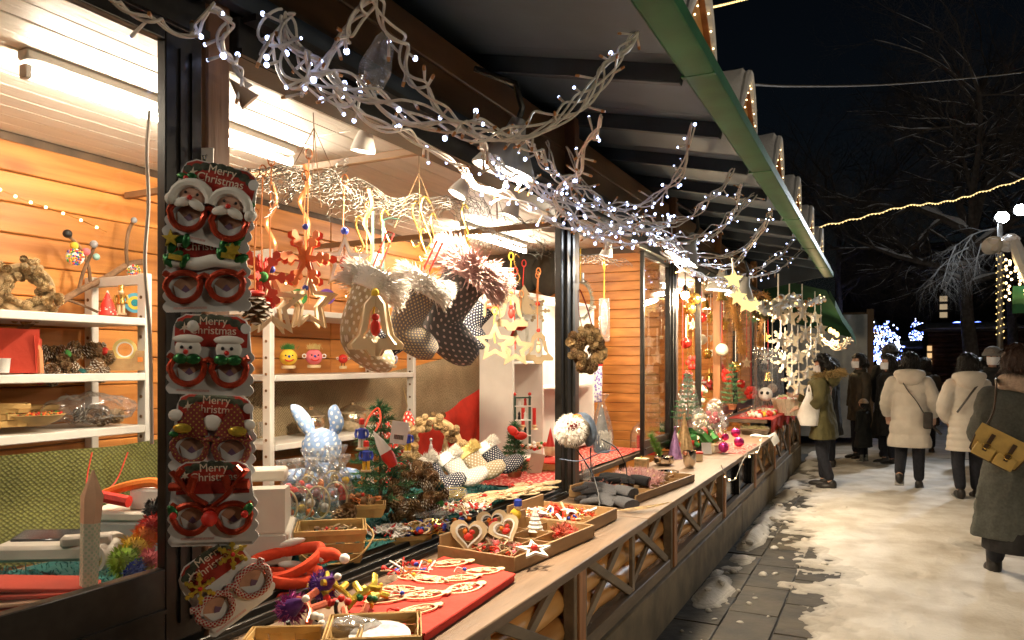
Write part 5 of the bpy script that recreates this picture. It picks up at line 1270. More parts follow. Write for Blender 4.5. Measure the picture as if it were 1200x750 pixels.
def glitter_cone(p, h, r, label, m_, ribs=9):
    t = T('glitter_cone', label, 'cone tree', p); m = MB(); prof = []
    for k in range(ribs): z = h * k / ribs; rr = r * (1 - k / ribs); prof += [(rr * 1.06, z), (rr * .96, z + h / ribs * .6)]
    m.lathe(prof + [(.0005, h)], 18); m.build('cone', m_, t); m = MB(); m.ball((0, 0, h), r * .2, 8, 6); m.lathe([(r * 1.1, -.004), (r * 1.1, .006), (r, .008)], 16); m.build('finial', m_, t)
G_champ = glitter('champagne_glitter', (.6, .4, .2)); G_clear = glitter('frosted_glitter', (.6, .55, .55)); G_lilac = glitter('lilac_glitter', (.36, .2, .4))
glitter_cone((-2.65, 4.27, 0.8), .25, .055, 'frosted silver cone tree behind the cone wreath', G_clear); glitter_cone((-2.6, 4.37, 0.762), .33, .065, 'tall champagne glitter cone tree beside the red cloth', G_champ)

# the row of lying boots, packs and flat ornaments
LB = 'white cuffed plush boots lying on the table'
for uv, cl_, fu, lb in (((-2.1, 3.529, 0.9), D_navy, M_furw, 'black dotted plush boot with a broad white cuff propped nearest the cone wreath'), ((-2.075, 3.736, 0.91), D_lg, M_furw, 'light grey dotted plush boot propped second in the row'), ((-2.077, 3.955, 0.92), D_beige, M_fury, 'beige dotted plush boot with a cream cuff propped third in the row'), ((-2.061, 4.168, 0.93), D_navy, M_furw, 'navy dotted plush boot with a white cuff propped last in the row by the fir')):
    boot('plush_boot', lb, uv, (rad(-18), rad(-38), rad(35)), .66, cl_, fu, .04, 900, loop=None)

def pack(p, rot, label, m_, L=.16, W=.1):
    t = T('cellophane_pack', label, 'packet', p, rot); m = MB()
    for k in range(70): m.bar((R.uniform(-L / 2, L / 2), R.uniform(-W / 2, W / 2), R.uniform(.006, .03)), (R.uniform(-L / 2, L / 2), R.uniform(-W / 2, W / 2), R.uniform(.006, .03)), .003, .003)
    m.build('straw_shred', m_, t, kind='stuff'); m = MB(); m.ball((0, 0, .02), (L * .58, W * .6, .028), 14, 8)
    for k in range(len(m.v)): q = V(m.v[k]); m.v[k] = tuple(q + noise.noise_vector(q * 22) * .012)
    m.build('cellophane', M_cello, t, smooth=25)
pack((-1.98, 3.175, 0.868), (rad(20), 0, rad(20)), 'clear packet of white shredded stars before the lying boots', M_wht); pack((-2.0, 3.412, 0.862), (rad(20), 0, rad(25)), 'clear packet of golden straw stars', G_gold); pack((-1.92, 3.078, 0.821), (0, 0, rad(30)), 'clear packet of white snowflakes in front of the boots', M_wht)
t = T('bead_bracelet', 'strip of coloured glass beads lying before the packets', 'beads', (-1.9, 3.201, 0.771), rad(55))
for k in range(7): m = MB(); m.ball((-.12 + .04 * k, 0, .014), (.015, .015, .012), 9, 6); m.build('bead', RAINBOW[(k * 3 + 1) % 6], t)
m = MB()
for k in range(30): m.ball((-.14 + .01 * k, .02 + .003 * math.sin(k), .012), .005, 5, 4)
m.build('seed_bead', M_mirr, t, kind='stuff')

def flat_ornament(seed, w=.075):
    """oval laser-cut plate: rim, inner scrollwork and a tip"""
    rr = random.Random(seed); m = MB()
    m.ring(circ(w, w * .62, 22), circ(w * .88, w * .5, 22), .004)
    for k in range(7):
        cx, cz = rr.uniform(-.55, .55) * w, rr.uniform(-.3, .3) * w; q = rr.uniform(.12, .24) * w
        m.ring(circ(q, q, 10, cx, cz), circ(q * .55, q * .55, 10, cx, cz), .0035 + .0003 * k)
    for k in range(3):
        a = rr.uniform(0, 3.1); dx, dz = math.cos(a) * w * .8, math.sin(a) * w * .5; m.bar((-dx, 0, -dz), (dx, 0, dz), .006, .0032)
    m.prism([(w * .8, -.012), (w * 1.05, -.022), (w * 1.3, -.006), (w * 1.32, .012), (w * 1.1, .02), (w * .82, .014)], .005)
    return m.mesh('scroll_plate', M_wood2, 0)
ME_fl = [flat_ornament(k) for k in range(4)]
def lay_flat(p, rot, k, label, s=1.0, tie=True, name='plate_ornament', grp=None):
    t = T(name, label, 'ornament', p, (rad(-90) + R.uniform(-.05, .05), R.uniform(-.06, .06), rot) , grp, sc=s)
    put('scroll_plate', ME_fl[k % 4], t)
    if tie:
        m = MB(); m.ball((-.075, -.012, .01), .009, 8, 6); m.build('bead', RAINBOW[(k * 2) % 6], t)
        m = MB(); m.tube(spline([(-.07, -.006, 0), (-.1, -.02, .02), (-.125, -.008, -.005), (-.09, -.015, -.02)], 4), .003, 5, flat=.5); m.build('ribbon', (M_redr, M_orr, M_wht)[k % 3], t)
    return t
GP = 'wooden plates lying in the pale pile by the trays'
for k in range(20):
    lay_flat(tuple(V((-1.942, 3.461, 0.815)).lerp(V((-1.803, 4.196, 0.815)), k / 19) + V((R.uniform(-.07, .05), 0, .009 * (k % 4)))), rad(60) + R.uniform(-.5, .5), k, 'pale cut-out wooden plate lying in the loose pile behind the trays', 1.0, k % 3 == 0, grp=GP)

# candy bags, basket and wreath on the teal fur
def candy_bag(p, k, label):
    t = T('candy_bag', label, 'candy bag', p, rad(40), 'cellophane candy bags'); m = MB(); m.lathe([(.05, 0), (.058, .02), (.06, .11), (.035, .17), (.018, .19), (.05, .24), (.056, .255)], 14, wob=.12); m.build('cellophane', M_cello, t, smooth=20)
    for q in range(7):
        m = MB(); m.ball((R.uniform(-.03, .03), R.uniform(-.03, .03), .025 + .02 * q), R.uniform(.014, .024), 8, 6); m.build('sweet', (M_redr, M_org, M_yel, M_wht, M_bk, M_redr, M_pink)[(q + k) % 7], t)
    m = MB(); m.tube([(.05 * math.cos(a) - .02, -.062, .075 + .07 * math.sin(a)) for a in [k2 * math.pi / 12 for k2 in range(24)]], .0045, 5, closed=True); m.build('gold_loop', mat('pale_gold_trim', (.7, .6, .4), .3, .1, 30, 0, metal=.5), t)
for k, (p, lb) in enumerate((((-2.2, 2.451, 0.893), 'candy bag leaning against the cash register'), ((-2.22, 2.567, 0.887), 'candy bag with yellow and red sweets, second from the register'), ((-2.2, 2.654, 0.877), 'candy bag in the middle of the row below the blue rabbit'), ((-2.2, 2.771, 0.879), 'candy bag with an orange face sweet beside the pine cones'), ((-2.35, 2.775, 0.897), 'candy bag standing behind the front row, left'), ((-2.35, 2.94, 0.898), 'candy bag standing behind the front row, right'))): candy_bag(p, k, lb)
def pile(name, label, cat, p, sx, sy, n, items, rot=0, z=.02, s=(.6, 1.1), zr=.03):
    """a loose heap nobody would count: one joined object"""
    m = MB(); mats = []
    for q in range(n):
        f, mm = R.choice(items)
        if mm not in mats: mats.append(mm)
        m.mi = mats.index(mm); a = R.uniform(0, 6.28); rr = math.sqrt(R.random())
        m.M = Matrix.Translation((sx * rr * math.cos(a), sy * rr * math.sin(a), z + R.uniform(0, zr) * (1 - rr * .6))) @ Euler((R.uniform(-.7, .7), R.uniform(-.7, .7), R.uniform(0, 6.3))).to_matrix().to_4x4() @ Matrix.Scale(R.uniform(*s), 4); f(m)
    o = m.build(name, mats, loc=p); o.rotation_euler = (0, 0, rot); tag(o, label, cat); o['kind'] = 'stuff'; return o
def i_ball(r): return lambda m: m.ball((0, 0, 0), r, 7, 5)
def i_stick(L, r): return lambda m: m.tube([(-L / 2, 0, 0), (0, 0, r), (L / 2, 0, 0)], r, 5)
def i_loop(r, w): return lambda m: m.tube([(r * math.cos(a), r * math.sin(a) * .7, 0) for a in [k * math.pi / 5 for k in range(10)]], w, 4, closed=True)
def i_flake(r): return lambda m: m.prism(star_poly(6, r, r * .4), .004, Matrix.Rotation(rad(90), 4, 'X'))
def i_plate(r): return lambda m: m.ring(circ(r, r * .7, 12), circ(r * .7, r * .42, 12), .004, Matrix.Rotation(rad(90), 4, 'X'))
def i_tuft(r): return lambda m: m.hair([((0, 0, 0), (R.uniform(-1, 1), R.uniform(-1, 1), R.uniform(0, 1))) for _ in range(14)], r * 1.15, .0034, .3)
pile('cutout_heap', 'heap of pale cut-outs and beads in front of the propped boots', 'ornaments', (-1.907, 3.354, 0.81), .1, .2, 110, [(i_plate(.035), M_wood2), (i_flake(.035), M_wht), (i_loop(.02, .003), M_redr), (i_ball(.009), M_redr), (i_stick(.07, .003), M_wood2), (i_ball(.01), M_mirr)], rad(-20), 0, (.7, 1.2), .05)
pile('star_heap', 'heap of straw stars and beads beside the cone wreath', 'ornaments', (-1.828, 2.91, 0.81), .08, .14, 80, [(i_flake(.03), M_gold), (i_flake(.035), M_wht), (i_plate(.03), M_wood2), (i_ball(.012), M_redr), (i_ball(.012), M_blu)], 0, 0, (.7, 1.2), .04)
weave_basket('handled_basket', 'square chip basket with a handle, full of little cones, on the teal fur', (-1.96, 2.416, 0.776), rad(38), .26, .21, .125, handle=True)
pile('cone_mix', 'jumble of cones, twigs and ribbons filling the handled basket', 'ornaments', tuple(V((-1.96, 2.416, 0.776)) + V((0, 0, .075))), .1, .08, 90, [(i_ball(.014), M_cone), (i_loop(.016, .004), M_orr), (i_stick(.05, .004), M_wood), (i_ball(.008), M_redr), (i_ball(.012), M_teal), (i_tuft(.02), M_conel)], rad(38))
weave_basket('chip_basket', 'shallow chip basket of white cut-outs beside the handled basket', (-1.93, 2.806, 0.746), rad(48), .28, .16, .045, bands=1)
pile('white_cutouts', 'heap of white lacy cut-outs in the shallow basket', 'ornaments', tuple(V((-1.93, 2.806, 0.746)) + V((0, 0, .045))), .11, .075, 90, [(i_plate(.028), M_wht), (i_flake(.028), M_wht), (i_loop(.02, .003), M_wht), (i_stick(.06, .0025), M_redr)], rad(48))
weave_basket('chip_basket', 'small chip basket of cones at the foot of the little tree', (-2.08, 2.799, 0.865), rad(35), .17, .11, .05, bands=1)
pile('cone_mix', 'brown cones and cords heaped at the foot of the little tree', 'ornaments', tuple(V((-2.12, 2.833, 0.875)) + V((0, 0, .03))), .1, .07, 50, [(i_ball(.02), M_cone), (i_loop(.02, .004), M_orr), (i_ball(.009), M_redr), (i_tuft(.028), M_conel)], 0)
for k in range(9):
    p = V((-2.04, 2.807, 0.886)) + V((R.uniform(-.14, .02), R.uniform(-.2, .08), R.uniform(0, .03))); o = put('pine_cone', ME_cone, None, p, (R.uniform(0, 3), R.uniform(0, 3), 0), R.uniform(.9, 1.3)); tag(o, 'loose brown pine cone at the foot of the little tree', 'pine cone', 'loose pine cones on the teal fur')

# ================================================================ on the counter in front of the track
t = weave_basket('chip_basket', 'low chip basket under the red felt headbands', (-1.9, 2.095, 0.685), rad(38), .34, .2, .05, bands=1)
for i, (p, lb, tilt) in enumerate((((-1.9, 2.074, 0.757), 'red felt headband at the bottom of the stack', .05), ((-1.9, 2.082, 0.803), 'red felt headband in the middle of the stack', -.08), ((-1.9, 2.099, 0.85), 'topmost red felt headband, tilted up at the right', .2))):
    t = T('headband', lb, 'headband', p, (tilt, -tilt, rad(38)), 'red felt headbands')
    m = MB(); m.tube([(.125 * math.cos(a), .1 * math.sin(a), .01 * math.sin(2 * a + i)) for a in [k * math.pi / 14 for k in range(28)]], .016, 9, closed=True, flat=1.3); m.build('band', mat('red_orange_felt', (.62, .06, .02), .9, .12, 25, .15), t)
    m = MB(); m.ball((.02, .1, .02), (.05, .012, .014), 10, 6); m.build('white_trim', M_wht, t)
    if i != 1:
        m = MB(); m.tube(spline([(.12, -.03, 0), (.16, -.06, .01), (.19, -.09, .0)], 5), [.03, .03, .028, .026, .024, .022, .02, .018, .015, .012, .008], 9); m.build('hat', mat('red_orange_felt', (.62, .06, .02), .9), t); m = MB(); m.ball((.2, -.1, 0), .018, 10, 8); m.ball((.125, -.035, .0), (.03, .034, .018), 10, 6); m.build('pompom', M_wht, t)
def glitter_band(p, rot, m_, label, deco):
    t = T('antler_headband', label, 'headband', p, rot)
    m = MB(); m.tube([(.09 * math.cos(a), .07 * math.sin(a), -.01) for a in [k * math.pi / 12 for k in range(13)]], .006, 6); m.build('band', M_bk, t)
    for s in (-1, 1):
        m = MB(); m.tube(spline([(s * .03, 0, 0), (s * .05, 0, .05), (s * .09, 0, .09), (s * .085, 0, .14)], 4), .012, 7, flat=.6); m.tube([(s * .06, 0, .06), (s * .03, 0, .1)], .011, 7); m.tube([(s * .08, 0, .085), (s * .12, 0, .08)], .011, 7); m.build('antler', m_, t)
    m = MB()
    for k in range(5): m.ball((R.uniform(-.05, .05), -.012, R.uniform(0, .03)), .012, 7, 5)
    m.build('bead', deco, t)
ZC = .742
glitter_band((-1.506, 1.884, 0.8), (rad(-60), 0, rad(20)), G_gold, 'yellow gold glitter antler headband on the baskets', M_redr)
glitter_band((-1.456, 1.946, 0.8), (rad(-70), rad(20), rad(60)), G_gold, 'gold glitter antler headband with berries, right one', G_green)
glitter_band((-1.464, 1.743, 0.79), (rad(-70), rad(10), rad(10)), glitter('orange_glitter', (.6, .15, .08)), 'orange red glitter antler headband at the picture bottom', M_wht)
for p, m_, lb in (((-1.624, 1.791, 0.8), G_purple, 'purple blue tinsel cone hat headband at the left'), ((-1.62, 1.933, 0.83), G_purple, 'dark purple tinsel hat with a white tip')):
    t = T('party_hat', lb, 'party hat', p, (rad(60), rad(10), rad(70))); m = MB(); m.lathe([(.035, 0), (.03, .02), (.018, .07), (.0005, .11)], 14); m.build('cone', m_, t)
    m = MB(); m.hair([((.03 * math.cos(a), .03 * math.sin(a), R.uniform(0, .05)), (math.cos(a), math.sin(a), .3)) for a in [R.uniform(0, 6.3) for _ in range(160)]], .028, .002, .4); m.build('tinsel', glitter('magenta_glitter', (.4, .05, .25)) if 'left' in lb else m_, t, kind='stuff'); m = MB(); m.ball((0, 0, .115), .012, 8, 6); m.build('tip', M_wht, t)
weave_basket('chip_basket', 'chip basket holding the glitter headbands at the picture bottom', (-1.414, 1.624, 0.742), rad(30), .3, .16, .06, bands=2)
weave_basket('chip_basket', 'square chip basket in front of the red board at the picture bottom', (-1.266, 1.743, 0.742), rad(33), .25, .2, .075)
t = T('paper_disc', 'white round card lying in the square basket at the picture bottom', 'card', tuple(V((-1.251, 1.75, 0.742)) + V((0, 0, .055))), (rad(8), 0, rad(30))); m = MB(); m.lathe([(.085, 0), (.085, .002)], 24); m.build('disc', M_card, t); m = MB(); m.lathe([(.05, .0025), (.05, .003)], 20, (.01, .01, 0)); m.build('print', mat('pink_blue_print', (.6, .5, .55), .5, .3, 40, 0), t)
t = crumple_bag((-1.355, 1.76, 0.76), (.09, .05, .035), 'crumpled silvery cellophane lying over the bottom baskets', rad(30), 'wrapper', film('silver_wrap', (1, 1, 1), .3, .12, .2, 20), name='wrapper', seed=4)

t = T('display_board', 'red cloth covered board on the counter below the cut-out plates', 'display board', (-1.402, 2.259, 0.742), world=True)
q = [V(p) for p in ((-1.539, 1.947, 0.772), (-1.189, 1.879, 0.772), (-1.225, 2.556, 0.772), (-1.589, 2.658, 0.772))]
m = MB(); b = [p - V((0, 0, .028)) for p in q]; m.add(q + b, [(0, 1, 2, 3), (7, 6, 5, 4), (0, 4, 5, 1), (1, 5, 6, 2), (2, 6, 7, 3), (3, 7, 4, 0)]); m.build('cloth_top', M_redc, t)
m = MB()
for a, bb in zip(q, q[1:] + q[:1]): m.tube([a - V((0, 0, .004)), bb - V((0, 0, .004))], .0045, 6)
m.build('folded_edge', M_redc, t)
LBL = ['oval cut-out plate nearest the basket, lying on two others', 'oval cut-out plate with a rose bead at the left of the red board', 'oval cut-out plate in the middle of the red board', 'low oval cut-out plate at the near edge of the red board',
       'oval cut-out plate with orange ribbon near the board centre', 'upper of the two plates at the right edge of the red board', 'lower of the two plates at the right edge of the red board', 'oval cut-out plate with a pale blue bead at the top of the red board', 'oval cut-out plate at the far right corner of the red board', 'white lacy plate under the ribbons in the middle']
for k, p in enumerate([(-1.467, 2.084, 0.776), (-1.491, 2.199, 0.776), (-1.371, 2.167, 0.78), (-1.314, 2.042, 0.776), (-1.451, 2.337, 0.778), (-1.356, 2.391, 0.782), (-1.296, 2.304, 0.776), (-1.503, 2.558, 0.778), (-1.34, 2.523, 0.776), (-1.528, 2.34, 0.777)]):
    lay_flat(p, rad((50, 30, 45, 60, 20, 62, 66, 40, 55, 10)[k]), k, LBL[k], (.95, .85, .95, .9, .85, .9, .95, 1, .95, .8)[k], k not in (5, 6))
pile('ribbon_ends', 'loose ribbons, strings and beads at the head of the red board', 'ribbons', (-1.6, 2.415, 0.775), .1, .06, 34, [(i_stick(.08, .004), M_orr), (i_stick(.07, .003), M_wood), (i_ball(.01), M_blu), (i_ball(.011), M_redr), (i_stick(.09, .0035), M_redr), (i_stick(.08, .003), M_wht)], rad(40), 0, (.7, 1.2), .03)

def tray(name, label, A, B, Cc, h, nx, ny, back=.0, z0=.742, curve=False):
    """compartment tray from three corners (near left, near right, far right)"""
    t = T(name, label, 'tray', A); A, B, Cc = V(A), V(B), V(Cc); ux = B - A; uy = Cc - B; ux.z = uy.z = 0; Lx, Ly = ux.length, uy.length; ux.normalize(); uy = (uy - ux * uy.dot(ux)).normalized(); M3 = Matrix((ux, uy, V((0, 0, 1)))).transposed().to_4x4()
    def pc(nm, c_, s_): m = MB(); m.M = M3; m.box(c_, s_, bev=.002); return m.build(nm, M_tray, t)
    pc('floor', (Lx / 2, Ly / 2, .005), (Lx, Ly, .008)); pc('side', (Lx / 2, .005, h / 2), (Lx, .01, h)); pc('side', (Lx - .005, Ly / 2, h / 2), (.01, Ly - .021, h)); pc('side', (.005, Ly / 2, h / 2 + back / 2), (.01, Ly - .021, h + back)); pc('side', (Lx / 2, Ly - .005, h / 2), (Lx, .01, h))
    for i in range(1, nx): pc('divider', (Lx * i / nx, Ly / 2, h * .42), (.006, Ly - .024, h * .75))
    for j in range(1, ny): pc('divider', (Lx / 2, Ly * j / ny, h * .40), (Lx - .024, .006, h * .7))
    return t, lambda u, v, z=0: A + ux * Lx * u + uy * Ly * v + V((0, 0, z))
t, F1 = tray('compartment_tray', 'wooden tray of hearts and cut-outs nearest the red board', (-1.645, 2.70, .742), (-1.275, 2.66, .742), (-1.225, 3.36, .742), .06, 3, 4, .04)
t, F2 = tray('compartment_tray', 'wooden tray heaped with orange red trinkets behind the hearts', (-1.68, 3.4, .742), (-1.255, 3.38, .742), (-1.235, 3.8, .742), .06, 2, 2, .04)
t, F3 = tray('compartment_tray', 'wooden compartment tray of pink tufts past the gloves', (-1.7, 4.30, .742), (-1.27, 4.25, .742), (-1.24, 5.25, .742), .05, 3, 6, .02)
def heart_poly(r): return [(r * .98 * math.sin(a) ** 3, r * (.80 * math.cos(a) - .31 * math.cos(2 * a) - .12 * math.cos(3 * a) - .06 * math.cos(4 * a))) for a in [2 * math.pi * k / 26 for k in range(26)]]
def heart(p, rot, s, label):
    t = T('heart_ornament', label, 'heart ornament', p, rot, sc=s); cut(t, heart_poly(.085), [(x * .62, z * .62 + .002) for x, z in heart_poly(.085)], .012, M_wood2, 'heart_frame'); cut(t, [(x * .72, z * .72) for x, z in heart_poly(.085)], [(x * .6, z * .6) for x, z in heart_poly(.085)], .02, M_wht, 'inner_frame')
    m = MB(); m.ball((0, 0, -.01), (.022, .01, .018), 8, 6); m.ball((.015, 0, .01), (.014, .01, .012), 8, 6); m.build('figure', M_redr, t); m = MB(); m.ball((-.015, 0, .012), (.012, .01, .014), 8, 6); m.build('bird', M_org, t)
HR = rad(35)
heart((-1.568, 2.823, 0.83), (rad(-15), rad(5), HR), .95, 'wooden heart with a bird leaning at the near left of the tray'); heart((-1.566, 3.038, 0.84), (rad(-15), rad(-5), HR), .85, 'wooden heart standing at the back of the tray'); heart((-1.493, 3.02, 0.82), (rad(-35), rad(-25), HR), .85, 'tilted wooden heart in the middle of the tray')
t = T('fir_cutout', 'white scalloped fir tree ornament standing in the tray', 'ornament', (-1.445, 3.234, 0.775), HR); m = MB()
for k in range(6): m.lathe([(.042 - .006 * k, .018 * k), (.028 - .0045 * k, .018 * k + .018)], 14)
m.build('tree_tier', M_wht, t)
t = T('star_ornament', 'white and wood star lying across the front of the tray', 'ornament', (-1.244, 2.776, 0.81), (rad(-75), 0, HR)); cut(t, star_poly(5, .075, .032), star_poly(5, .05, .02), .01, M_wht); m = MB(); m.ball((0, -.01, 0), .015, 8, 6); m.build('figure', M_redr, t)
t = T('soldier_ornament', 'wooden soldier bust with a blue hat at the back of the tray', 'ornament', (-1.569, 3.284, 0.81), HR); m = MB(); m.ball((0, 0, .02), (.028, .02, .03), 10, 8); m.build('torso', M_yel, t); m = MB(); m.ball((.012, 0, .055), .018, 10, 8); m.build('head', M_wood2, t); m = MB(); m.lathe([(.02, .062), (.02, .088), (.012, .094)], 12, (.012, 0, 0)); m.build('hat', M_blu, t)
trink = [(i_ball(.012), M_redr), (i_loop(.018, .004), M_ferro), (i_stick(.05, .006), M_cone), (i_ball(.01), M_pink), (i_plate(.026), M_dwood), (i_stick(.05, .004), M_wood), (i_tuft(.022), mat('dusty_pink_tinsel', (.5, .25, .22), .5, .2, 20, 0))]
pile('trinkets', 'mixed trinkets and cut-outs in the near compartments of the hearts tray', 'trinkets', F1(.5, .25, .02), .1, .08, 90, trink, 0, 0, (.7, 1.3), .05)
pile('trinkets', 'red tinsel figure and cords in the far compartment of the hearts tray', 'trinkets', F1(.8, .8, .02), .05, .06, 60, [(i_tuft(.03), mat('brick_tinsel', (.42, .1, .06), .6, .2, 20, 0)), (i_ball(.01), M_redr)], 0, 0, (.7, 1.3), .06)
pile('trinkets', 'orange red berries, beads and ribbons heaped in the second tray', 'trinkets', F2(.45, .5, .03), .17, .11, 190, [(i_tuft(.028), M_ferro), (i_ball(.011), M_ferro), (i_ball(.011), M_redr), (i_ball(.009), M_blu), (i_ball(.009), M_gold), (i_stick(.06, .007), M_wht), (i_stick(.06, .005), M_wood), (i_loop(.02, .004), M_orr)], .5, 0, (.7, 1.3), .06)
pile('pink_tufts', 'pale pink feathery tufts at the back of the far tray', 'ornaments', F3(.45, .62, .045), .15, .3, 300, [(i_tuft(.04), mat('pale_pink_tinsel', (.62, .38, .36), .6, .15, 20, 0)), (i_tuft(.035), mat('rose_tinsel', (.5, .25, .25), .6, .15, 20, 0)), (i_stick(.06, .005), M_wood)], .4, 0, (.7, 1.2), .05)
pile('pink_berries', 'dark pink berry sprays at the near end of the far tray', 'ornaments', F3(.3, .28, .045), .12, .2, 170, [(i_ball(.008), mat('dusty_rose', (.42, .14, .13), .6, .2, 20, 0)), (i_tuft(.028), mat('dusty_pink_tinsel', (.5, .25, .22), .5)), (i_stick(.05, .004), M_tray)], 0, 0, (.7, 1.3), .04)
for k in range(4):
    t = T('name_tag', ('upright grey tag in the near corner of the far tray', 'upright grey tag in the middle of the far tray', 'brass bell tag at the end of the far tray', 'upright tag at the front of the far tray')[k], 'tag', F3(.8 - .1 * (k % 2), .2 + .2 * k, .02), rad(40)); MB().box((0, 0, .03), (.03, .003, .05), rx(.2)).build('card', M_dwood if k != 2 else M_gold, t)

# gloves, the twig wire with its fluffy bird, bowls and the rest along the counter
M_knit = weave('grey_knit', (.16, .165, .18), (.07, .07, .08), 160, .95, 1)
M_knitb = weave('black_knit', (.02, .02, .024), (.008, .008, .01), 160, .95, 1)
for i, (p, lb, m_) in enumerate((((-1.445, 4.178, 0.745), 'pale grey knitted gloves folded on the counter, lower pair', M_knit), ((-1.481, 4.25, 0.79), 'grey knitted glove lying on top of the lower pair', M_knit), ((-1.499, 4.592, 0.8), 'black knitted glove at the back of the grey pile', M_knitb))):
    t = T('knitted_glove', lb, 'gloves', p, (0, 0, rad(-16 + 14 * i)))
    m = MB(); m.sheet(lambda u, v: (-.1 + .22 * u, -.075 + .15 * v, .012 + .052 * (math.sin(math.pi * min(1, max(0, v)))) ** .6 * (.55 + .45 * math.sin(math.pi * min(1, u * .8 + .25))) + .008 * noise.noise(V((u * 5, v * 5, i)))), 18, 14, .22, .15)
    m.ball((.0, 0, .022), (.115, .076, .03), 18, 8); m.build('palm', m_, t, smooth=80)
    for k in range(4): m = MB(); y = -.055 + .036 * k; L = (.13, .155, .15, .12)[k]; m.tube(spline([(-.06, y, .03), (-.1, y * 1.05, .03 - .004 * k), (-L - .02, y * 1.2 + .006 * (k % 2), .012)], 4), [.022, .022, .021, .021, .02, .019, .018, .015, .006], 8, flat=.8); m.build('finger', m_, t, smooth=80)
    m = MB(); m.tube(spline([(.02, -.06, .03), (-.03, -.1, .025), (-.075, -.115, .012)], 4), [.024, .024, .023, .022, .021, .02, .018, .015, .006], 8, flat=.8); m.build('thumb', m_, t, smooth=80)
    m = MB(); m.tube(spline([(.09, 0, .03), (.14, .006, .024), (.2, -.004, .014)], 3), [.05, .056, .06, .062, .063, .064, .064][:7], 14, flat=.5); m.build('cuff', m_, t, smooth=80)
t = T('feather', 'long brown striped feather lying beside the gloves', 'feather', (-1.179, 4.053, 0.75), (rad(8), 0, rad(42))); m = MB(); m.sheet(lambda u, v: (-.16 + .34 * u, (v - .5) * .05 * math.sin(math.pi * min(1, u * 1.02 + .01)) , .008 + .03 * u * u), 14, 4); m.build('vane', mat('feather_brown', (.3, .2, .09), .7, .5, 40, .1), t); m = MB(); m.tube([(-.2, 0, .006), (0, 0, .011), (.18, 0, .04)], .002, 5); m.build('quill', M_wood, t)
t = T('twig_stand', 'dark bent wire twigs rising from the gloves to the fluffy bird', 'twigs', (-1.393, 3.942, 0.742), world=True)
m = MB(); m.tube(spline([(-1.38, 3.933, 0.717), (-1.4, 3.99, 0.803), (-1.45, 4.047, 0.909), (-1.5, 4.032, 1.003), (-1.52, 3.965, 1.07)], 5), .004, 6); m.tube(spline([(-1.4, 4.503, 0.825), (-1.42, 4.533, 0.923), (-1.46, 4.472, 1.032), (-1.5, 4.321, 1.096)], 5), .004, 6); m.tube(spline([(-1.5, 3.657, 1.055), (-1.5, 3.965, 1.01), (-1.48, 4.263, 1.027), (-1.46, 4.522, 1.017)], 5), .004, 6); m.tube([(-1.5, 4.129, 1.064), (-1.46, 4.033, 0.91)], .004, 6); m.build('twig', M_bk, t)
t = T('plush_bird', 'fluffy white faced grey and blue plush bird perched on the dark twigs', 'plush bird', (-1.54, 3.965, 1.164), rad(50), sc=1.05)
m = MB(); m.lathe([(.0005, -.085), (.05, -.07), (.075, -.02), (.08, .03), (.06, .075), (.0005, .1)], 16, rot=ry(.5)); m.build('body', mat('grey_brown_tweed', (.2, .18, .15), .95, .5, 90, .4), t)
m = MB(); m.tube(spline([(.04, .02, .09), (.085, .02, .05), (.11, .02, -.02), (.1, .02, -.08)], 4), [.02, .03, .036, .04, .042, .044, .044, .042, .04, .035, .03, .02, .008], 10); m.build('wing', mat('slate_blue_felt', (.12, .16, .23), .95, .3, 30, .2), t)
m = MB(); m.ball((-.035, -.03, .02), .07, 14, 10); hd = m.build('head', M_furw, t); m = MB()
ds = [V((R.gauss(0, 1), R.gauss(0, 1), R.gauss(0, 1))).normalized() for _ in range(1500)]; m.hair([(V((-.035, -.03, .02)) + d * .066, d + V((0, 0, -.3))) for d in ds if d.y < .5], .028, .0022, .4, .2); m.build('fur', M_furw, hd, kind='stuff')
m = MB()
for k in range(26): m.ball((-.05 + R.gauss(0, .014), -.095 + R.uniform(-.008, .008), .045 + R.gauss(0, .013)), .0055, 6, 4)
m.build('berries', mat('dark_red_berry', (.16, .015, .02), .4, .2, 20, 0), t, kind='stuff'); m = MB(); m.ball((.0, -.04, .085), (.03, .02, .016), 8, 6); m.build('crest', M_org, t)
t = T('plush_gnome', 'grey and white plush gnome in clear wrap behind the plush bird', 'plush gnome', (-1.66, 4.781, 0.963), rad(45)); m = MB(); m.lathe([(.05, 0), (.06, .05), (.045, .12), (.03, .15)], 14); m.build('body', mat('slate_blue_felt', (.12, .16, .23), .95), t); m = MB(); m.lathe([(.046, .13), (.03, .2), (.012, .28), (.0005, .32)], 14); m.build('hat', M_gyf, t); m = MB(); m.hair([((R.gauss(0, .02), -.045, R.uniform(.06, .15)), (0, -.5, -1)) for _ in range(300)], .05, .002, .3); m.build('beard', M_furw, t, kind='stuff'); m = MB(); m.lathe([(.062, 0), (.075, .1), (.06, .2), (.02, .33), (.05, .38)], 14, wob=.1); m.build('cellophane', M_cello, t, smooth=20)
t = T('glass_cup', 'small clear glass cup standing behind the black glove', 'glass', (-1.62, 4.399, 0.84)); MB().lathe([(.03, 0), (.042, .1), (.04, .1), (.028, .008), (.0005, .008)], 18).build('cup', film('clear_glass', (1, 1, 1), .18, .02, .04), t)
def bowl(p, r, label, h=.05):
    t = T('silver_bowl', label, 'bowl', p); MB().lathe([(r * .6, 0), (r * .95, h * .3), (r, h * .8), (r * .96, h), (r * .9, h * .8), (r * .5, h * .2)], 24).build('bowl', mat('mirror_silver', (.75, .68, .58), .12, .06, 10, .05, metal=1), t); return t
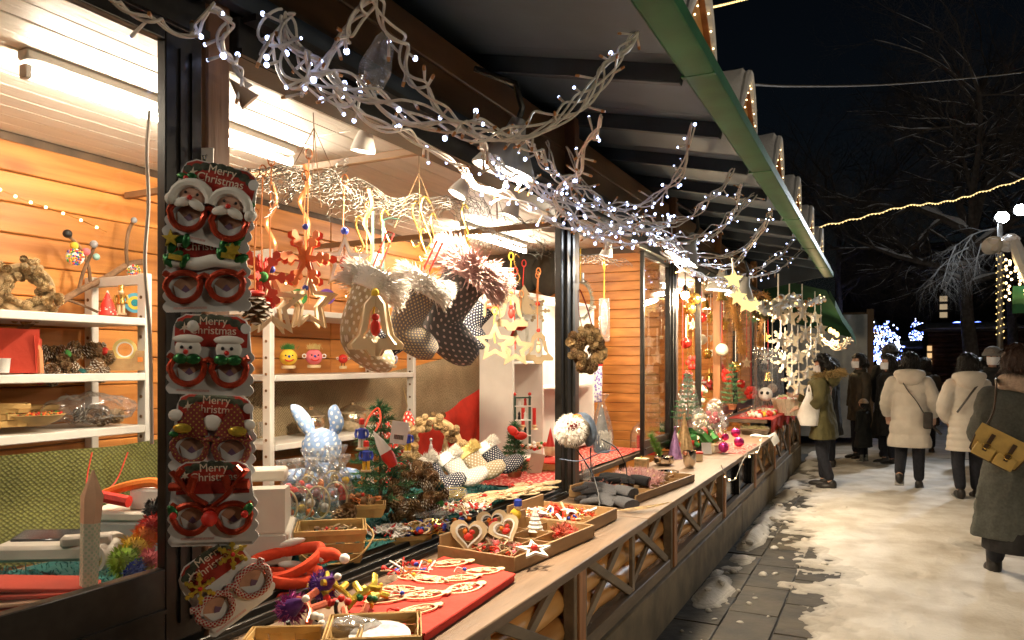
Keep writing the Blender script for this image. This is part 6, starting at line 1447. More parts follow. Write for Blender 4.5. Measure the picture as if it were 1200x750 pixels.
bowl((-1.358, 5.326, 0.742), .075, 'silver bowl at the counter edge past the far tray'); bowl((-1.558, 5.978, 0.742), .08, 'silver bowl holding the green fir sprig', .07); bowl((-1.343, 5.918, 0.742), .05, 'tall silver jar with a domed lid', .13)
t = T('fir_sprig', 'bright green fir sprig standing in the silver bowl', 'sprig', (-1.548, 5.886, 0.8), (0, rad(-25), .3)); m = MB(); m.tube([(0, 0, 0), (0, 0, .2)], .003, 5); m.build('stem', M_bark, t); m = MB(); m.hair([((0, 0, R.uniform(.02, .2)), (R.gauss(0, 1), R.gauss(0, 1), .8)) for _ in range(420)], .05, .002, .3); m.build('needles', mat('fresh_needles', (.1, .2, .03), .7, .3, 20, 0), t, kind='stuff')
M_jarlid = M_mirr
glitter_cone((-1.585, 6.445, 0.742), .26, .06, 'lilac glitter cone tree against the third post', G_lilac); glitter_cone((-1.615, 6.912, 0.742), .34, .085, 'silver gold glitter cone tree past the third post', G_champ, 7)
t = T('glass_cloche', 'clear glass bell jar with a red candle behind the narrow window', 'bell jar', (-1.98, 6.701, 0.769)); MB().lathe([(.07, 0), (.075, .02), (.073, .14), (.05, .2), (.012, .225), (.02, .24), (.0005, .25)], 20).build('dome', film('clear_glass', (1, 1, 1), .18, .02, .04), t); MB().lathe([(.08, -.01), (.08, 0)], 20).build('base', M_mirr, t); m = MB(); m.tube([(0, 0, 0), (0, 0, .13)], .014, 10); m.build('candle', M_redr, t)
glitter_cone((-2.0, 7.348, 0.76), .3, .06, 'dark silver cone tree behind the narrow window glass', G_silver)
t = T('greenery', 'bunch of dark greenery behind the narrow window', 'plant', (-2.15, 8.139, 0.815)); m = MB(); m.hair([((R.gauss(0, .05), R.gauss(0, .05), 0), (R.gauss(0, .8), R.gauss(0, .8), 1)) for _ in range(160)], .16, .006, .4, .2); m.build('leaves', mat('holly_green', (.05, .1, .03), .5, .3, 20, 0), t, kind='stuff')

# inside the second bay: bookcase goods, schwibbogen arch, candles, table tree
fir('table_fir', 'small plain fir with a red bow in front of the bookcase', (-2.2, 4.59, 0.787), .36, .1, 12)
t = T('red_bow', 'red bow at the top of the small plain fir', 'bow', (-2.16, 4.545, 1.092), (0, .4, .6)); m = MB(); m.ball((-.03, 0, 0), (.045, .02, .028), 10, 6, ry(.3)); m.ball((.03, 0, -.01), (.045, .02, .028), 10, 6, ry(-.4)); m.ball((0, -.01, 0), .014, 8, 6); m.build('loop', M_redr, t)
t = T('price_card', 'cream price card leaning beside the small fir', 'card', (-2.15, 4.825, 0.846), (0, rad(12), rad(40))); MB().box((0, 0, 0), (.1, .004, .16)).build('card', mat('cream_card', (.55, .47, .36), .6, .05, 10, .03), t)
t = T('candle_tower', 'green wooden candle tower with little figures on its shelves', 'ornament', (-2.32, 4.967, 0.971), rad(40))
for s in (-1, 1): MB().box((s * .055, 0, .17), (.012, .03, .34), bev=.002).build('column', mat('dark_green_paint', (.03, .07, .05), .5, .1, 20, .05), t); m = MB(); m.ball((s * .055, 0, .355), .013, 8, 6); m.build('finial', M_redr, t)
for z in (.06, .17, .27, .33): MB().box((0, 0, z), (.12, .05, .008)).build('shelf', M_wht if z < .33 else MATS['dark_green_paint'], t)
for k, z in enumerate((.064, .174, .274)):
    for s in (-1, 1): m = MB(); m.lathe([(.012, 0), (.008, .03), (.011, .042), (.0005, .06)], 8, (s * .022, 0, z)); m.build('figure', (M_redr, M_bk, M_wht)[(k + (s > 0)) % 3], t)
for p, lb in (((-2.36, 5.265, 1.05), 'tall red candle with a wooden holder beside the candle tower'), ((-2.42, 5.196, 1.053), 'red candle behind the candle tower')):
    t = T('candle', lb, 'candle', p); m = MB(); m.tube([(0, 0, .03), (0, 0, .16)], .014, 10); m.build('wax', M_redr, t); m = MB(); m.lathe([(.03, 0), (.012, .012), (.022, .03), (.014, .034)], 12); m.build('holder', M_wood, t)
pile('small_figures', 'red and white figures crowded under the candle tower', 'figurines', (-2.3, 5.162, 0.922), .13, .06, 60, [(i_ball(.016), M_wht), (i_ball(.014), M_redr), (i_ball(.012), M_grn), (i_stick(.04, .008), M_wood), (i_ball(.01), M_gold)], .7, 0, (.7, 1.3), .05)
weave_basket('round_basket', 'wicker basket under a red cloth beside the second post', (-2.15, 5.003, 0.722), rad(40), .26, .2, .12)
t = T('red_cushion', 'red cloth lying over the wicker basket beside the post', 'cloth', tuple(V((-2.15, 5.003, 0.722)) + V((0, 0, .135)))); m = MB(); m.ball((0, 0, 0), (.16, .12, .02), 16, 8); m.build('cloth', M_redc, t)
t = T('tan_gnome', 'small red capped gnome standing on the red cloth by the post', 'gnome', tuple(V((-2.15, 5.08, 0.846)) + V((0, 0, .04)))); m = MB(); m.lathe([(.04, 0), (.045, .04), (.03, .07)], 12); m.build('body', M_wood, t); m = MB(); m.lathe([(.034, .06), (.02, .12), (.0005, .2)], 12); m.build('hat', M_redr, t)
for k, (u, v) in enumerate(((608, 432), (617, 430), (648, 415))):
    pass
t = T('candle_arch', 'white wooden candle arch with fir trees and figures in the second bay', 'candle arch', (-2.5, 7.464, 1.229), rad(32))
m = MB(); m.prism([(-.26, 0), (.26, 0), (.26, .05), (-.26, .05)], .09); m.build('base', M_white, t)
M_birch = mat('birch_plywood', (.72, .62, .45), .5, .06, 8, .04)
a_o = [(.25 * math.cos(a), .05 + .33 * math.sin(a)) for a in [math.pi * k / 20 for k in range(21)]]; a_i = [(.21 * math.cos(a), .05 + .29 * math.sin(a)) for a in [math.pi * k / 20 for k in range(21)]]
m = MB(); m.prism(a_o + a_i[::-1], .02); m.build('arch', M_birch, t)
for k in range(7):
    a = math.pi * (k + .5) / 7; x, z = .245 * math.cos(a), .05 + .33 * math.sin(a); m = MB()
    for q in range(4): m.lathe([(.03 - .006 * q, .025 * q), (.012, .025 * q + .02)], 10, (x, 0, z - .01))
    m.build('fir', M_birch, t)
for k in range(4): MB().box((-.14 + .09 * k, 0, .14), (.014, .02, .18)).build('column', M_birch, t)
m = MB(); m.lathe([(.03, .05), (.022, .09), (.0005, .15)], 10, (.03, -.02, 0)); m.build('red_figure', M_redr, t); m = MB(); m.lathe([(.02, .05), (.014, .09), (.0005, .13)], 10, (-.09, -.02, 0)); m.build('dark_figure', M_bk, t); m = MB(); m.lathe([(.02, .05), (.0005, .12)], 10, (.13, -.02, 0)); m.build('green_figure', M_grn, t)
t = T('white_shelf', 'small white shelf carrying the candle arch', 'shelf', (-2.5, 7.546, 1.173), rad(32)); MB().box((0, 0, -.03), (.62, .26, .06), bev=.004).build('board', M_white, t); MB().box((0, .05, -.32), (.2, .03, .5), bev=.004).build('bracket', M_plank, t)
lamp('arch_light', 'POINT', (-2.62, 7.415, 1.593), 5, (1, .75, .45), .06)
t = T('gift_bag', 'patterned gift bag with a red top behind the cone wreath', 'bag', (-2.4, 6.676, 1.197), rad(35)); MB().box((0, 0, .16), (.16, .07, .34), bev=.01).build('bag', dots('blue_white_pattern', (.7, .7, .72), (.2, .15, .5), 40, .35, .4, 1), t); MB().box((0, 0, .345), (.166, .075, .05), bev=.006).build('top', M_redr, t)
t = T('hanging_feather', 'pale feather ornament in a clear sleeve hanging in the second bay', 'ornament', (-2.1, 6.114, 1.928), rad(30)); m = MB(); m.ball((0, 0, 0), (.03, .012, .15), 10, 10); m.build('feather', mat('pale_grey_feather', (.45, .4, .36), .8, .3, 40, .3), t); m = MB(); m.box((0, 0, -.02), (.09, .03, .36), bev=.012); m.build('clear_sleeve', M_poly, t); m = MB(); m.tube([(0, 0, .15), (0, 0, .42)], .004, 5); m.ball((0, 0, .44), (.012, .006, .05), 8, 6); m.build('ribbon', M_yel, t)
for p, lb in (((-2.1, 5.552, 2.03), 'frosted white wreath hanging just right of the second post'), ):
    t = T('frosted_wreath', lb, 'wreath', p, rad(35)); m = MB(); m.hair([((.0 + .08 * math.cos(a), 0, .13 * math.sin(a)), (math.cos(a), R.uniform(-1, 1), math.sin(a))) for a in [R.uniform(0, 6.3) for _ in range(500)]], .04, .003, .5); m.build('frosted_needles', mat('frosted_green', (.5, .5, .42), .8, .3, 30, 0), t, kind='stuff'); m = MB(); m.tube([(0, 0, .13), (0, 0, .4)], .006, 5); m.build('ribbon', M_yel, t)
t = T('star_mobile', 'mobile of small wooden stars hanging behind the narrow window', 'mobile', (-2.0, 7.474, 2.183), rad(30))
m = MB(); m.tube([(-.12, 0, 0), (.12, 0, 0)], .006, 6); m.build('bar', M_wood, t)
for k in range(6):
    x = -.11 + .045 * k; L = (.16, .3, .22, .38, .28, .18)[k]; m = MB(); m.tube([(x, 0, 0), (x, 0, -L)], .0015, 4); m.build('thread', M_wht, t); m = MB(); m.prism(star_poly(5, .028, .012), .005, Matrix.Translation((x, 0, -L))); m.build('star', M_wood2, t)
m = MB(); m.tube([(0, 0, 0), (0, 0, .32)], .002, 4); m.build('cord', M_wood, t)

# ================================================================ LED string lights draped under the eave
def bundle(t, pts, n, spread, r=.0046, twigs=.06, lit=.55, led=M_led, cable=True, seed=0, tl=.055):
    rr = random.Random(seed); P_ = spline(pts, 12); N = len(P_); m = MB(); ml = MB(); mt = MB()
    for k in range(n):
        ph = rr.uniform(0, 6.3); fr = rr.uniform(.2, .45); am = rr.uniform(.5, 1.1); w = []
        for i, p in enumerate(P_):
            e = spread * (.35 + .65 * math.sin(math.pi * i / (N - 1)) ** .5)
            w.append(p + V((math.cos(ph + i * fr), math.sin(ph * 2 + i * fr * .8), math.sin(ph + i * fr))) * e * am + noise.noise_vector(p * 6 + V((k * 3.1, 0, seed))) * e * .9)
        m.tube(w, r, 5)
        L = 0
        for i in range(1, N):
            L += (w[i] - w[i - 1]).length
            if L > twigs * rr.uniform(1.3, 3.4):
                L = 0; d = V((rr.gauss(0, 1), rr.gauss(0, 1), rr.gauss(-.2, 1))).normalized(); e = w[i] + d * tl * rr.uniform(.5, 1.2)
                m.tube([w[i], e], [r * .8, r * 1.15], 5)
                if rr.random() < lit: ml.ball(e, .0075 * rr.uniform(.6, 1.25), 6, 5)
                else: mt.tube([e, e + d * .014], [r * 1.3, r], 5)
    m.build('cable', M_cable, t, smooth=60)
    if ml.v: ml.build('led_bulb', led, t, kind='stuff')
    if mt.v: mt.build('led_tip', M_tip, t, kind='stuff')
GL = 'clear LED string lights under the eave'
def drape(label, strands, led=M_led, grp=GL):
    t = T('string_light', label, 'string lights', tuple(V(strands[0][0][0])), group=grp, world=True)
    for k, (pts, n, sp, tw, lit) in enumerate(strands): bundle(t, pts, n, sp, twigs=tw, lit=lit, led=led, seed=len(label) + k * 7)
drape('thick bundle of clear LED cables swagging up to the green gutter near the picture top', [([(-1.62, 1.775, 2.592), (-1.55, 1.763, 2.467), (-1.45, 1.814, 2.388), (-1.35, 1.909, 2.319), (-1.2, 2.111, 2.285), (-1.1, 2.355, 2.335), (-0.98, 2.591, 2.491), (-0.9, 2.737, 2.67), (-0.86, 2.876, 2.824)], 6, .035, .14, .3)])
drape('tangle of LED cables hanging from the roof beside the thick bundle', [([(-1.25, 1.712, 2.53), (-1.3, 1.718, 2.489), (-1.4, 1.752, 2.449), (-1.5, 1.787, 2.412), (-1.55, 1.781, 2.347)], 4, .03, .08, .6), ([(-1.25, 1.728, 2.542), (-1.28, 1.887, 2.49), (-1.25, 1.919, 2.396), (-1.2, 2.007, 2.313), (-1.15, 2.132, 2.268)], 3, .022, .09, .6), ([(-1.6, 1.746, 2.583), (-1.55, 1.674, 2.459), (-1.5, 1.688, 2.395), (-1.45, 1.757, 2.361), (-1.45, 1.875, 2.336)], 3, .05, .05, .8)])
drape('LED cable looping along the header above the hanging boots', [([(-1.5, 1.877, 2.396), (-1.52, 2.054, 2.345), (-1.5, 2.275, 2.351), (-1.52, 2.607, 2.336), (-1.55, 2.912, 2.308), (-1.55, 3.299, 2.32), (-1.5, 3.6, 2.255), (-1.5, 4.101, 2.308), (-1.45, 4.755, 2.369)], 3, .018, .08, .7)])
drape('LED cables crossing from the cone lamp to the third post', [([(-1.2, 2.224, 2.293), (-1.35, 2.678, 2.3), (-1.45, 3.374, 2.378), (-1.45, 3.898, 2.401), (-1.35, 4.261, 2.445), (-1.2, 4.353, 2.502), (-1.0, 4.141, 2.568), (-0.87, 3.91, 2.763)], 4, .02, .08, .6), ([(-1.3, 2.509, 2.313), (-1.4, 2.98, 2.355), (-1.45, 3.374, 2.353), (-1.45, 3.833, 2.289), (-1.45, 4.329, 2.254), (-1.4, 4.974, 2.353), (-1.4, 5.936, 2.377)], 3, .02, .07, .7)])
drape('pair of thin LED cables falling from the log header past the second post', [([(-1.65, 3.84, 2.756), (-1.6, 3.864, 2.617), (-1.5, 3.862, 2.468), (-1.4, 3.828, 2.339), (-1.35, 4.105, 2.288)], 2, .015, .07, .7), ([(-1.6, 4.001, 2.758), (-1.55, 4.098, 2.617), (-1.4, 4.033, 2.422), (-1.3, 4.182, 2.344), (-1.2, 4.857, 2.436)], 2, .014, .07, .7)])
drape('LED cables rising to the gutter beyond the thick bundle', [([(-1.4, 3.962, 2.306), (-1.3, 4.619, 2.374), (-1.2, 5.211, 2.535), (-1.0, 5.066, 2.633), (-0.87, 5.097, 2.803)], 4, .025, .09, .6), ([(-1.4, 4.974, 2.341), (-1.25, 5.562, 2.457), (-1.05, 5.792, 2.602), (-0.87, 6.016, 2.818)], 3, .03, .1, .6), ([(-1.3, 4.263, 2.406), (-1.35, 5.111, 2.357), (-1.35, 6.317, 2.421), (-1.1, 6.867, 2.564), (-0.88, 7.086, 2.865)], 3, .03, .1, .5)])
drape('open loops of LED cable between the header and the gutter', [([(-1.15, 2.379, 2.357), (-1.25, 2.78, 2.396), (-1.35, 3.24, 2.426), (-1.4, 3.828, 2.451), (-1.4, 4.336, 2.428), (-1.35, 5.002, 2.472), (-1.4, 6.079, 2.395)], 3, .03, .1, .6), ([(-0.87, 2.506, 2.399), (-1.0, 2.734, 2.371), (-1.2, 3.09, 2.358), (-1.4, 3.413, 2.327), (-1.5, 3.812, 2.29), (-1.5, 4.245, 2.296), (-1.4, 4.682, 2.461)], 3, .02, .09, .6), ([(-1.4, 5.936, 2.476), (-1.3, 6.771, 2.66), (-1.1, 6.444, 2.806), (-0.9, 5.618, 2.822)], 3, .02, .1, .6), ([(-1.4, 6.551, 2.381), (-1.3, 7.616, 2.498), (-1.05, 7.528, 2.756), (-0.88, 7.086, 2.903)], 3, .02, .1, .6)])
drape('farthest LED cable swag under the eave above the far ornaments', [([(-1.5, 5.679, 2.383), (-1.45, 6.785, 2.321), (-1.3, 8.115, 2.425), (-1.05, 8.813, 2.716), (-0.87, 9.53, 3.043)], 4, .03, .1, .5), ([(-1.5, 6.36, 2.365), (-1.4, 7.722, 2.348), (-1.15, 9.26, 2.601), (-0.9, 10.659, 3.048)], 3, .03, .1, .5)])
drape('LED cable hanging over the first post at the top left', [([(-1.66, 1.223, 2.423), (-1.66, 1.28, 2.41), (-1.66, 1.379, 2.416), (-1.65, 1.464, 2.416), (-1.6, 1.461, 2.455), (-1.58, 1.476, 2.491)], 2, .012, .07, .5), ([(-1.6, 1.484, 2.496), (-1.6, 1.542, 2.477), (-1.62, 1.544, 2.423), (-1.66, 1.607, 2.401), (-1.66, 1.655, 2.369), (-1.66, 1.671, 2.342)], 3, .012, .08, .5)])
t = T('paper_cone', 'tan paper cone hanging on the LED cable beside the first post', 'ornament', (-1.66, 1.648, 2.327), (rad(35), rad(-30), 0)); MB().lathe([(.0005, .05), (.03, -.03), (.034, -.035)], 10).build('cone', mat('tan_paper', (.4, .26, .15), .7, .1, 10, .1), t)
t = T('clear_ornament', 'clear plastic wrap caught in the LED tangle', 'ornament', (-1.4, 1.935, 2.457), (0, .3, .5)); m = MB(); m.lathe([(.01, -.11), (.04, -.06), (.05, .0), (.03, .08), (.01, .11)], 9, wob=.2); m.build('wrap', M_poly, t, smooth=20)
# warm fairy wire inside on the far wall
m = MB(); ml = MB()
for pts in ([(-3.78, 2.227, 2.373), (-3.78, 2.349, 2.344), (-3.78, 2.477, 2.325), (-3.78, 2.637, 2.296), (-3.78, 2.784, 2.256)], [(-3.78, 4.168, 2.108), (-3.78, 4.436, 2.051), (-3.78, 4.73, 2.042), (-3.78, 4.996, 2.13)]):
    q = spline(pts, 5); m.tube(q, .002, 4)
    for p in q[::3]: ml.ball(p, .008, 6, 4)
t = T('fairy_wire', 'thin gold fairy light wire strung along the plank wall', 'fairy lights', (0, 0, 0)); m.build('wire', M_gold, t); ml.build('led_bulb', M_ledw, t, kind='stuff')

# ================================================================ the far display, past the third post
M_straw = mat('straw_ornament', (.62, .42, .2), .7, .15, 30, .2); M_ivory = mat('ivory_ornament', (.72, .62, .46), .6, .1, 20, .1); M_bauble = mat('gold_bauble', (.7, .45, .12), .18, .1, 20, 0, metal=.9); M_rbauble = mat('red_bauble', (.5, .03, .02), .15, .1, 20, 0, metal=.6)
def i_orn(m):
    m.prism(star_poly(5, .045, .02), .012)
def i_bau(r): return lambda m: m.ball((0, 0, 0), r, 10, 7)
FAR = [('ball', .045, M_bauble), ('star', .05, M_ivory), ('ball', .04, M_rbauble), ('flake', .06, M_wht), ('bell', .05, M_gold), ('star', .06, M_gold), ('ball', .05, M_ivory), ('flower', .06, M_redr)]
fn = 0
def far_orn(p, top, k, label, grp='ornaments hanging past the third post'):
    kind, r, mm = FAR[k % len(FAR)]; r *= 1.5; t = T('hanging_ornament', label, 'ornament', p, rad(30), grp)
    m = MB(); m.tube([(0, 0, 0), (0, 0, top)], .004, 4); m.build('ribbon', (M_redr, M_gold, M_wht)[k % 3], t)
    m = MB()
    if kind == 'ball': m.ball((0, 0, 0), r, 12, 8)
    elif kind == 'star': m.prism(star_poly(5, r, r * .45), .012); m.prism(star_poly(5, r, r * .45), .012, Matrix.Rotation(1.2, 4, 'Z'))
    elif kind == 'flake': m.prism(flake_poly(r), .01); m.prism(flake_poly(r), .01, Matrix.Rotation(1.3, 4, 'Z'))
    elif kind == 'bell': m.lathe([(r, -r), (r * .75, -r * .6), (r * .6, .3 * r), (r * .3, .8 * r), (.0005, r)], 14)
    else:
        for q in range(6): a = q * math.pi / 3; m.ball((r * .6 * math.cos(a), 0, r * .6 * math.sin(a)), (r * .42, r * .25, r * .42), 8, 5)
    m.build('ornament', mm, t)
rows = [(803, 345), (812, 380), (804, 402), (815, 330), (826, 355), (833, 372), (822, 398), (812, 425), (829, 415), (836, 395), (806, 440), (820, 448), (840, 360), (831, 440), (818, 365), (842, 430), (808, 362), (838, 412)]
words = ['gold ball', 'ivory star', 'red ball', 'white snowflake', 'gold bell', 'gold star', 'ivory ball', 'red flower']
PTS = [(-1.95, 8.387, 2.297), (-2.0, 8.988, 1.998), (-1.9, 8.211, 1.76), (-2.1, 9.58, 2.557), (-2.1, 10.137, 2.331), (-1.95, 9.772, 2.118), (-2.2, 10.4, 1.86), (-2.0, 8.988, 1.55), (-2.1, 10.299, 1.663), (-2.0, 10.188, 1.885), (-1.95, 8.509, 1.408), (-2.2, 10.294, 1.289), (-2.2, 11.458, 2.364), (-2.0, 9.915, 1.387), (-2.3, 10.652, 2.256), (-2.1, 11.061, 1.49), (-1.85, 8.152, 2.12), (-1.9, 9.786, 1.689)]
place = ['nearest the glaring bulb', 'low beside the third post', 'in the upper middle', 'by the light wooden post', 'highest of its row', 'in the lower row']
for k, p in enumerate(PTS):
    top = 2.42 - p[2]; far_orn(p, top, k, '%s ornament hanging %s of the far display' % (words[k % 8], place[k // 8 + 3 * (k % 2)]))
PT2 = [(-1.9, 8.056, 1.146), (-1.7, 9.161, 2.349), (-1.75, 9.54, 2.018), (-1.7, 9.161, 1.7), (-1.7, 9.488, 1.395), (-1.6, 9.491, 1.499), (-1.6, 10.324, 1.55), (-1.65, 10.168, 1.276), (-1.5, 11.25, 1.61), (-1.5, 11.605, 1.365), (-1.5, 11.337, 1.912), (-1.5, 12.079, 1.166), (-1.55, 10.348, 1.161), (-1.8, 8.17, 2.228), (-1.8, 8.689, 2.411), (-1.85, 8.746, 2.061)]
for k, p in enumerate(PT2): far_orn(p, 2.42 - p[2], k + 3, '%s ornament hanging %s' % (words[(k + 3) % 8], ('low by the third post', 'high beside the light wooden post', 'beside the light post, second down', 'beside the light post, third down', 'lowest beside the light post', 'under the gold tinsel, left', 'under the gold tinsel, right', 'low under the gold tinsel', 'past the copper tinsel, upper', 'past the copper tinsel, lower', 'against the copper tinsel', 'lowest past the copper tinsel', 'low between the tinsels', 'high near the bare bulbs', 'highest near the bare bulbs', 'just under the bare bulbs')[k]))
pile('packed_goods', 'dense jumble of small wrapped goods at the back of the far counter', 'goods', (-1.62, 7.6, .76), .1, .75, 220, [(i_ball(.045), M_ivory), (i_ball(.04), M_wht), (i_bau(.035), M_bauble), (i_stick(.16, .03), M_grn), (i_ball(.04), M_redr), (i_stick(.14, .03), M_mirr), (i_plate(.06), M_wood2)], 0, .03, (.7, 1.5), .2)
t = T('bare_bulb', 'glaring bare warm bulb beside the third post', 'lamp', (-1.72, 7.398, 2.2)); m = MB(); m.ball((0, 0, 0), .04, 12, 8); m.build('bulb', M_warm, t); m = MB(); m.lathe([(.02, .035), (.022, .08), (.012, .1)], 10); m.tube([(0, 0, .1), (0, 0, .3)], .005, 5); m.build('socket', M_bk, t)
lamp('bulb_light', 'POINT', tuple(V((-1.72, 7.398, 2.2)) + V((.0, 0, -.06))), 38, (1, .75, .45), .04)
t = T('bare_bulb', 'second bare warm bulb among the far ornaments', 'lamp', (-1.95, 8.592, 2.122)); m = MB(); m.ball((0, 0, 0), .04, 12, 8); m.build('bulb', M_warm, t); m = MB(); m.lathe([(.02, .035), (.022, .08), (.012, .1)], 10); m.build('socket', M_bk, t)
lamp('bulb_light', 'POINT', tuple(V((-1.95, 8.592, 2.122)) + V((.0, 0, -.06))), 25, (1, .75, .45), .04)
lamp('end_light', 'POINT', (-2.2, 10.9, 2.2), 40, (1, .75, .45), .08)
# flower sprays, tinsel garland and packs on the far counter
for p, lb, cc in (((-1.9, 8.8, 1.19), 'cream flower bunch with red ribbon in the far display', (M_ivory, M_redr)), ((-2.1, 10.467, 1.263), 'pink and red flower bunch in the far display', (M_pink, M_redr)), ((-2.0, 9.123, 0.995), 'pale flower bunch low in the far display', (M_ivory, M_wht))):
    t = T('flower_bunch', lb, 'flowers', p)
    for q in range(2):
        m = MB()
        for k in range(26): d = V((R.gauss(0, 1), R.gauss(0, 1), R.gauss(0, 1))).normalized() * .1; m.ball(d * R.uniform(.5, 1), R.uniform(.018, .035), 7, 5)
        m.build('blossom', cc[q], t, kind='stuff')
    m = MB(); m.hair([((0, 0, 0), (R.gauss(0, 1), R.gauss(0, 1), R.gauss(0, 1))) for _ in range(60)], .15, .006, .2); m.build('leaves', M_grn, t, kind='stuff')
def tinsel(label, pts, mm, r=.05, n=900):
    q = spline(pts, 12); m = MB(); m.hair([(R.choice(q) + V((R.gauss(0, .008), R.gauss(0, .008), R.gauss(0, .03))), (R.gauss(0, 1), R.gauss(0, 1), R.gauss(0, 1))) for _ in range(n)], r, .004, .4)
    t = T('tinsel_garland', label, 'garland', q[0], world=True); m.build('tinsel', mm, t, kind='stuff'); m = MB(); m.tube(q, .004, 5); m.build('core', M_gold, t)
G_copper = glitter('copper_tinsel', (.6, .3, .08)); G_dkgreen = glitter('dark_green_tinsel', (.03, .07, .03))
tinsel('gold tinsel garland hanging down beside the light post', [(-1.55, 8.861, 2.348), (-1.55, 9.081, 2.14), (-1.55, 9.43, 1.957), (-1.55, 9.551, 1.787), (-1.55, 9.804, 1.687)], G_copper, .085)
tinsel('copper tinsel garland framing the far opening, right side', [(-1.5, 9.878, 2.399), (-1.5, 11.605, 2.475), (-1.5, 10.997, 2.172), (-1.5, 10.755, 1.895), (-1.5, 10.915, 1.725)], G_copper, .07)
t = wreath('fir_wreath', 'dark green wreath with lights high on the far post', (-1.55, 10.952, 2.287), (0, 0, rad(40)), .13, .06, [ME_cone], 10)
m = MB(); m.hair([((.13 * math.cos(a), 0, .13 * math.sin(a)), (R.gauss(0, 1), R.gauss(0, 1), R.gauss(0, 1))) for a in [R.uniform(0, 6.3) for _ in range(900)]], .09, .004, .3); m.build('needles', M_need, t, kind='stuff')
m = MB()
for k in range(12): a = R.uniform(0, 6.3); m.ball((.15 * math.cos(a), -.06, .15 * math.sin(a)), .009, 6, 4)
m.build('led_bulb', M_ledw, t, kind='stuff')
fir('wrapped_fir', 'dark green cone tree in clear wrap at the near end of the far counter', (-1.62, 7.069, 0.961), .5, .14, 9)
m = MB(); m.lathe([(.13, 0), (.12, .1), (.06, .4), (.02, .5)], 14, wob=.08); o = m.build('clear_wrap', M_cello, loc=(-1.62, 7.069, 0.961), smooth=20); tag(o, 'clear cellophane cone wrapped around the green tree', 'wrap')
fir('wrapped_fir', 'small fir with white blossom standing behind the light post', (-1.6, 9.259, 0.998), .55, .15, 8)
for k, (p, lb) in enumerate((((-1.45, 6.785, 0.951), 'clear wrapped figurine packet beside the green cone tree'), ((-1.4, 7.092, 0.967), 'clear packet of pink and white sweets in the middle of the far counter'), ((-1.35, 7.151, 0.902), 'clear packet of white sweets behind the pink baubles'), ((-1.5, 7.726, 1.017), 'tall clear packet at the back of the far counter'))):
    t = T('gift_packet', lb, 'packet', p, rad(30)); m = MB(); m.ball((0, 0, .09), (.08, .06, .1), 12, 8)
    for q in range(len(m.v)): w_ = V(m.v[q]); m.v[q] = tuple(w_ + noise.noise_vector(w_ * 18 + V((k, 0, 0))) * .03)
    m.build('cellophane', M_cello, t, smooth=20); m = MB()
    for q in range(14): m.ball((R.uniform(-.05, .05), R.uniform(-.035, .035), R.uniform(.02, .14)), R.uniform(.014, .026), 7, 5)
    m.build('sweet', (M_ivory, M_pink, M_wht, M_ivory)[k], t, kind='stuff')
gp = t
for k, (p, lb) in enumerate((((-1.632, 7.713, 0.742), 'clear packet at the counter front before the lilac cone'), ((-1.776, 9.911, 0.742), 'clear packet leaning behind the small pink bauble'), ((-1.541, 9.745, 0.742), 'clear packet between the baubles and the dark basket'), ((-1.825, 10.824, 0.742), 'tall clear packet against the light wooden post'), ((-2.009, 9.799, 0.742), 'clear packet squeezed beside the wrapped green tree'), ((-1.823, 8.194, 0.742), 'clear packet just past the glitter cone tree'), ((-1.758, 11.577, 0.742), 'small clear packet under the gold tinsel'), ((-2.183, 11.765, 0.742), 'clear packet at the back, under the red flowers'))): dup(gp, p, rad(35 * k), lb, 'clear packets crowded on the far counter', .8 + .12 * (k % 4))
for k, (p, lb, q) in enumerate((((-1.674, 5.757, 0.742), 'small gold trinket box at the counter edge by the far tray', G_champ), ((-1.826, 6.596, 0.742), 'small red trinket box behind the silver bowls', M_redr), ((-1.392, 6.351, 0.742), 'pale wooden trinket box beside the tall silver jar', M_wood2), ((-1.365, 7.032, 0.742), 'ivory trinket box in front of the price stand', M_ivory), ((-1.619, 7.136, 0.742), 'green trinket box beside the glitter cone', M_grn))):
    t = T('trinket_box', lb, 'box', p, rad(20 * k)); MB().box((0, 0, .03), (.1, .07, .06), bev=.004).build('box', q, t); MB().box((0, 0, .067), (.106, .076, .014), bev=.004).build('lid', M_wood2 if k != 2 else M_redr, t); m = MB(); m.ball((0, 0, .082), .01, 8, 6); m.build('knob', M_gold, t)
M_mag = mat('magenta_bauble', (.6, .05, .28), .12, .1, 20, 0, metal=.7)
for p, lb in (((-1.276, 6.956, 0.8), 'magenta bauble in front, nearest the counter edge'), ((-1.228, 7.468, 0.8), 'magenta bauble at the right of the packets'), ((-1.322, 7.289, 0.86), 'small pink bauble on top of the other baubles'), ((-1.33, 7.891, 0.85), 'pale pink bauble behind the magenta ones')):
    t = T('bauble', lb, 'bauble', p, group='pink baubles on the far counter'); MB().ball((0, 0, 0), .048 if 'magenta' in lb else .034, 16, 10).build('ball', M_mag, t); m = MB(); m.lathe([(.012, .044), (.012, .058), (.006, .06)], 8); m.build('cap', M_gold, t)
m = MB(); m.sheet(lambda u, v: (-1.5 + .38 * u, 7.0 + .9 * v, .744 + .003 * noise.noise(V((u * 5, v * 9, 0)))), 6, 10, .4, .9); tag(m.build('counter_cloth', M_redprint), 'red cloth laid on the counter under the baubles', 'cloth')
weave_basket('dark_basket', 'dark shallow tray basket of greenery on the far counter', (-1.324, 9.091, 0.742), rad(10), .3, .4, .06, M_dark, bands=1)
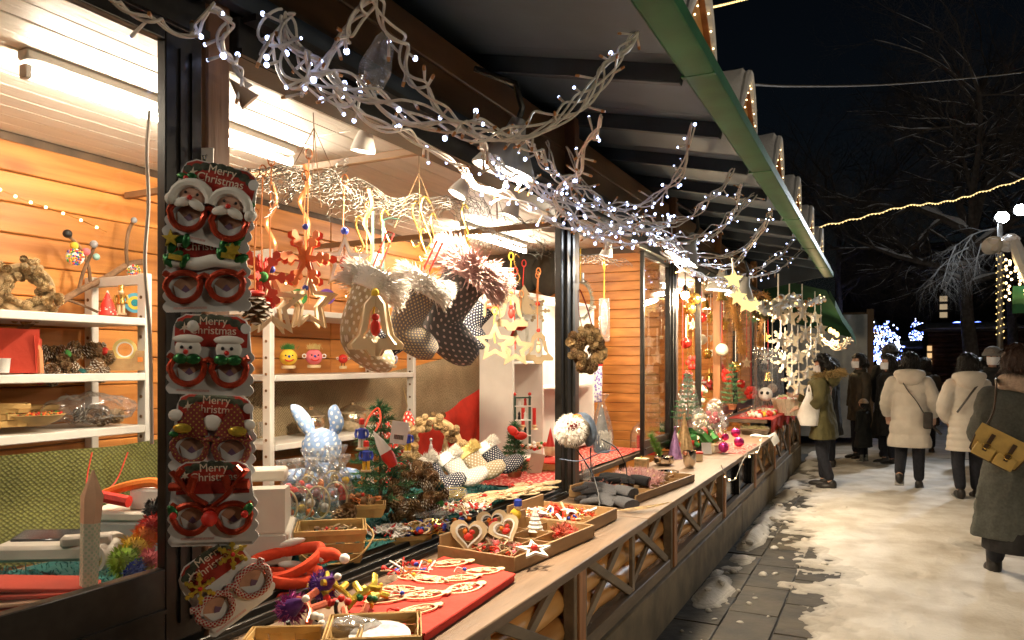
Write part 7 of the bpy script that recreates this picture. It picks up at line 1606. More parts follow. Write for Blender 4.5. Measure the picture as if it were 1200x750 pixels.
m = MB(); m.hair([((R.uniform(-.12, .12), R.uniform(-.18, .18), .03), (R.gauss(0, 1), R.gauss(0, 1), .8)) for _ in range(300)], .08, .004, .4); o = m.build('dried_greens', mat('dried_green', (.16, .14, .05), .8, .4, 30, 0), loc=(-1.324, 9.091, 0.742)); tag(o, 'dried greens and berries lying in the dark tray basket', 'greenery'); o['kind'] = 'stuff'
t = T('price_stand', 'small clear price stand on the far counter', 'price stand', (-1.408, 6.868, 0.742), rad(35)); MB().box((0, 0, .05), (.09, .004, .1), rx(-.2), bev=.001).build('card', M_card, t); MB().box((0, .02, .003), (.09, .05, .005)).build('foot', M_poly, t)
m = MB(); m.sheet(lambda u, v: (-1.32 + .26 * u, 8.7 + .5 * v, .748 + .02 * math.sin(u * 9) * v - max(0, u - .8) * .5), 12, 8); tag(m.build('white_cloth', M_wht), 'crumpled white cloth hanging over the counter end', 'cloth')
t = T('light_chain', 'string of tiny lights drooping along the counter edge', 'string lights', (-1.08, 6.327, 0.625), world=True); bundle(t, [(-1.08, 5.787, 0.793), (-1.08, 6.028, 0.665), (-1.08, 6.406, 0.614), (-1.08, 6.877, 0.736), (-1.08, 7.112, 0.733), (-1.08, 7.687, 0.704), (-1.08, 7.918, 0.815)], 1, .003, .003, .09, .5, M_ledw, seed=5, tl=.02)
# end counter with the red cloth and the white basket
m = MB(); m.sheet(lambda u, v: (-1.68 + .5 * min(1, u * 1.15) + .0 * v, 9.4 + 3.1 * v, .884 - max(0, u - .87) * (1.1 + .3 * math.sin(v * 25))), 16, 30); tag(m.build('counter_cloth', M_redc), 'bright red cloth over the far end counter', 'cloth')
pile('sweets', 'red and white sweets laid out on the far red counter', 'sweets', (-1.4, 10.3, .90), .15, .6, 150, [(i_ball(.03), M_redr), (i_ball(.03), M_wht), (i_stick(.1, .015), M_ivory), (i_ball(.025), M_yel)], 0, 0, (.7, 1.2), .04)
t = T('white_basket', 'wide white wicker basket on the far red counter', 'basket', (-1.103, 10.907, 0.852), rad(20)); L_ = .26
m = MB(); m.lathe([(L_ * .7, 0), (L_ * .98, .2), (L_, .22), (L_ * .95, .22), (L_ * .68, .02)], 26); m.build('basket_wall', M_ivory, t); m = MB()
for k in range(26): a = k * math.pi / 13; m.tube([(L_ * .71 * math.cos(a), L_ * .71 * math.sin(a), .0), (L_ * 1.0 * math.cos(a), L_ * 1.0 * math.sin(a), .22)], .012, 5)
m.build('rib', M_ivory, t, kind='stuff')
pile('wrapped_sweets', 'white and pink wrapped sweets heaped in the white basket', 'sweets', tuple(V((-1.103, 10.907, 0.852)) + V((0, 0, .2))), .2, .2, 60, [(i_ball(.035), M_wht), (i_ball(.03), M_pink), (i_stick(.1, .02), mat('pale_green_wrap', (.5, .55, .3), .5)), (i_ball(.03), M_redr)], 0, 0, (.7, 1.2), .06)
t = T('white_owl', 'round white owl figure beside the white basket', 'figurine', (-1.367, 10.335, 1.143)); m = MB(); m.ball((0, 0, 0), .09, 14, 10); m.build('body', M_wht, t); m = MB()
for s in (-1, 1): m.ball((s * .035, -.08, .02), .022, 8, 6)
m.build('eye', M_bk, t)
# curtain of white star and leaf ornaments, with star lights over it
t = T('star_lights', 'string of lit yellow stars under the far eave', 'star lights', (-1.569, 10.126, 2.476), world=True); q = spline([(-1.1, 6.366, 2.399), (-1.2, 7.118, 2.243), (-1.2, 7.59, 2.163), (-1.15, 7.952, 2.171), (-1.1, 8.378, 2.174), (-1.05, 8.965, 2.242), (-1.0, 9.603, 2.337), (-0.95, 10.635, 2.438)], 6); m = MB(); m.tube(q, .008, 5); m.build('cable', M_cable, t)
for p in q[3::5]: m = MB(); m.prism(star_poly(5, .085, .042), .03, Matrix.Translation(p + V((0, 0, -.05))) @ Matrix.Rotation(rad(25), 4, 'Z')); m.build('star', emit('lit_star', (1, .75, .28), 1.3), t)
def leaf_star(p, s, label, k):
    t = T('white_cutout', label, 'ornament', p, rad(25), 'white hanging cut-outs at the far end', sc=s)
    o = cut(t, star_poly(5, .12, .06) if k % 2 else flake_poly(.13), None, .012, M_ivory); o = cut(t, star_poly(5, .09, .04), None, .03, M_wht, rot=.6); m = MB(); m.tube([(0, 0, 0), (0, 0, .4)], .008, 4); m.build('ribbon', M_wht, t)
PW = [(-0.95, 8.111, 2.064), (-0.95, 9.123, 2.058), (-0.92, 10.299, 2.163), (-0.9, 12.044, 2.212), (-0.95, 8.325, 1.77), (-0.95, 9.392, 1.816), (-0.92, 10.771, 1.92), (-0.9, 12.53, 1.9), (-0.95, 8.707, 1.55), (-0.93, 9.868, 1.622), (-0.91, 11.436, 1.704), (-0.9, 13.239, 2.097), (-0.95, 9.392, 1.353), (-0.92, 11.023, 1.401), (-0.9, 12.202, 1.487), (-0.95, 10.187, 1.23)]
wn_ = ['leftmost in the top row', 'second in the top row', 'third in the top row', 'right end of the top row', 'left end of the second row', 'second in the second row', 'third in the second row', 'right end of the second row', 'left in the third row', 'middle of the third row', 'right in the third row', 'highest at the right edge', 'left in the bottom row', 'middle of the bottom row', 'right in the bottom row', 'lowest of all, above the basket']
for k, p in enumerate(PW): leaf_star(p, .95, 'white layered %s cut-out, %s' % ('star' if k % 2 else 'snowflake', wn_[k]), k)
t = T('white_garland', 'pale garland of stars swagged over the white cut-outs', 'garland', (-0.95, 7.65, 2.118), world=True); bundle(t, [(-1.0, 7.332, 2.043), (-0.98, 8.588, 2.175), (-0.95, 10.635, 2.36), (-0.9, 13.825, 2.591)], 4, .08, .02, .1, .5, M_ledw, seed=3, tl=.06)
lamp('garland_light', 'POINT', (-1.114, 11.235, 1.903), 16, (1, .82, .55), .06)
t = T('clear_spot', 'white spotlight shining on the white cut-outs', 'spotlight', (-1.261, 11.053, 2.168), (0, rad(120), .3)); m = MB(); m.lathe([(.03, -.1), (.04, 0), (.08, .08), (.075, .08), (.03, .02)], 16); m.build('shade', M_white, t); m = MB(); m.ball((0, 0, .07), .05, 10, 6); m.build('bulb', M_lampface, t)
t = T('clear_curtain', 'clear vinyl sheet hanging crumpled at the far counter', 'vinyl sheet', (-1.25, 12.004, 1.487), world=True); m = MB(); m.sheet(lambda u, v: (-1.45 + .02 * math.sin(u * 30) + .1 * u, 9.8 + 2.6 * u, 1.75 - .8 * v), 40, 10); m.build('vinyl', M_poly, t)

# ================================================================ people
M_skin = mat('skin', (.5, .29, .2), .55, .06, 20, .03, sss=.05)
M_mask = mat('white_face_mask', (.72, .72, .74), .7, .03, 30, .05)
M_hairb = mat('black_hair', (.012, .01, .009), .4, .4, 60, .3, stretch=(4, 4, .6)); M_hairbr = mat('brown_hair', (.045, .022, .014), .4, .4, 60, .3, stretch=(4, 4, .6))
M_jean = mat('dark_trousers', (.014, .015, .022), .85, .25, 30, .2); M_shoe = mat('black_shoe', (.03, .026, .023), .45, .3, 20, .1); M_sole = mat('pale_sole', (.35, .34, .32), .7, .2, 20, .2)
M_putty = mat('off_white_down_coat', (.6, .54, .46), .6, .06, 8, .25, bscale=30); M_puffw = mat('cream_puffer', (.62, .57, .5), .55, .06, 8, .2, bscale=30)
M_oliv = mat('olive_parka', (.1, .088, .032), .8, .15, 10, .3, bscale=40); M_blackc = mat('black_coat', (.014, .013, .013), .8, .3, 12, .3); M_brownj = mat('dark_brown_jacket', (.035, .027, .016), .7, .3, 12, .3)
M_wool = mat('grey_wool_coat', (.1, .104, .09), .95, .14, 60, .35, bscale=180); M_tan = mat('mustard_leather', (.5, .34, .1), .45, .12, 14, .1); M_lea = mat('dark_brown_leather', (.05, .025, .012), .4, .2, 20, .1)
M_scarf = mat('beige_knit_scarf', (.5, .37, .28), .95, .12, 60, .5); M_fauxf = mat('brown_faux_fur', (.42, .3, .13), .9, .3, 30, 0); M_beige = mat('beige_wool', (.36, .26, .17), .95, .12, 60, .5); M_gwool = mat('grey_beanie_wool', (.2, .19, .18), .95, .15, 60, .5)
def fuse(m, name, mats, par, vox=.012, smooth_it=2):
    """melt overlapping shapes into one continuous surface"""
    me = m.mesh(name, mats, 0); o = bpy.data.objects.new(name, me); COL.objects.link(o)
    r = o.modifiers.new('r', 'REMESH'); r.mode = 'VOXEL'; r.voxel_size = vox; r.use_smooth_shade = True
    s = o.modifiers.new('s', 'SMOOTH'); s.iterations = smooth_it; s.factor = .5
    dg = bpy.context.evaluated_depsgraph_get(); me2 = bpy.data.meshes.new_from_object(o.evaluated_get(dg)); o.modifiers.clear(); o.data = me2; me2.name = name
    me2.materials.clear()
    for q in (mats if isinstance(mats, list) else [mats]): me2.materials.append(q)
    me2.polygons.foreach_set('use_smooth', [True] * len(me2.polygons)); bpy.data.meshes.remove(me); o.parent = par; return o
def limb(m, pts, rs, n=10):
    q = spline(pts, 4); N = len(q) - 1; K = len(rs) - 1; rr = []
    for i in range(N + 1):
        u = i / N * K; k = min(K - 1, int(u)); rr.append(rs[k] + (rs[k + 1] - rs[k]) * (u - k))
    m.tube(q, rr, n); m.ball(q[0], rr[0], 10, 7); m.ball(q[-1], rr[-1], 10, 7)
def hand(m, p, d, side, curl=.5):
    """palm, four unequal bent fingers and a thumb off the side"""
    p = V(p); d = V(d).normalized(); s = d.cross(V((0, 1, 0))); s = s.normalized() if s.length > .1 else V((1, 0, 0)); up = s.cross(d)
    m.tube([p, p + d * .045, p + d * .085], [.024, .034, .033], 8, flat=.55)
    for k, L in enumerate((.068, .078, .073, .056)):
        b = p + d * .085 + s * (.026 - .0175 * k); k1 = b + (d * .8 + up * curl * .35).normalized() * L * .5; k2 = k1 + (d * .5 + up * curl).normalized() * L * .5
        m.tube([b - d * .02, b, k1, k2], [.0105, .0105, .0095, .007], 7)
    b = p + d * .03 + s * .026 * side; m.tube([b - s * .01 * side, b + (d * .5 + s * .7 * side) * .035, b + (d * .9 + s * .5 * side) * .065], [.012, .0105, .008], 7)
def person(label, feet, h, face, legs=None, arms=None, coat=M_blackc, hem=.45, flare=1.0, quilt=0, trousers=M_jean, hair='bob', hairm=M_hairb, mask=False, head_turn=0, tilt=0, shoe=M_shoe, vox=.012, group=None, width=1.0, hood=None, scarf=None, hat=None, lean=0, cat='person', boots=False, hands=True):
    """feet: point on the ground; face: compass turn (0 looks at the camera's side of the lane, 180 away)"""
    t = T('person', label, cat, feet, rad(face), group); k = h / 1.65; w = width
    hip, kn, an = .86 * k, .46 * k, .085 * k
    legs = legs or (((0, 0), (0, 0)), ((0, 0), (0, 0)))               # per leg: knee (y,z) and ankle (y,z) shifts
    sh, sx = 1.33 * k, .165 * k * w
    body = MB(); tr = MB(); LG = []
    for i, s in enumerate((-1, 1)):
        (ky, kz), (ay, az) = legs[i]
        a = [V((s * .085 * k, 0, hip)), V((s * .095 * k, ky * k - .01, kn + kz * k)), V((s * .1 * k, ay * k, an + az * k))]
        LG.append((a, ay, az)); limb(body, a, [.075 * k, .052 * k, .035 * k]); limb(tr, [a[0], a[1], a[2].lerp(a[1], .2)], [.095 * k, .073 * k, .06 * k])
    bl = MB(); bl.lathe([(.12 * k, .82 * k), (.125 * k, .95 * k), (.115 * k, 1.05 * k), (.135 * k, 1.22 * k), (.12 * k, 1.32 * k), (.05 * k, 1.37 * k), (.045 * k, 1.46 * k)], 14); body.add([V((p[0], p[1] * .62, p[2])) for p in bl.v], bl.f)
    bl = MB(); bl.lathe([(.13 * k, .8 * k), (.13 * k, .95 * k)], 12); tr.add([V((p[0], p[1] * .65, p[2])) for p in bl.v], bl.f)
    hc = V((0, -.015 * k, 1.535 * k)); HT = rz(rad(head_turn)) @ rx(rad(tilt))
    hb = MB(); hb.ball((0, 0, .01 * k), (.076 * k, .092 * k, .11 * k), 18, 12); hb.ball((0, -.03 * k, -.055 * k), (.052 * k, .05 * k, .05 * k), 12, 8); hb.tube([(0, -.088 * k, .022 * k), (0, -.104 * k, -.012 * k), (0, -.094 * k, -.022 * k)], [.009 * k, .014 * k, .012 * k], 8)
    for s in (-1, 1): hb.ball((s * .074 * k, .012 * k, -.005 * k), (.01 * k, .02 * k, .03 * k), 8, 6); hb.ball((s * .03 * k, -.08 * k, -.03 * k), (.02 * k, .014 * k, .016 * k), 8, 6)
    hb.ball((0, -.088 * k, -.052 * k), (.024 * k, .01 * k, .008 * k), 8, 6); hb.tube([(0, .01, -.04 * k), (0, .015, -.15 * k)], .047 * k, 10)
    body.add([HT @ V(p) + hc for p in hb.v], hb.f)
    arms = arms or (((-.04, 0, 1.07), (-.02, -.05, .83)), ((.04, 0, 1.07), (.02, -.05, .83)))
    ct = MB(); handp = []
    for i, s in enumerate((-1, 1)):
        e, wr = arms[i]; a = [V((s * sx * .95, 0, sh - .03 * k)), V((s * sx + e[0] * k * 1.0, e[1] * k, e[2] * k)), V((s * sx + wr[0] * k, wr[1] * k, wr[2] * k))]
        limb(body, a, [.045 * k, .036 * k, .026 * k]); d = (a[2] - a[1]).normalized()
        if hands: hand(body, a[2], d, -s)
        q = spline(a, 7); N = len(q); m = ct
        rr = [(.082 - .022 * (j / (N - 1))) * k * (1 + (.12 * abs(math.sin(j * 1.35)) if quilt else 0)) for j in range(N)]
        m.tube(q, rr, 12); m.ball(q[0], rr[0], 12, 8)
        handp.append((a[2], d))
    body_o = fuse(body, 'body', M_skin, t, .0085 if hands else .011, 1)
    fuse(tr, 'trousers', trousers, t, .014)
    hz = hem * k; prof = []; NZ = 90 if quilt else 30
    for j in range(NZ + 1):
        z = hz + (1.395 * k - hz) * j / NZ; u = z / k
        r = .165 if u > 1.2 else .158 + .012 * max(0, (1.05 - u) / .3)
        r += max(0, (1.0 - u)) * .09 * flare
        if u > 1.27: r *= max(.38, 1 - ((u - 1.27) / .155) ** 2)
        if quilt: r *= 1 + .085 * abs(math.sin(math.pi * z / quilt)) ** .7 - .06
        prof.append((r * k, z))
    vs = []; n = 28; uvw = []
    for r, z in prof:
        for q in range(n):
            a = 2 * math.pi * q / n; u = z / k; fold = 1 + (.035 * math.sin(a * 5 + z * 3) + .02 * math.sin(a * 9)) * max(0, 1.0 - u) * (1 if not quilt else .3) * 1.6
            vs.append(V((r * w * math.cos(a) * (1.12 if u > 1.1 else 1.06) * fold, r * math.sin(a) * .78 * fold + (lean * max(0, u - .8)) * k, z)))
    fs = [(j * n + q, j * n + (q + 1) % n, (j + 1) * n + (q + 1) % n, (j + 1) * n + q) for j in range(NZ) for q in range(n)] + [tuple(reversed(range(n))), tuple(range(NZ * n, NZ * n + n))]
    ct.add(vs, fs); co = fuse(ct, 'coat', coat, t, vox, 0 if quilt else 1)
    nz_ = V((feet[0] * 7, face, 0)); am = .4 if quilt else 1
    for v in co.data.vertices:                            # creases and sags in the cloth
        q = v.co; v.co = q + V((q.x, q.y, 0)).normalized() * am * (.016 * noise.noise(V((q.x * 7, q.y * 7, q.z * 4)) + nz_) + .009 * noise.noise(V((q.x * 16, q.y * 16, q.z * 9)) + nz_) - .01 * abs(noise.noise(V((q.x * 9, q.y * 9, q.z * 15)) + nz_)))
    m = MB(); m.tube([(.0 + .075 * k * math.cos(a), .01 + .07 * k * math.sin(a), 1.385 * k + .012 * math.sin(a)) for a in [q * math.pi / 10 for q in range(20)]], .026 * k, 8, closed=True, flat=1.5); m.build('collar', coat if not scarf else scarf, t)
    if scarf:
        m = MB()
        for z in (1.375, 1.415): m.tube([(.1 * k * math.cos(a), .012 + .09 * k * math.sin(a), z * k + .015 * math.sin(2 * a)) for a in [q * math.pi / 12 for q in range(24)]], .042 * k, 9, closed=True)
        fuse(m, 'scarf', scarf, t, .012)
    for i, (a, ay, az) in enumerate(LG):
        an_ = a[2]; pit = az * 6; Mx = rx(-pit)
        m = MB(); m.M = Matrix.Translation(an_) @ Mx.to_4x4()
        m.ball((0, -.06 * k, -.045 * k), (.052 * k, .13 * k, .044 * k), 14, 8); m.ball((0, .012, -.015 * k), (.048 * k, .055 * k, .065 * k), 12, 8)
        if boots: m.tube([(0, 0, -.03 * k), (0, 0, .16 * k)], [.048 * k, .06 * k], 12)
        so = fuse(m, 'shoe', shoe, t, .01, 1); ms = MB(); ms.M = m.M; ms.box((0, -.055 * k, -.076 * k), (.1 * k, .25 * k, .018 * k), bev=.008); ms.build('sole', M_sole, so)
    hm = MB(); rr = random.Random(int(h * 1000) + int(face))
    def hp(p): return HT @ V(p) + hc
    if hair:
        hm.M = None; hh = MB(); hh.ball((0, .012 * k, .03 * k), (.1 * k, .11 * k, .11 * k), 18, 12)
        low = {'bob': -.13, 'short': -.05, 'long': -.22}[hair]
        hh2 = MB(); hh2.tube([(0, .03 * k, .04 * k), (0, .035 * k, -.04 * k), (0, .03 * k, low * k)], [.1 * k, .118 * k, .1 * k if hair != 'short' else .06 * k], 14, flat=.85)
        pts = hh.v + []
        hm.add([hp(p) for p in hh.v], hh.f); hm.add([hp(V(p)) for p in hh2.v], hh2.f)
        fo = fuse(hm, 'hair', hairm, t, .01, 1)
        # keep the hair off the face: push whatever lies in front back behind the brow
        for v in fo.data.vertices:
            q = HT.inverted() @ (v.co - hc)
            if q.z < .055 * k and q.y < -.01 * k:
                lim = -.02 * k; nv = V((q.x, lim + (q.y - lim) * .12, q.z)); v.co = HT @ nv + hc
            an_ = math.atan2(q.x, q.y); v.co += noise.noise_vector(V((an_ * 6, q.z * 5, 2))) * .014 * k + noise.noise_vector(V((an_ * 18, q.z * 8, 7))) * .007 * k
        vv = [(v.co.copy(), HT.inverted() @ (v.co - hc)) for v in fo.data.vertices]; vv = [q for q in vv if q[1].y > -.02 * k]
        m = MB(); m.hair([(a, V((q.x, q.y, 0)) * 2.2 + V((rr.gauss(0, .12), rr.gauss(0, .12), -.9 if q.z < .09 * k else -.2))) for a, q in (rr.choice(vv) for _ in range(900))], .075 * k, .0022, .35); m.build('strand', hairm, fo, kind='stuff')
    m = MB()
    for s in (-1, 1): m.ball(hp((s * .03 * k, -.08 * k, .012 * k)), (.012 * k, .008 * k, .007 * k), 8, 6)
    m.build('eyes', M_bk, t, kind='stuff')
    if mask:
        m = MB(); vs_ = []
        for j in range(7):
            for q in range(11):
                a = -1.25 + 2.5 * q / 10; z = .008 - .1 * j / 6; r = .095 + .016 * math.exp(-(a * 2) ** 2) * (1 - abs(j - 2) * .12) - .012 * (j / 6) ** 2
                vs_.append(hp((math.sin(a) * r * .84 * k, -math.cos(a) * r * k * 1.04, z * k)))
        m.add(vs_, [(j * 11 + q, j * 11 + q + 1, (j + 1) * 11 + q + 1, (j + 1) * 11 + q) for j in range(6) for q in range(10)]); m.build('mask', M_mask, t)
    if hat:
        m = MB(); hh = MB(); hh.ball((0, .008 * k, .05 * k), (.108 * k, .118 * k, .1 * k), 16, 10); hh.tube([(.105 * k * math.cos(a), .008 + .116 * k * math.sin(a), .035 * k) for a in [q * math.pi / 10 for q in range(20)]], .016 * k, 7, closed=True, flat=1.6)
        m.add([hp(p) for p in hh.v], hh.f); ho = fuse(m, 'hat', hat, t, .01)
        for v in ho.data.vertices:
            q = HT.inverted() @ (v.co - hc)
            if q.z < .02 * k: q.z = .02 * k; v.co = HT @ q + hc
    if hood:
        m = MB(); m.ball((0, .1 * k, 1.36 * k), (.15 * k, .09 * k, .1 * k), 14, 9); m.tube([(.13 * k * math.cos(a), .05 * k + .1 * k * math.sin(a), 1.4 * k + .02 * k * math.sin(a)) for a in [q * math.pi / 10 for q in range(20)]], .05 * k, 8, closed=True); ho = fuse(m, 'hood', coat, t, .012)
        if hood != 1:
            m = MB(); m.hair([(V(((.15 * math.cos(a)) * k, (.06 + .13 * math.sin(a)) * k, (1.41 + .03 * math.sin(a)) * k)) + V((rr.gauss(0, .02), rr.gauss(0, .02), rr.gauss(0, .02))), (math.cos(a), math.sin(a), rr.uniform(-.4, .9))) for a in [rr.uniform(0, 6.3) for _ in range(1500)]], .075, .0035, .5, .2); m.build('fur_trim', hood, ho, kind='stuff')
    return t, k, handp
def strap(t, pts, r, m_, nm='strap', flat=.35):
    m = MB(); m.tube(spline(pts, 6), r, 7, flat=flat); return m.build(nm, m_, t)
# woman in the grey wool coat, largest and nearest, seen from behind
t, k, hp_ = person('person in a long grey wool coat with a beige scarf seen from behind', (0.85, 6.347, 0.0), 1.66, 186, coat=M_wool, hem=.33, flare=1.15, hairm=M_hairbr, hair='short', scarf=M_scarf, vox=.01, width=1.1, boots=True, legs=(((-.02, 0), (.05, 0)), ((-.05, 0), (-.22, 0))), arms=(((-.06, -.05, 1.05), (.03, -.2, .98)), ((.06, -.05, 1.05), (-.03, -.2, .98))))
m = MB(); m.lathe([(.225, .25), (.222, .33), (.2, .4)], 24); m.build('skirt', M_blackc, t)
for s, hy in ((-1, .09), (1, -.18)): m = MB(); m.box((s * .1, hy, .02), (.04, .045, .06), bev=.006); m.build('heel', M_shoe, t)
bg_ = T('shoulder_bag', 'mustard leather shoulder bag with two dark buckled straps on the grey coat', 'bag', (0.85, 6.347, 0.0), rad(186))
Mb = Matrix.Translation(V((.165, .2, .975))) @ Matrix.Rotation(rad(-12), 4, 'Z') @ Matrix.Rotation(rad(-28), 4, 'Y'); sc_b = 1.05
def bgp(nm, fn, m_, par=None): mm = MB(); mm.M = Mb @ Matrix.Scale(sc_b, 4); fn(mm); return mm.build(nm, m_, par or bg_)
rnd = [(-.15, .09), (.15, .09), (.155, 0), (.14, -.08), (.1, -.105), (-.1, -.105), (-.14, -.08), (-.155, 0)]
bgp('bag_body', lambda m: m.prism(rnd, .1), M_tan); bgp('flap', lambda m: m.prism([(-.157, .1), (.157, .1), (.16, .02), (.13, -.015), (.06, -.03), (-.06, -.03), (-.13, -.015), (-.16, .02)], .012, Matrix.Translation((0, .058, 0))), M_tan)
for s in (-1, 1):
    bgp('front_pocket', lambda m: m.box((s * .065, .062, -.06), (.12, .025, .085), bev=.01), M_tan)
    st = bgp('buckle_strap', lambda m: (m.box((s * .065, .078, .005), (.026, .008, .12), bev=.003)), M_lea); bgp('buckle', lambda m: m.tube([(s * .065 + .019 * math.cos(a), .086, -.02 + .019 * math.sin(a)) for a in [q * math.pi / 6 for q in range(12)]], .0045, 6, closed=True), M_gold, st)
bgp('piping', lambda m: m.tube([(x, .05, z) for x, z in rnd], .006, 6, closed=True), M_lea)
strap(bg_, [(.17 + .13, .17, 1.02), (.2, .19, 1.2), (.165, .12, 1.38), (.14, 0, 1.425), (.1, -.12, 1.3)], .018, M_lea, 'shoulder_strap'); strap(bg_, [(.05, .2, .93), (-.12, .19, .95), (-.25, .05, 1.1)], .016, M_lea, 'back_strap')
# woman in the long off white down coat, walking away
t, k, hp_ = person('person in a long off white down coat walking away, one sole lifted', (0.29, 10.539, 0.0), 1.66, 176, coat=M_putty, hem=.52, flare=.55, quilt=.17, hair='bob', hood=1, legs=(((0, 0), (-.02, 0)), ((-.06, 0), (.24, .1))), width=1.14, arms=(((-.07, -.02, 1.07), (-.06, -.16, .9)), ((.07, -.02, 1.07), (.06, -.16, .9))))
strap(t, [(.16 * k, .13, .93 * k), (.08 * k, .165, 1.08 * k), (-.02 * k, .165, 1.22 * k), (-.1 * k, .12, 1.37 * k), (-.12 * k, 0, 1.42 * k)][::1], .013, M_shoe)
b_ = T('crossbody_bag', 'small black crossbody bag hanging at the side of the off white coat', 'bag', (0.29, 10.539, 0.0), rad(176)); m = MB(); m.box((-.0, 0, 0), (.1, .07, .2), bev=.025); m.build('bag_body', M_shoe, b_, loc=(-.2, .12, .86)); m = MB(); m.tube(spline([(-.24, .12, .8), (-.3, .12, .74), (-.34, .13, .7)], 4), .016, 7); m.build('zip_pull', M_shoe, b_)
for ch in t.children:
    if ch.name.startswith('strap'): ch.scale = (-1, 1, 1)
# woman in the cream puffer
t, k, hp_ = person('person in a cream puffer coat with fine horizontal quilting', (0.857, 10.038, 0.0), 1.64, 190, coat=M_puffw, hem=.56, flare=.6, quilt=.075, hair='bob', hood=1, legs=(((-.03, 0), (-.05, 0)), ((0, 0), (.12, .02))), width=1.05, arms=(((.02, .06, 1.06), (.2, -.1, .93)), ((.08, .02, 1.04), (-.01, -.14, .9))))
strap(t, [(-.13 * k, 0, 1.42 * k), (-.08 * k, .13, 1.34 * k), (.02 * k, .165, 1.2 * k), (.14 * k, .13, 1.0 * k)], .012, M_shoe)
# olive parka at the counter, looking left
t, k, hp_ = person('person in an olive parka with a furry hood leaning to the far counter', (-0.656, 10.223, 0.0), 1.64, -98, coat=M_oliv, hem=.62, flare=1.0, hair='bob', hood=M_fauxf, mask=True, tilt=16, legs=(((-.02, 0), (-.03, 0)), ((0, 0), (.1, 0))), lean=-.12, width=1.4, arms=(((-.02, -.1, 1.08), (.02, -.36, 1.12)), ((.05, -.02, 1.07), (0, -.24, 1.0))))
b_ = T('shopping_bag', 'white cloth shopping bag held up by the olive parka', 'bag', (-0.814, 9.991, 0.958)); m = MB(); m.lathe([(.0005, -.18), (.1, -.17), (.13, -.06), (.11, .06), (.05, .16), (.02, .24)], 16, wob=.1); m.build('bag_body', M_wht, b_); m = MB(); m.tube(spline([(-.03, 0, .2), (0, 0, .32), (.03, 0, .2)], 5), .01, 6); m.build('handle', M_wht, b_)
# figures behind
person('person in black with a black cap half hidden behind the olive parka', (-0.693, 12.262, 0.0), 1.6, -90, coat=M_blackc, hem=.5, hair='short', mask=False, vox=.016, hat=M_blackc, hands=False)
person('person in a dark brown panelled jacket and white mask behind the child', (-0.344, 13.426, 0.0), 1.68, -60, coat=M_brownj, hem=.62, hair='short', mask=True, vox=.016, hands=False, width=1.1)
person('small child in a beige knitted hat and grey boots', (-0.273, 12.999, 0.0), .98, -120, coat=mat('dark_green_child_coat', (.02, .02, .017), .8, .2, 12, .3), hem=.42, hair='short', hat=M_beige, shoe=mat('grey_boot', (.2, .21, .19), .7, .2, 20, .2), boots=True, vox=.012, hands=False, width=1.25, cat='child')
person('tall person in a long black coat and grey cap behind the white coat', (0.098, 13.759, 0.0), 1.82, 170, coat=M_blackc, hem=.3, hair='short', hat=mat('charcoal_cap', (.05, .05, .05), .9, .2, 30, .3), vox=.016, hands=False)
person('person in black with white mask turned left, holding the child\'s hand', (0.069, 12.945, 0.0), 1.66, -60, coat=M_blackc, hem=.45, hair='bob', mask=True, vox=.016, hands=False)
person('dark haired person far behind the white coat', (0.638, 14.789, 0.0), 1.62, 175, coat=M_brownj, hem=.5, hair='short', vox=.018, hands=False)
person('person in a grey beanie and white mask facing the camera', (1.322, 12.117, 0.0), 1.74, 5, coat=M_blackc, hem=.5, hair='short', mask=True, hat=M_gwool, vox=.014, hands=False)
person('dark haired person beside the grey beanie, facing away', (1.304, 13.227, 0.0), 1.6, 180, coat=M_blackc, hem=.5, hair='bob', vox=.016, hands=False)
person('person in a dark knitted cap at the right picture edge', (1.871, 13.817, 0.0), 1.72, 160, coat=M_blackc, hem=.5, hair='short', hat=mat('charcoal_cap', (.05, .05, .05), .9), vox=.016, hands=False)

# ================================================================ the square beyond: trees, huts, ropes of light
M_barkd = mat('dark_tree_bark', (.11, .09, .075), .9, .3, 10, .6)
def branch(m, ms, a, d, L, r, depth, rr, droop=0):
    n = 5; pts = [V(a)]; dd = V(d).normalized()
    for i in range(n):
        dd = (dd + V((rr.gauss(0, .16), rr.gauss(0, .16), rr.gauss(0, .16) - droop))).normalized(); pts.append(pts[-1] + dd * L / n)
    rs = [r * (1 - .75 * i / n) for i in range(n + 1)]; m.tube(pts, rs, 5 if depth > 1 else 4, caps=False)
    if ms is not None and r > .012:
        for i in range(n):
            if rr.random() < .55 and abs((pts[i + 1] - pts[i]).normalized().z) < .8: ms.tube([pts[i] + V((0, 0, rs[i] * .9)), (pts[i] + pts[i + 1]) / 2 + V((0, 0, rs[i] * 1.1)), pts[i + 1] + V((0, 0, rs[i + 1] * .9))], [rs[i] * .5, rs[i] * .85, rs[i + 1] * .5], 5)
    if depth > 0:
        for i in range(1, n + 1):
            for q in range(2 if depth > 1 else 2):
                if rr.random() < .85:
                    s = V((rr.gauss(0, 1), rr.gauss(0, 1), rr.gauss(.1, .8))).normalized(); branch(m, ms, pts[i], (dd + s * 1.05), L * rr.uniform(.45, .68), rs[i] * .6, depth - 1, rr, droop)
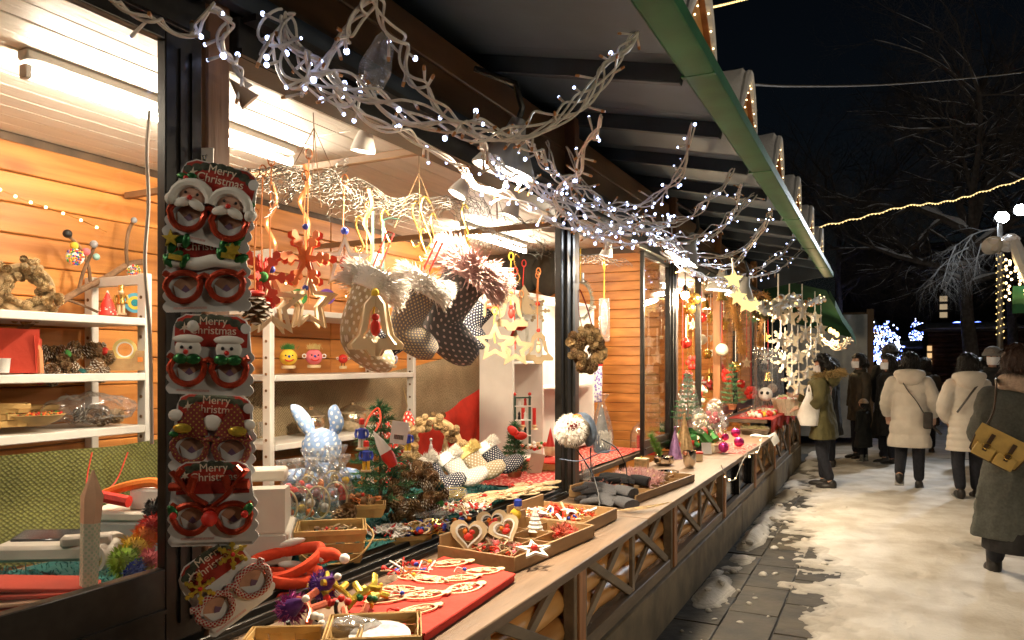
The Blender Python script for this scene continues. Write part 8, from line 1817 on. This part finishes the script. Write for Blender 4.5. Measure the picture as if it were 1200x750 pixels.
def bare_tree(label, base, h, r, limbs, seed, snow=True, depth=3, droop=0):
    t = T('bare_tree', label, 'tree', base, world=True); rr = random.Random(seed); b = V(base)
    m = MB(); top = b + V((rr.uniform(-.3, .3), 0, h)); q = spline([b, b + V((.05, 0, h * .3)), b + V((-.08, 0, h * .65)), top], 6); m.tube(q, [r * (1.15 - .65 * i / (len(q) - 1)) for i in range(len(q))], 12); m.build('trunk', M_barkd, t)
    m = MB(); ms = MB()
    for (z, d, L, rb) in limbs: branch(m, ms if snow else None, b.lerp(top, z), d, L, rb, depth, rr, droop)
    m.build('crown', M_barkd, t)
    if snow and ms.v: ms.build('branch_snow', M_snowc, t, kind='stuff')
    return t
def lim(rr, n, z0=.5, L=(3, 5), rb=.1): return [(rr.uniform(z0, 1), (math.cos(a) + rr.gauss(0, .2), math.sin(a), rr.uniform(.2, 1.2)), rr.uniform(*L), rr.uniform(rb * .5, rb)) for a in [6.28 * k / n for k in range(n)]]
rl = random.Random(3)
bare_tree('big bare tree with snowy limbs rising behind the white coats', (2.12, 24.35, -0.013), 5.2, .22, [(.98, (-1, .2, .35), 4.2, .12), (.8, (-1, -.4, .15), 3.6, .1), (1, (.35, .2, 1), 5, .14), (.95, (-.5, .3, 1), 5, .12), (.9, (1, .1, .5), 4.2, .11), (1, (.1, -.6, 1.1), 5, .12), (.72, (.7, -.6, .3), 3, .08), (.7, (-.8, .5, .5), 3.4, .08)], 5, depth=4)
bare_tree('slender bare tree at the upper right, mostly in darkness', (3.599, 28.397, 0.217), 6.5, .16, lim(rl, 8, .45, (3, 5), .09), 8, depth=3)
bare_tree('faint bare tree behind the roof gables on the left of the sky', (-1.302, 28.249, 0.25), 6, .14, lim(rl, 9, .45, (3, 5), .08), 12, depth=3, snow=False)
# frosted twigs lit by the floodlight
t = T('snowy_bough', 'drooping frosty twigs glowing in the floodlight', 'branch', (2.144, 19.364, 4.428), world=True); m = MB(); rr = random.Random(9)
for p, d, L in (((2.08, 18.777, 4.341), (-1, 0, -.25), 1.1), ((1.679, 18.583, 4.217), (-.8, 0, -.7), 1.1), ((1.359, 18.429, 3.986), (-.6, 0, -.9), 1.0), ((1.839, 18.661, 4.039), (-.3, 0, -1), .8), ((2.48, 18.97, 4.128), (-.8, .1, -.2), 1.0), ((1.599, 18.545, 3.95), (-1, .1, -.5), 1.2)): branch(m, None, p, d, L, .016, 2, rr, .12)
m.build('twigs', mat('frosted_twig', (.4, .4, .4), .7, .2, 20, .2), t)
# floodlight pole with horn speakers and a spiral of warm lights
PB = (1.918, 16.477, 0.01)
t = T('light_pole', 'pole wrapped in warm lights carrying two floodlights', 'lamp post', (PB[0], PB[1], 0)); m = MB(); m.tube([(0, 0, 0), (0, 0, 4.3)], [.06, .045], 10); m.build('pole', mat('grey_pole', (.3, .3, .3), .5, .1, 10, .05, metal=.5), t)
ml = MB()
for k in range(80): a = k * 1.1; ml.ball((.062 * math.cos(a), .062 * math.sin(a), 2.0 + k * .022), .009, 5, 4)
ml.build('spiral_led', emit('warm_rope_led', (1, .66, .22), 3, False), t, kind='stuff')
M_flood = emit('floodlight_lens', (.86, .93, 1), 120)
for dx, z, nm in ((.02, 4.17, 1), (.3, 4.28, 2)):
    m = MB(); m.lathe([(.05, -.06), (.11, -.03), (.125, .02), (.12, .03)], 18, (dx, -.1, z), rx(rad(75))); fl = m.build('flood_housing', M_black, t); m = MB(); m.lathe([(.0005, .036), (.105, .034)], 18, (dx, -.1, z), rx(rad(75))); m.build('lens', M_flood, fl)
MB().bar((-.1, 0, 4.15), (.45, 0, 4.3), .05, .05).build('bracket', M_black, t)
lamp('flood_beam', 'SPOT', (PB[0], PB[1] - .25, 4.1), 650, (.88, .94, 1), .1, (-1.2, 6, 1.2), 120)
lamp('flood_back', 'POINT', (PB[0] - .3, PB[1] + .1, 4.25), 45, (.85, .93, 1), .08)
for p, lb in (((1.794, 16.084, 3.59), 'white horn speaker on the pole, left one with a snow cap'), ((2.068, 16.217, 3.635), 'white horn speaker on the pole, right one')):
    t = T('horn_speaker', lb, 'speaker', p, (rad(75), 0, rad(-25))); m = MB(); m.lathe([(.05, -.16), (.055, -.05), (.08, .04), (.17, .14), (.175, .15), (.16, .14), (.06, .02)], 20); m.build('horn', M_white, t); m = MB(); m.ball((0, .12, .03), (.13, .05, .14), 12, 8); m.build('snow_cap', M_snowc, t)
# ropes of light and the dark cable
def rope(label, pts, mm, r, name='rope_light', lit=None, wave=.0):
    q = spline(pts, 14); q = [p + V((0, 0, wave * math.sin(i * 1.1))) for i, p in enumerate(q)]
    t = T(name, label, 'rope light' if lit else 'cable', q[0], world=True); m = MB(); m.tube(q, r, 6); m.build('rope', mm, t)
    if lit:
        ml = MB(); L = 0
        for a, b in zip(q, q[1:]):
            n = max(1, int((b - a).length / lit))
            for k in range(n): ml.ball(a.lerp(b, k / n) + V((0, -.004, -.006)), r * 1.5, 5, 4)
        ml.build('led_bulb', MATS['warm_rope_led'], t, kind='stuff')
rope('bright warm rope light rising from the far eave to the right', [(-1.071, 12.256, 3.543), (-0.407, 12.688, 3.715), (0.292, 13.136, 3.929), (0.884, 13.534, 4.028), (1.5, 14.054, 4.257), (2.34, 14.46, 4.55)], emit('warm_rope', (1, .72, .32), 1.2), .007, lit=.09, wave=.012)
rope('bead of warm rope light crossing the top above the first gable', [(-0.847, 3.589, 3.198), (-0.799, 3.835, 3.306), (-0.741, 4.085, 3.421), (-0.61, 4.37, 3.561)], M_cable, .004, lit=.028)
rope('dark sagging cable tied to the tip of the second gable', [(-0.806, 4.72, 3.226), (-0.631, 6.359, 3.71), (0.039, 8.905, 4.448), (1.15, 11.663, 5.272), (2.255, 13.308, 5.767)], mat('dark_cable', (.12, .1, .07), .7), .009, name='cable')
# log cabin, small hut, left hut
def hut(name, label, base, rot, w, d, h, wall, logs=10, roof_snow=.16, slope=.25, lights=0, lit_win=True):
    t = T(name, label, 'hut', base, rot)
    m = MB(); m.box((0, 0, h / 2), (w - .1, d - .1, h)); m.build('wall', M_dark, t)
    lg = MB()
    me = MB().tube([(-w / 2, 0, 0), (w / 2, 0, 0)], h / logs * .52, 8).mesh('log', wall)
    wl_ = t.children[0]
    for k in range(logs): put('log', me, wl_, (0, -d / 2, h / logs * (k + .5)))
    m = MB(); ov = .3; m.add([(x, y, h + z + dz) for dz in (0, .08) for x, y, z in ((-w / 2 - ov, -d / 2 - ov, 0), (w / 2 + ov, -d / 2 - ov, 0), (w / 2 + ov, d / 2 + ov, slope), (-w / 2 - ov, d / 2 + ov, slope))], [(3, 2, 1, 0), (4, 5, 6, 7), (0, 1, 5, 4), (1, 2, 6, 5), (2, 3, 7, 6), (3, 0, 4, 7)]); rf = m.build('roof', M_dark, t)
    m = MB(); m.sheet(lambda u, v: (-w / 2 - ov + (w + 2 * ov) * u, -d / 2 - ov - .02 + (d + 2 * ov) * v, h + .1 + slope * v + roof_snow * (min(1, 8 * u, 8 * (1 - u), .35 + 8 * v)) + .03 * noise.noise(V((u * 7, v * 5, w)))), 24, 8); m.sheet(lambda u, v: (-w / 2 - ov + (w + 2 * ov) * u, -d / 2 - ov - .02, h + .08 + .02 * 1 + roof_snow * .36 * v * min(1, 8 * u, 8 * (1 - u))), 24, 2); m.build('roof_snow', M_snow, t)
    if lights:
        m = MB()
        for k in range(lights): m.ball((-w / 2 - ov + (w + 2 * ov) * (k + .5) / lights, -d / 2 - ov - .03, h + .02 - .06 * (k % 3 == 1)), .03, 5, 4)
        m.build('eave_bulb', M_ledw, t, kind='stuff')
    return t
t = hut('log_cabin', 'dark brown log cabin with a snowy roof behind the white coats', (3.13, 35.945, 0.0), rad(2), 3.2, 3, 2.75, mat('dark_cabin_log', (.1, .04, .02), .6, .25, 6, .1), 14)
for k in range(3): MB().box((-1.55, -1.6, 1.55 + .28 * k), (.16, .06, .2)).build('lit_pane', emit('dim_window', (1, .62, .28), .8), t)
hut('small_hut', 'small dark hut between the blue tree and the log cabin', (1.258, 40.594, -0.09), rad(2), 1.3, 1.5, 2.2, MATS['dark_cabin_log'], 10)
t = hut('market_hut', 'dim market hut with a snowy roof and a light chain, left of the blue tree', (-0.963, 32.856, -0.017), rad(3), 1.2, 2, 2.65, M_dark, 8, .3, .35, 14)
MB().box((-.15, -1.02, 1.3), (.16, .04, 1.0)).build('door_panel', M_white, t)
MB().box((.25, -1.03, 1.1), (.3, .04, 2.0)).build('side_board', mat('brown_board', (.12, .06, .03), .6), t)
t = T('tarpaulin_stall', 'stall closed with a pale blue grey tarpaulin behind the green awning', 'stall', (-0.915, 15.663, 0.148), rad(3))
m = MB(); m.sheet(lambda u, v: (-.75 + 1.4 * u, .03 * math.sin(u * 24) + .02 * math.sin(v * 7 + u * 9), 2.3 * v), 40, 10); m.build('tarpaulin', mat('blue_grey_tarp', (.3, .34, .4), .5, .1, 6, .1), t); MB().box((.7, .1, 1.2), (.12, .12, 2.4)).build('corner_post', M_dark, t); MB().box((0, .8, 1.2), (1.4, 1.4, 2.3)).build('inner_wall', M_dark, t)
t = T('green_awning', 'second green awning with hanging lantern bulbs past the main eave', 'awning', (-0.661, 14.342, 2.327), world=True)
m = MB(); A_ = [V(p) for p in ((-0.872, 14.018, 2.778), (-0.781, 14.062, 2.604), (-0.674, 14.335, 2.357), (-0.555, 14.727, 2.165), (-0.491, 14.868, 1.988))]
m.sheet(lambda u, v: A_[min(4, int(u * 4))].lerp(A_[min(4, int(u * 4) + 1)], u * 4 - int(u * 4)) + V((-1.2 * v, .15 * v, .35 * v)), 12, 4); m.sheet(lambda u, v: A_[min(4, int(u * 4))].lerp(A_[min(4, int(u * 4) + 1)], u * 4 - int(u * 4)) + V((.05, 0, -.12 * v)), 12, 2); m.build('cloth', mat('dark_green_canvas', (.012, .05, .025), .6, .2, 6, .1), t)
for p in ((-0.813, 14.157, 2.103), (-0.761, 14.182, 2.074), (-0.709, 14.208, 2.03)):
    m = MB(); m.ball(p, (.035, .035, .05), 8, 6); m.build('lantern_bulb', emit('lantern_glow', (1, .62, .2), 4), t)
lamp('lantern_light', 'POINT', (-0.775, 13.953, 1.966), 14, (1, .7, .35), .06)
t = T('light_chain', 'silvery tangle of lights under the second green awning', 'string lights', (-0.872, 14.018, 1.983), world=True); bundle(t, [(-0.95, 13.98, 2.027), (-0.781, 14.062, 1.882), (-0.651, 14.125, 1.853), (-0.508, 14.194, 1.969)], 5, .08, .008, .1, .4, M_ledw, seed=8, tl=.08)
# blue lit tree and the blue outlines
M_blue = emit('blue_led', (.12, .2, 1), 9, False); M_bwht = emit('cool_white_led', (.55, .65, 1), 9, False)
def led_tree(label, base, h, w, seed, n=9, trunk=True):
    t = T('lit_tree', label, 'lit tree', base); rr = random.Random(seed); m = MB(); mb = MB(); mw = MB()
    m.tube([(0, 0, 0), (.02, 0, h * .55)], [.08, .05], 7)
    for k in range(n):
        a = math.pi * (.05 + .9 * k / (n - 1)); L = h * .42 * rr.uniform(.8, 1.1); p0 = V((0, 0, h * .5)); p1 = p0 + V((math.cos(a) * w * .5, rr.uniform(-.2, .2), math.sin(a) * h * .46)); q = spline([p0, p0.lerp(p1, .5) + V((0, 0, .06)), p1], 6); m.tube(q, .015, 4)
        for p in q:
            for z in range(3): (mb if rr.random() < .45 else mw).ball(p + V((rr.gauss(0, .07), rr.gauss(0, .07), rr.gauss(0, .07))), .024, 5, 4)
    for k in range(26): mb.ball((rr.gauss(0, .1), -.1, rr.uniform(.0, h * .28)), .024, 5, 4)
    for k in range(26): mw.ball((rr.gauss(0, .04), -.09, rr.uniform(h * .25, h * .55)), .026, 5, 4)
    m.build('trunk', M_barkd, t); mb.build('blue_led', M_blue, t, kind='stuff'); mw.build('white_led', M_bwht, t, kind='stuff')
led_tree('tree outlined in blue and white lights behind the crowd', (-0.002, 26.656, 0.137), 2.75, 1.1, 4, 11)
led_tree('small blue lit tree further back by the hut', (1.557, 45.182, 0.439), 3.4, .7, 6, 7)
t = T('blue_arch', 'small blue lit arch on the cabin roof, left one', 'lit ornament', (2.869, 38.041, 3.127)); m = MB(); m.tube([(.22 * math.cos(a), 0, .16 * math.sin(a)) for a in [q * math.pi / 8 for q in range(9)]], .035, 6); m.build('tube', M_blue, t)
dup(t, (3.662, 38.424, 3.127), label='small blue lit arch on the cabin roof, right one')
t = T('office_building', 'dark distant building with one lit window', 'building', (5.246, 85.84, 0.3), rad(0)); MB().box((0, 0, 6), (18, 8, 13)).build('wall', mat('night_concrete', (.05, .05, .055), .8, .15, 3, .05), t)
for k in range(3): MB().box((-.2, -4.02, 7.2 - .75 * k), (.62, .06, .5)).build('window', emit('office_window', (1, .75, .45), .35), t)
t = T('traffic_cone', 'orange traffic cone standing on the snow before the cabin', 'traffic cone', (2.135, 33.999, 0.0)); MB().lathe([(.22, .03), (.19, .04), (.03, .78), (.025, .8)], 18).build('cone', mat('cone_orange', (.5, .07, .03), .5, .1, 10, .05), t); MB().box((0, 0, .015), (.46, .46, .03), bev=.01).build('base', MATS['cone_orange'], t)
# edge of the opposite stall with its lit gable
t = T('opposite_stall', 'corner of the opposite stall with a lit snowy gable and green awning', 'stall', (1.98, 14.286, 0.15), rad(-8))
MB().box((.75, .6, 1.1), (1.0, 1.6, 2.2)).build('wall', M_plank, t); m = MB(); m.sheet(lambda u, v: (-.15 + 1.4 * u, -.3 + .25 * v, 2.3 + .3 * v), 8, 4); m.sheet(lambda u, v: (-.15 + 1.4 * u, -.3 - .001, 2.3 - .14 * v), 8, 2); m.build('awning', M_green, t)
m = MB(); m.tube(spline([(-.12, -.2, 3.3), (-.04, -.2, 3.0), (.06, -.2, 2.72), (.16, -.2, 2.55)], 5), [.06, .07, .08, .09, .1, .1, .1, .1, .1, .1, .1, .1, .1, .1, .1, .08], 8); m.build('gable_snow', M_snowc, t); m = MB(); m.add([(x, y, z) for y in (-.1, 0) for x, z in ((-.1, 3.2), (.2, 2.55), (1, 2.55), (1, 3.2))], [(0, 1, 2, 3), (7, 6, 5, 4), (0, 4, 5, 1), (1, 5, 6, 2), (2, 6, 7, 3), (3, 7, 4, 0)]); m.build('gable_board', M_lograw, t)
m = MB()
for k in range(26): m.ball((-.2 + .012 * k * (k % 2) + R.uniform(-.04, .04), -.25, 3.0 - .026 * k), .02, 5, 4)
m.build('led_bulb', M_ledw, t, kind='stuff')

for o in list(bpy.data.objects):
    if '_w' in o: del o['_w']
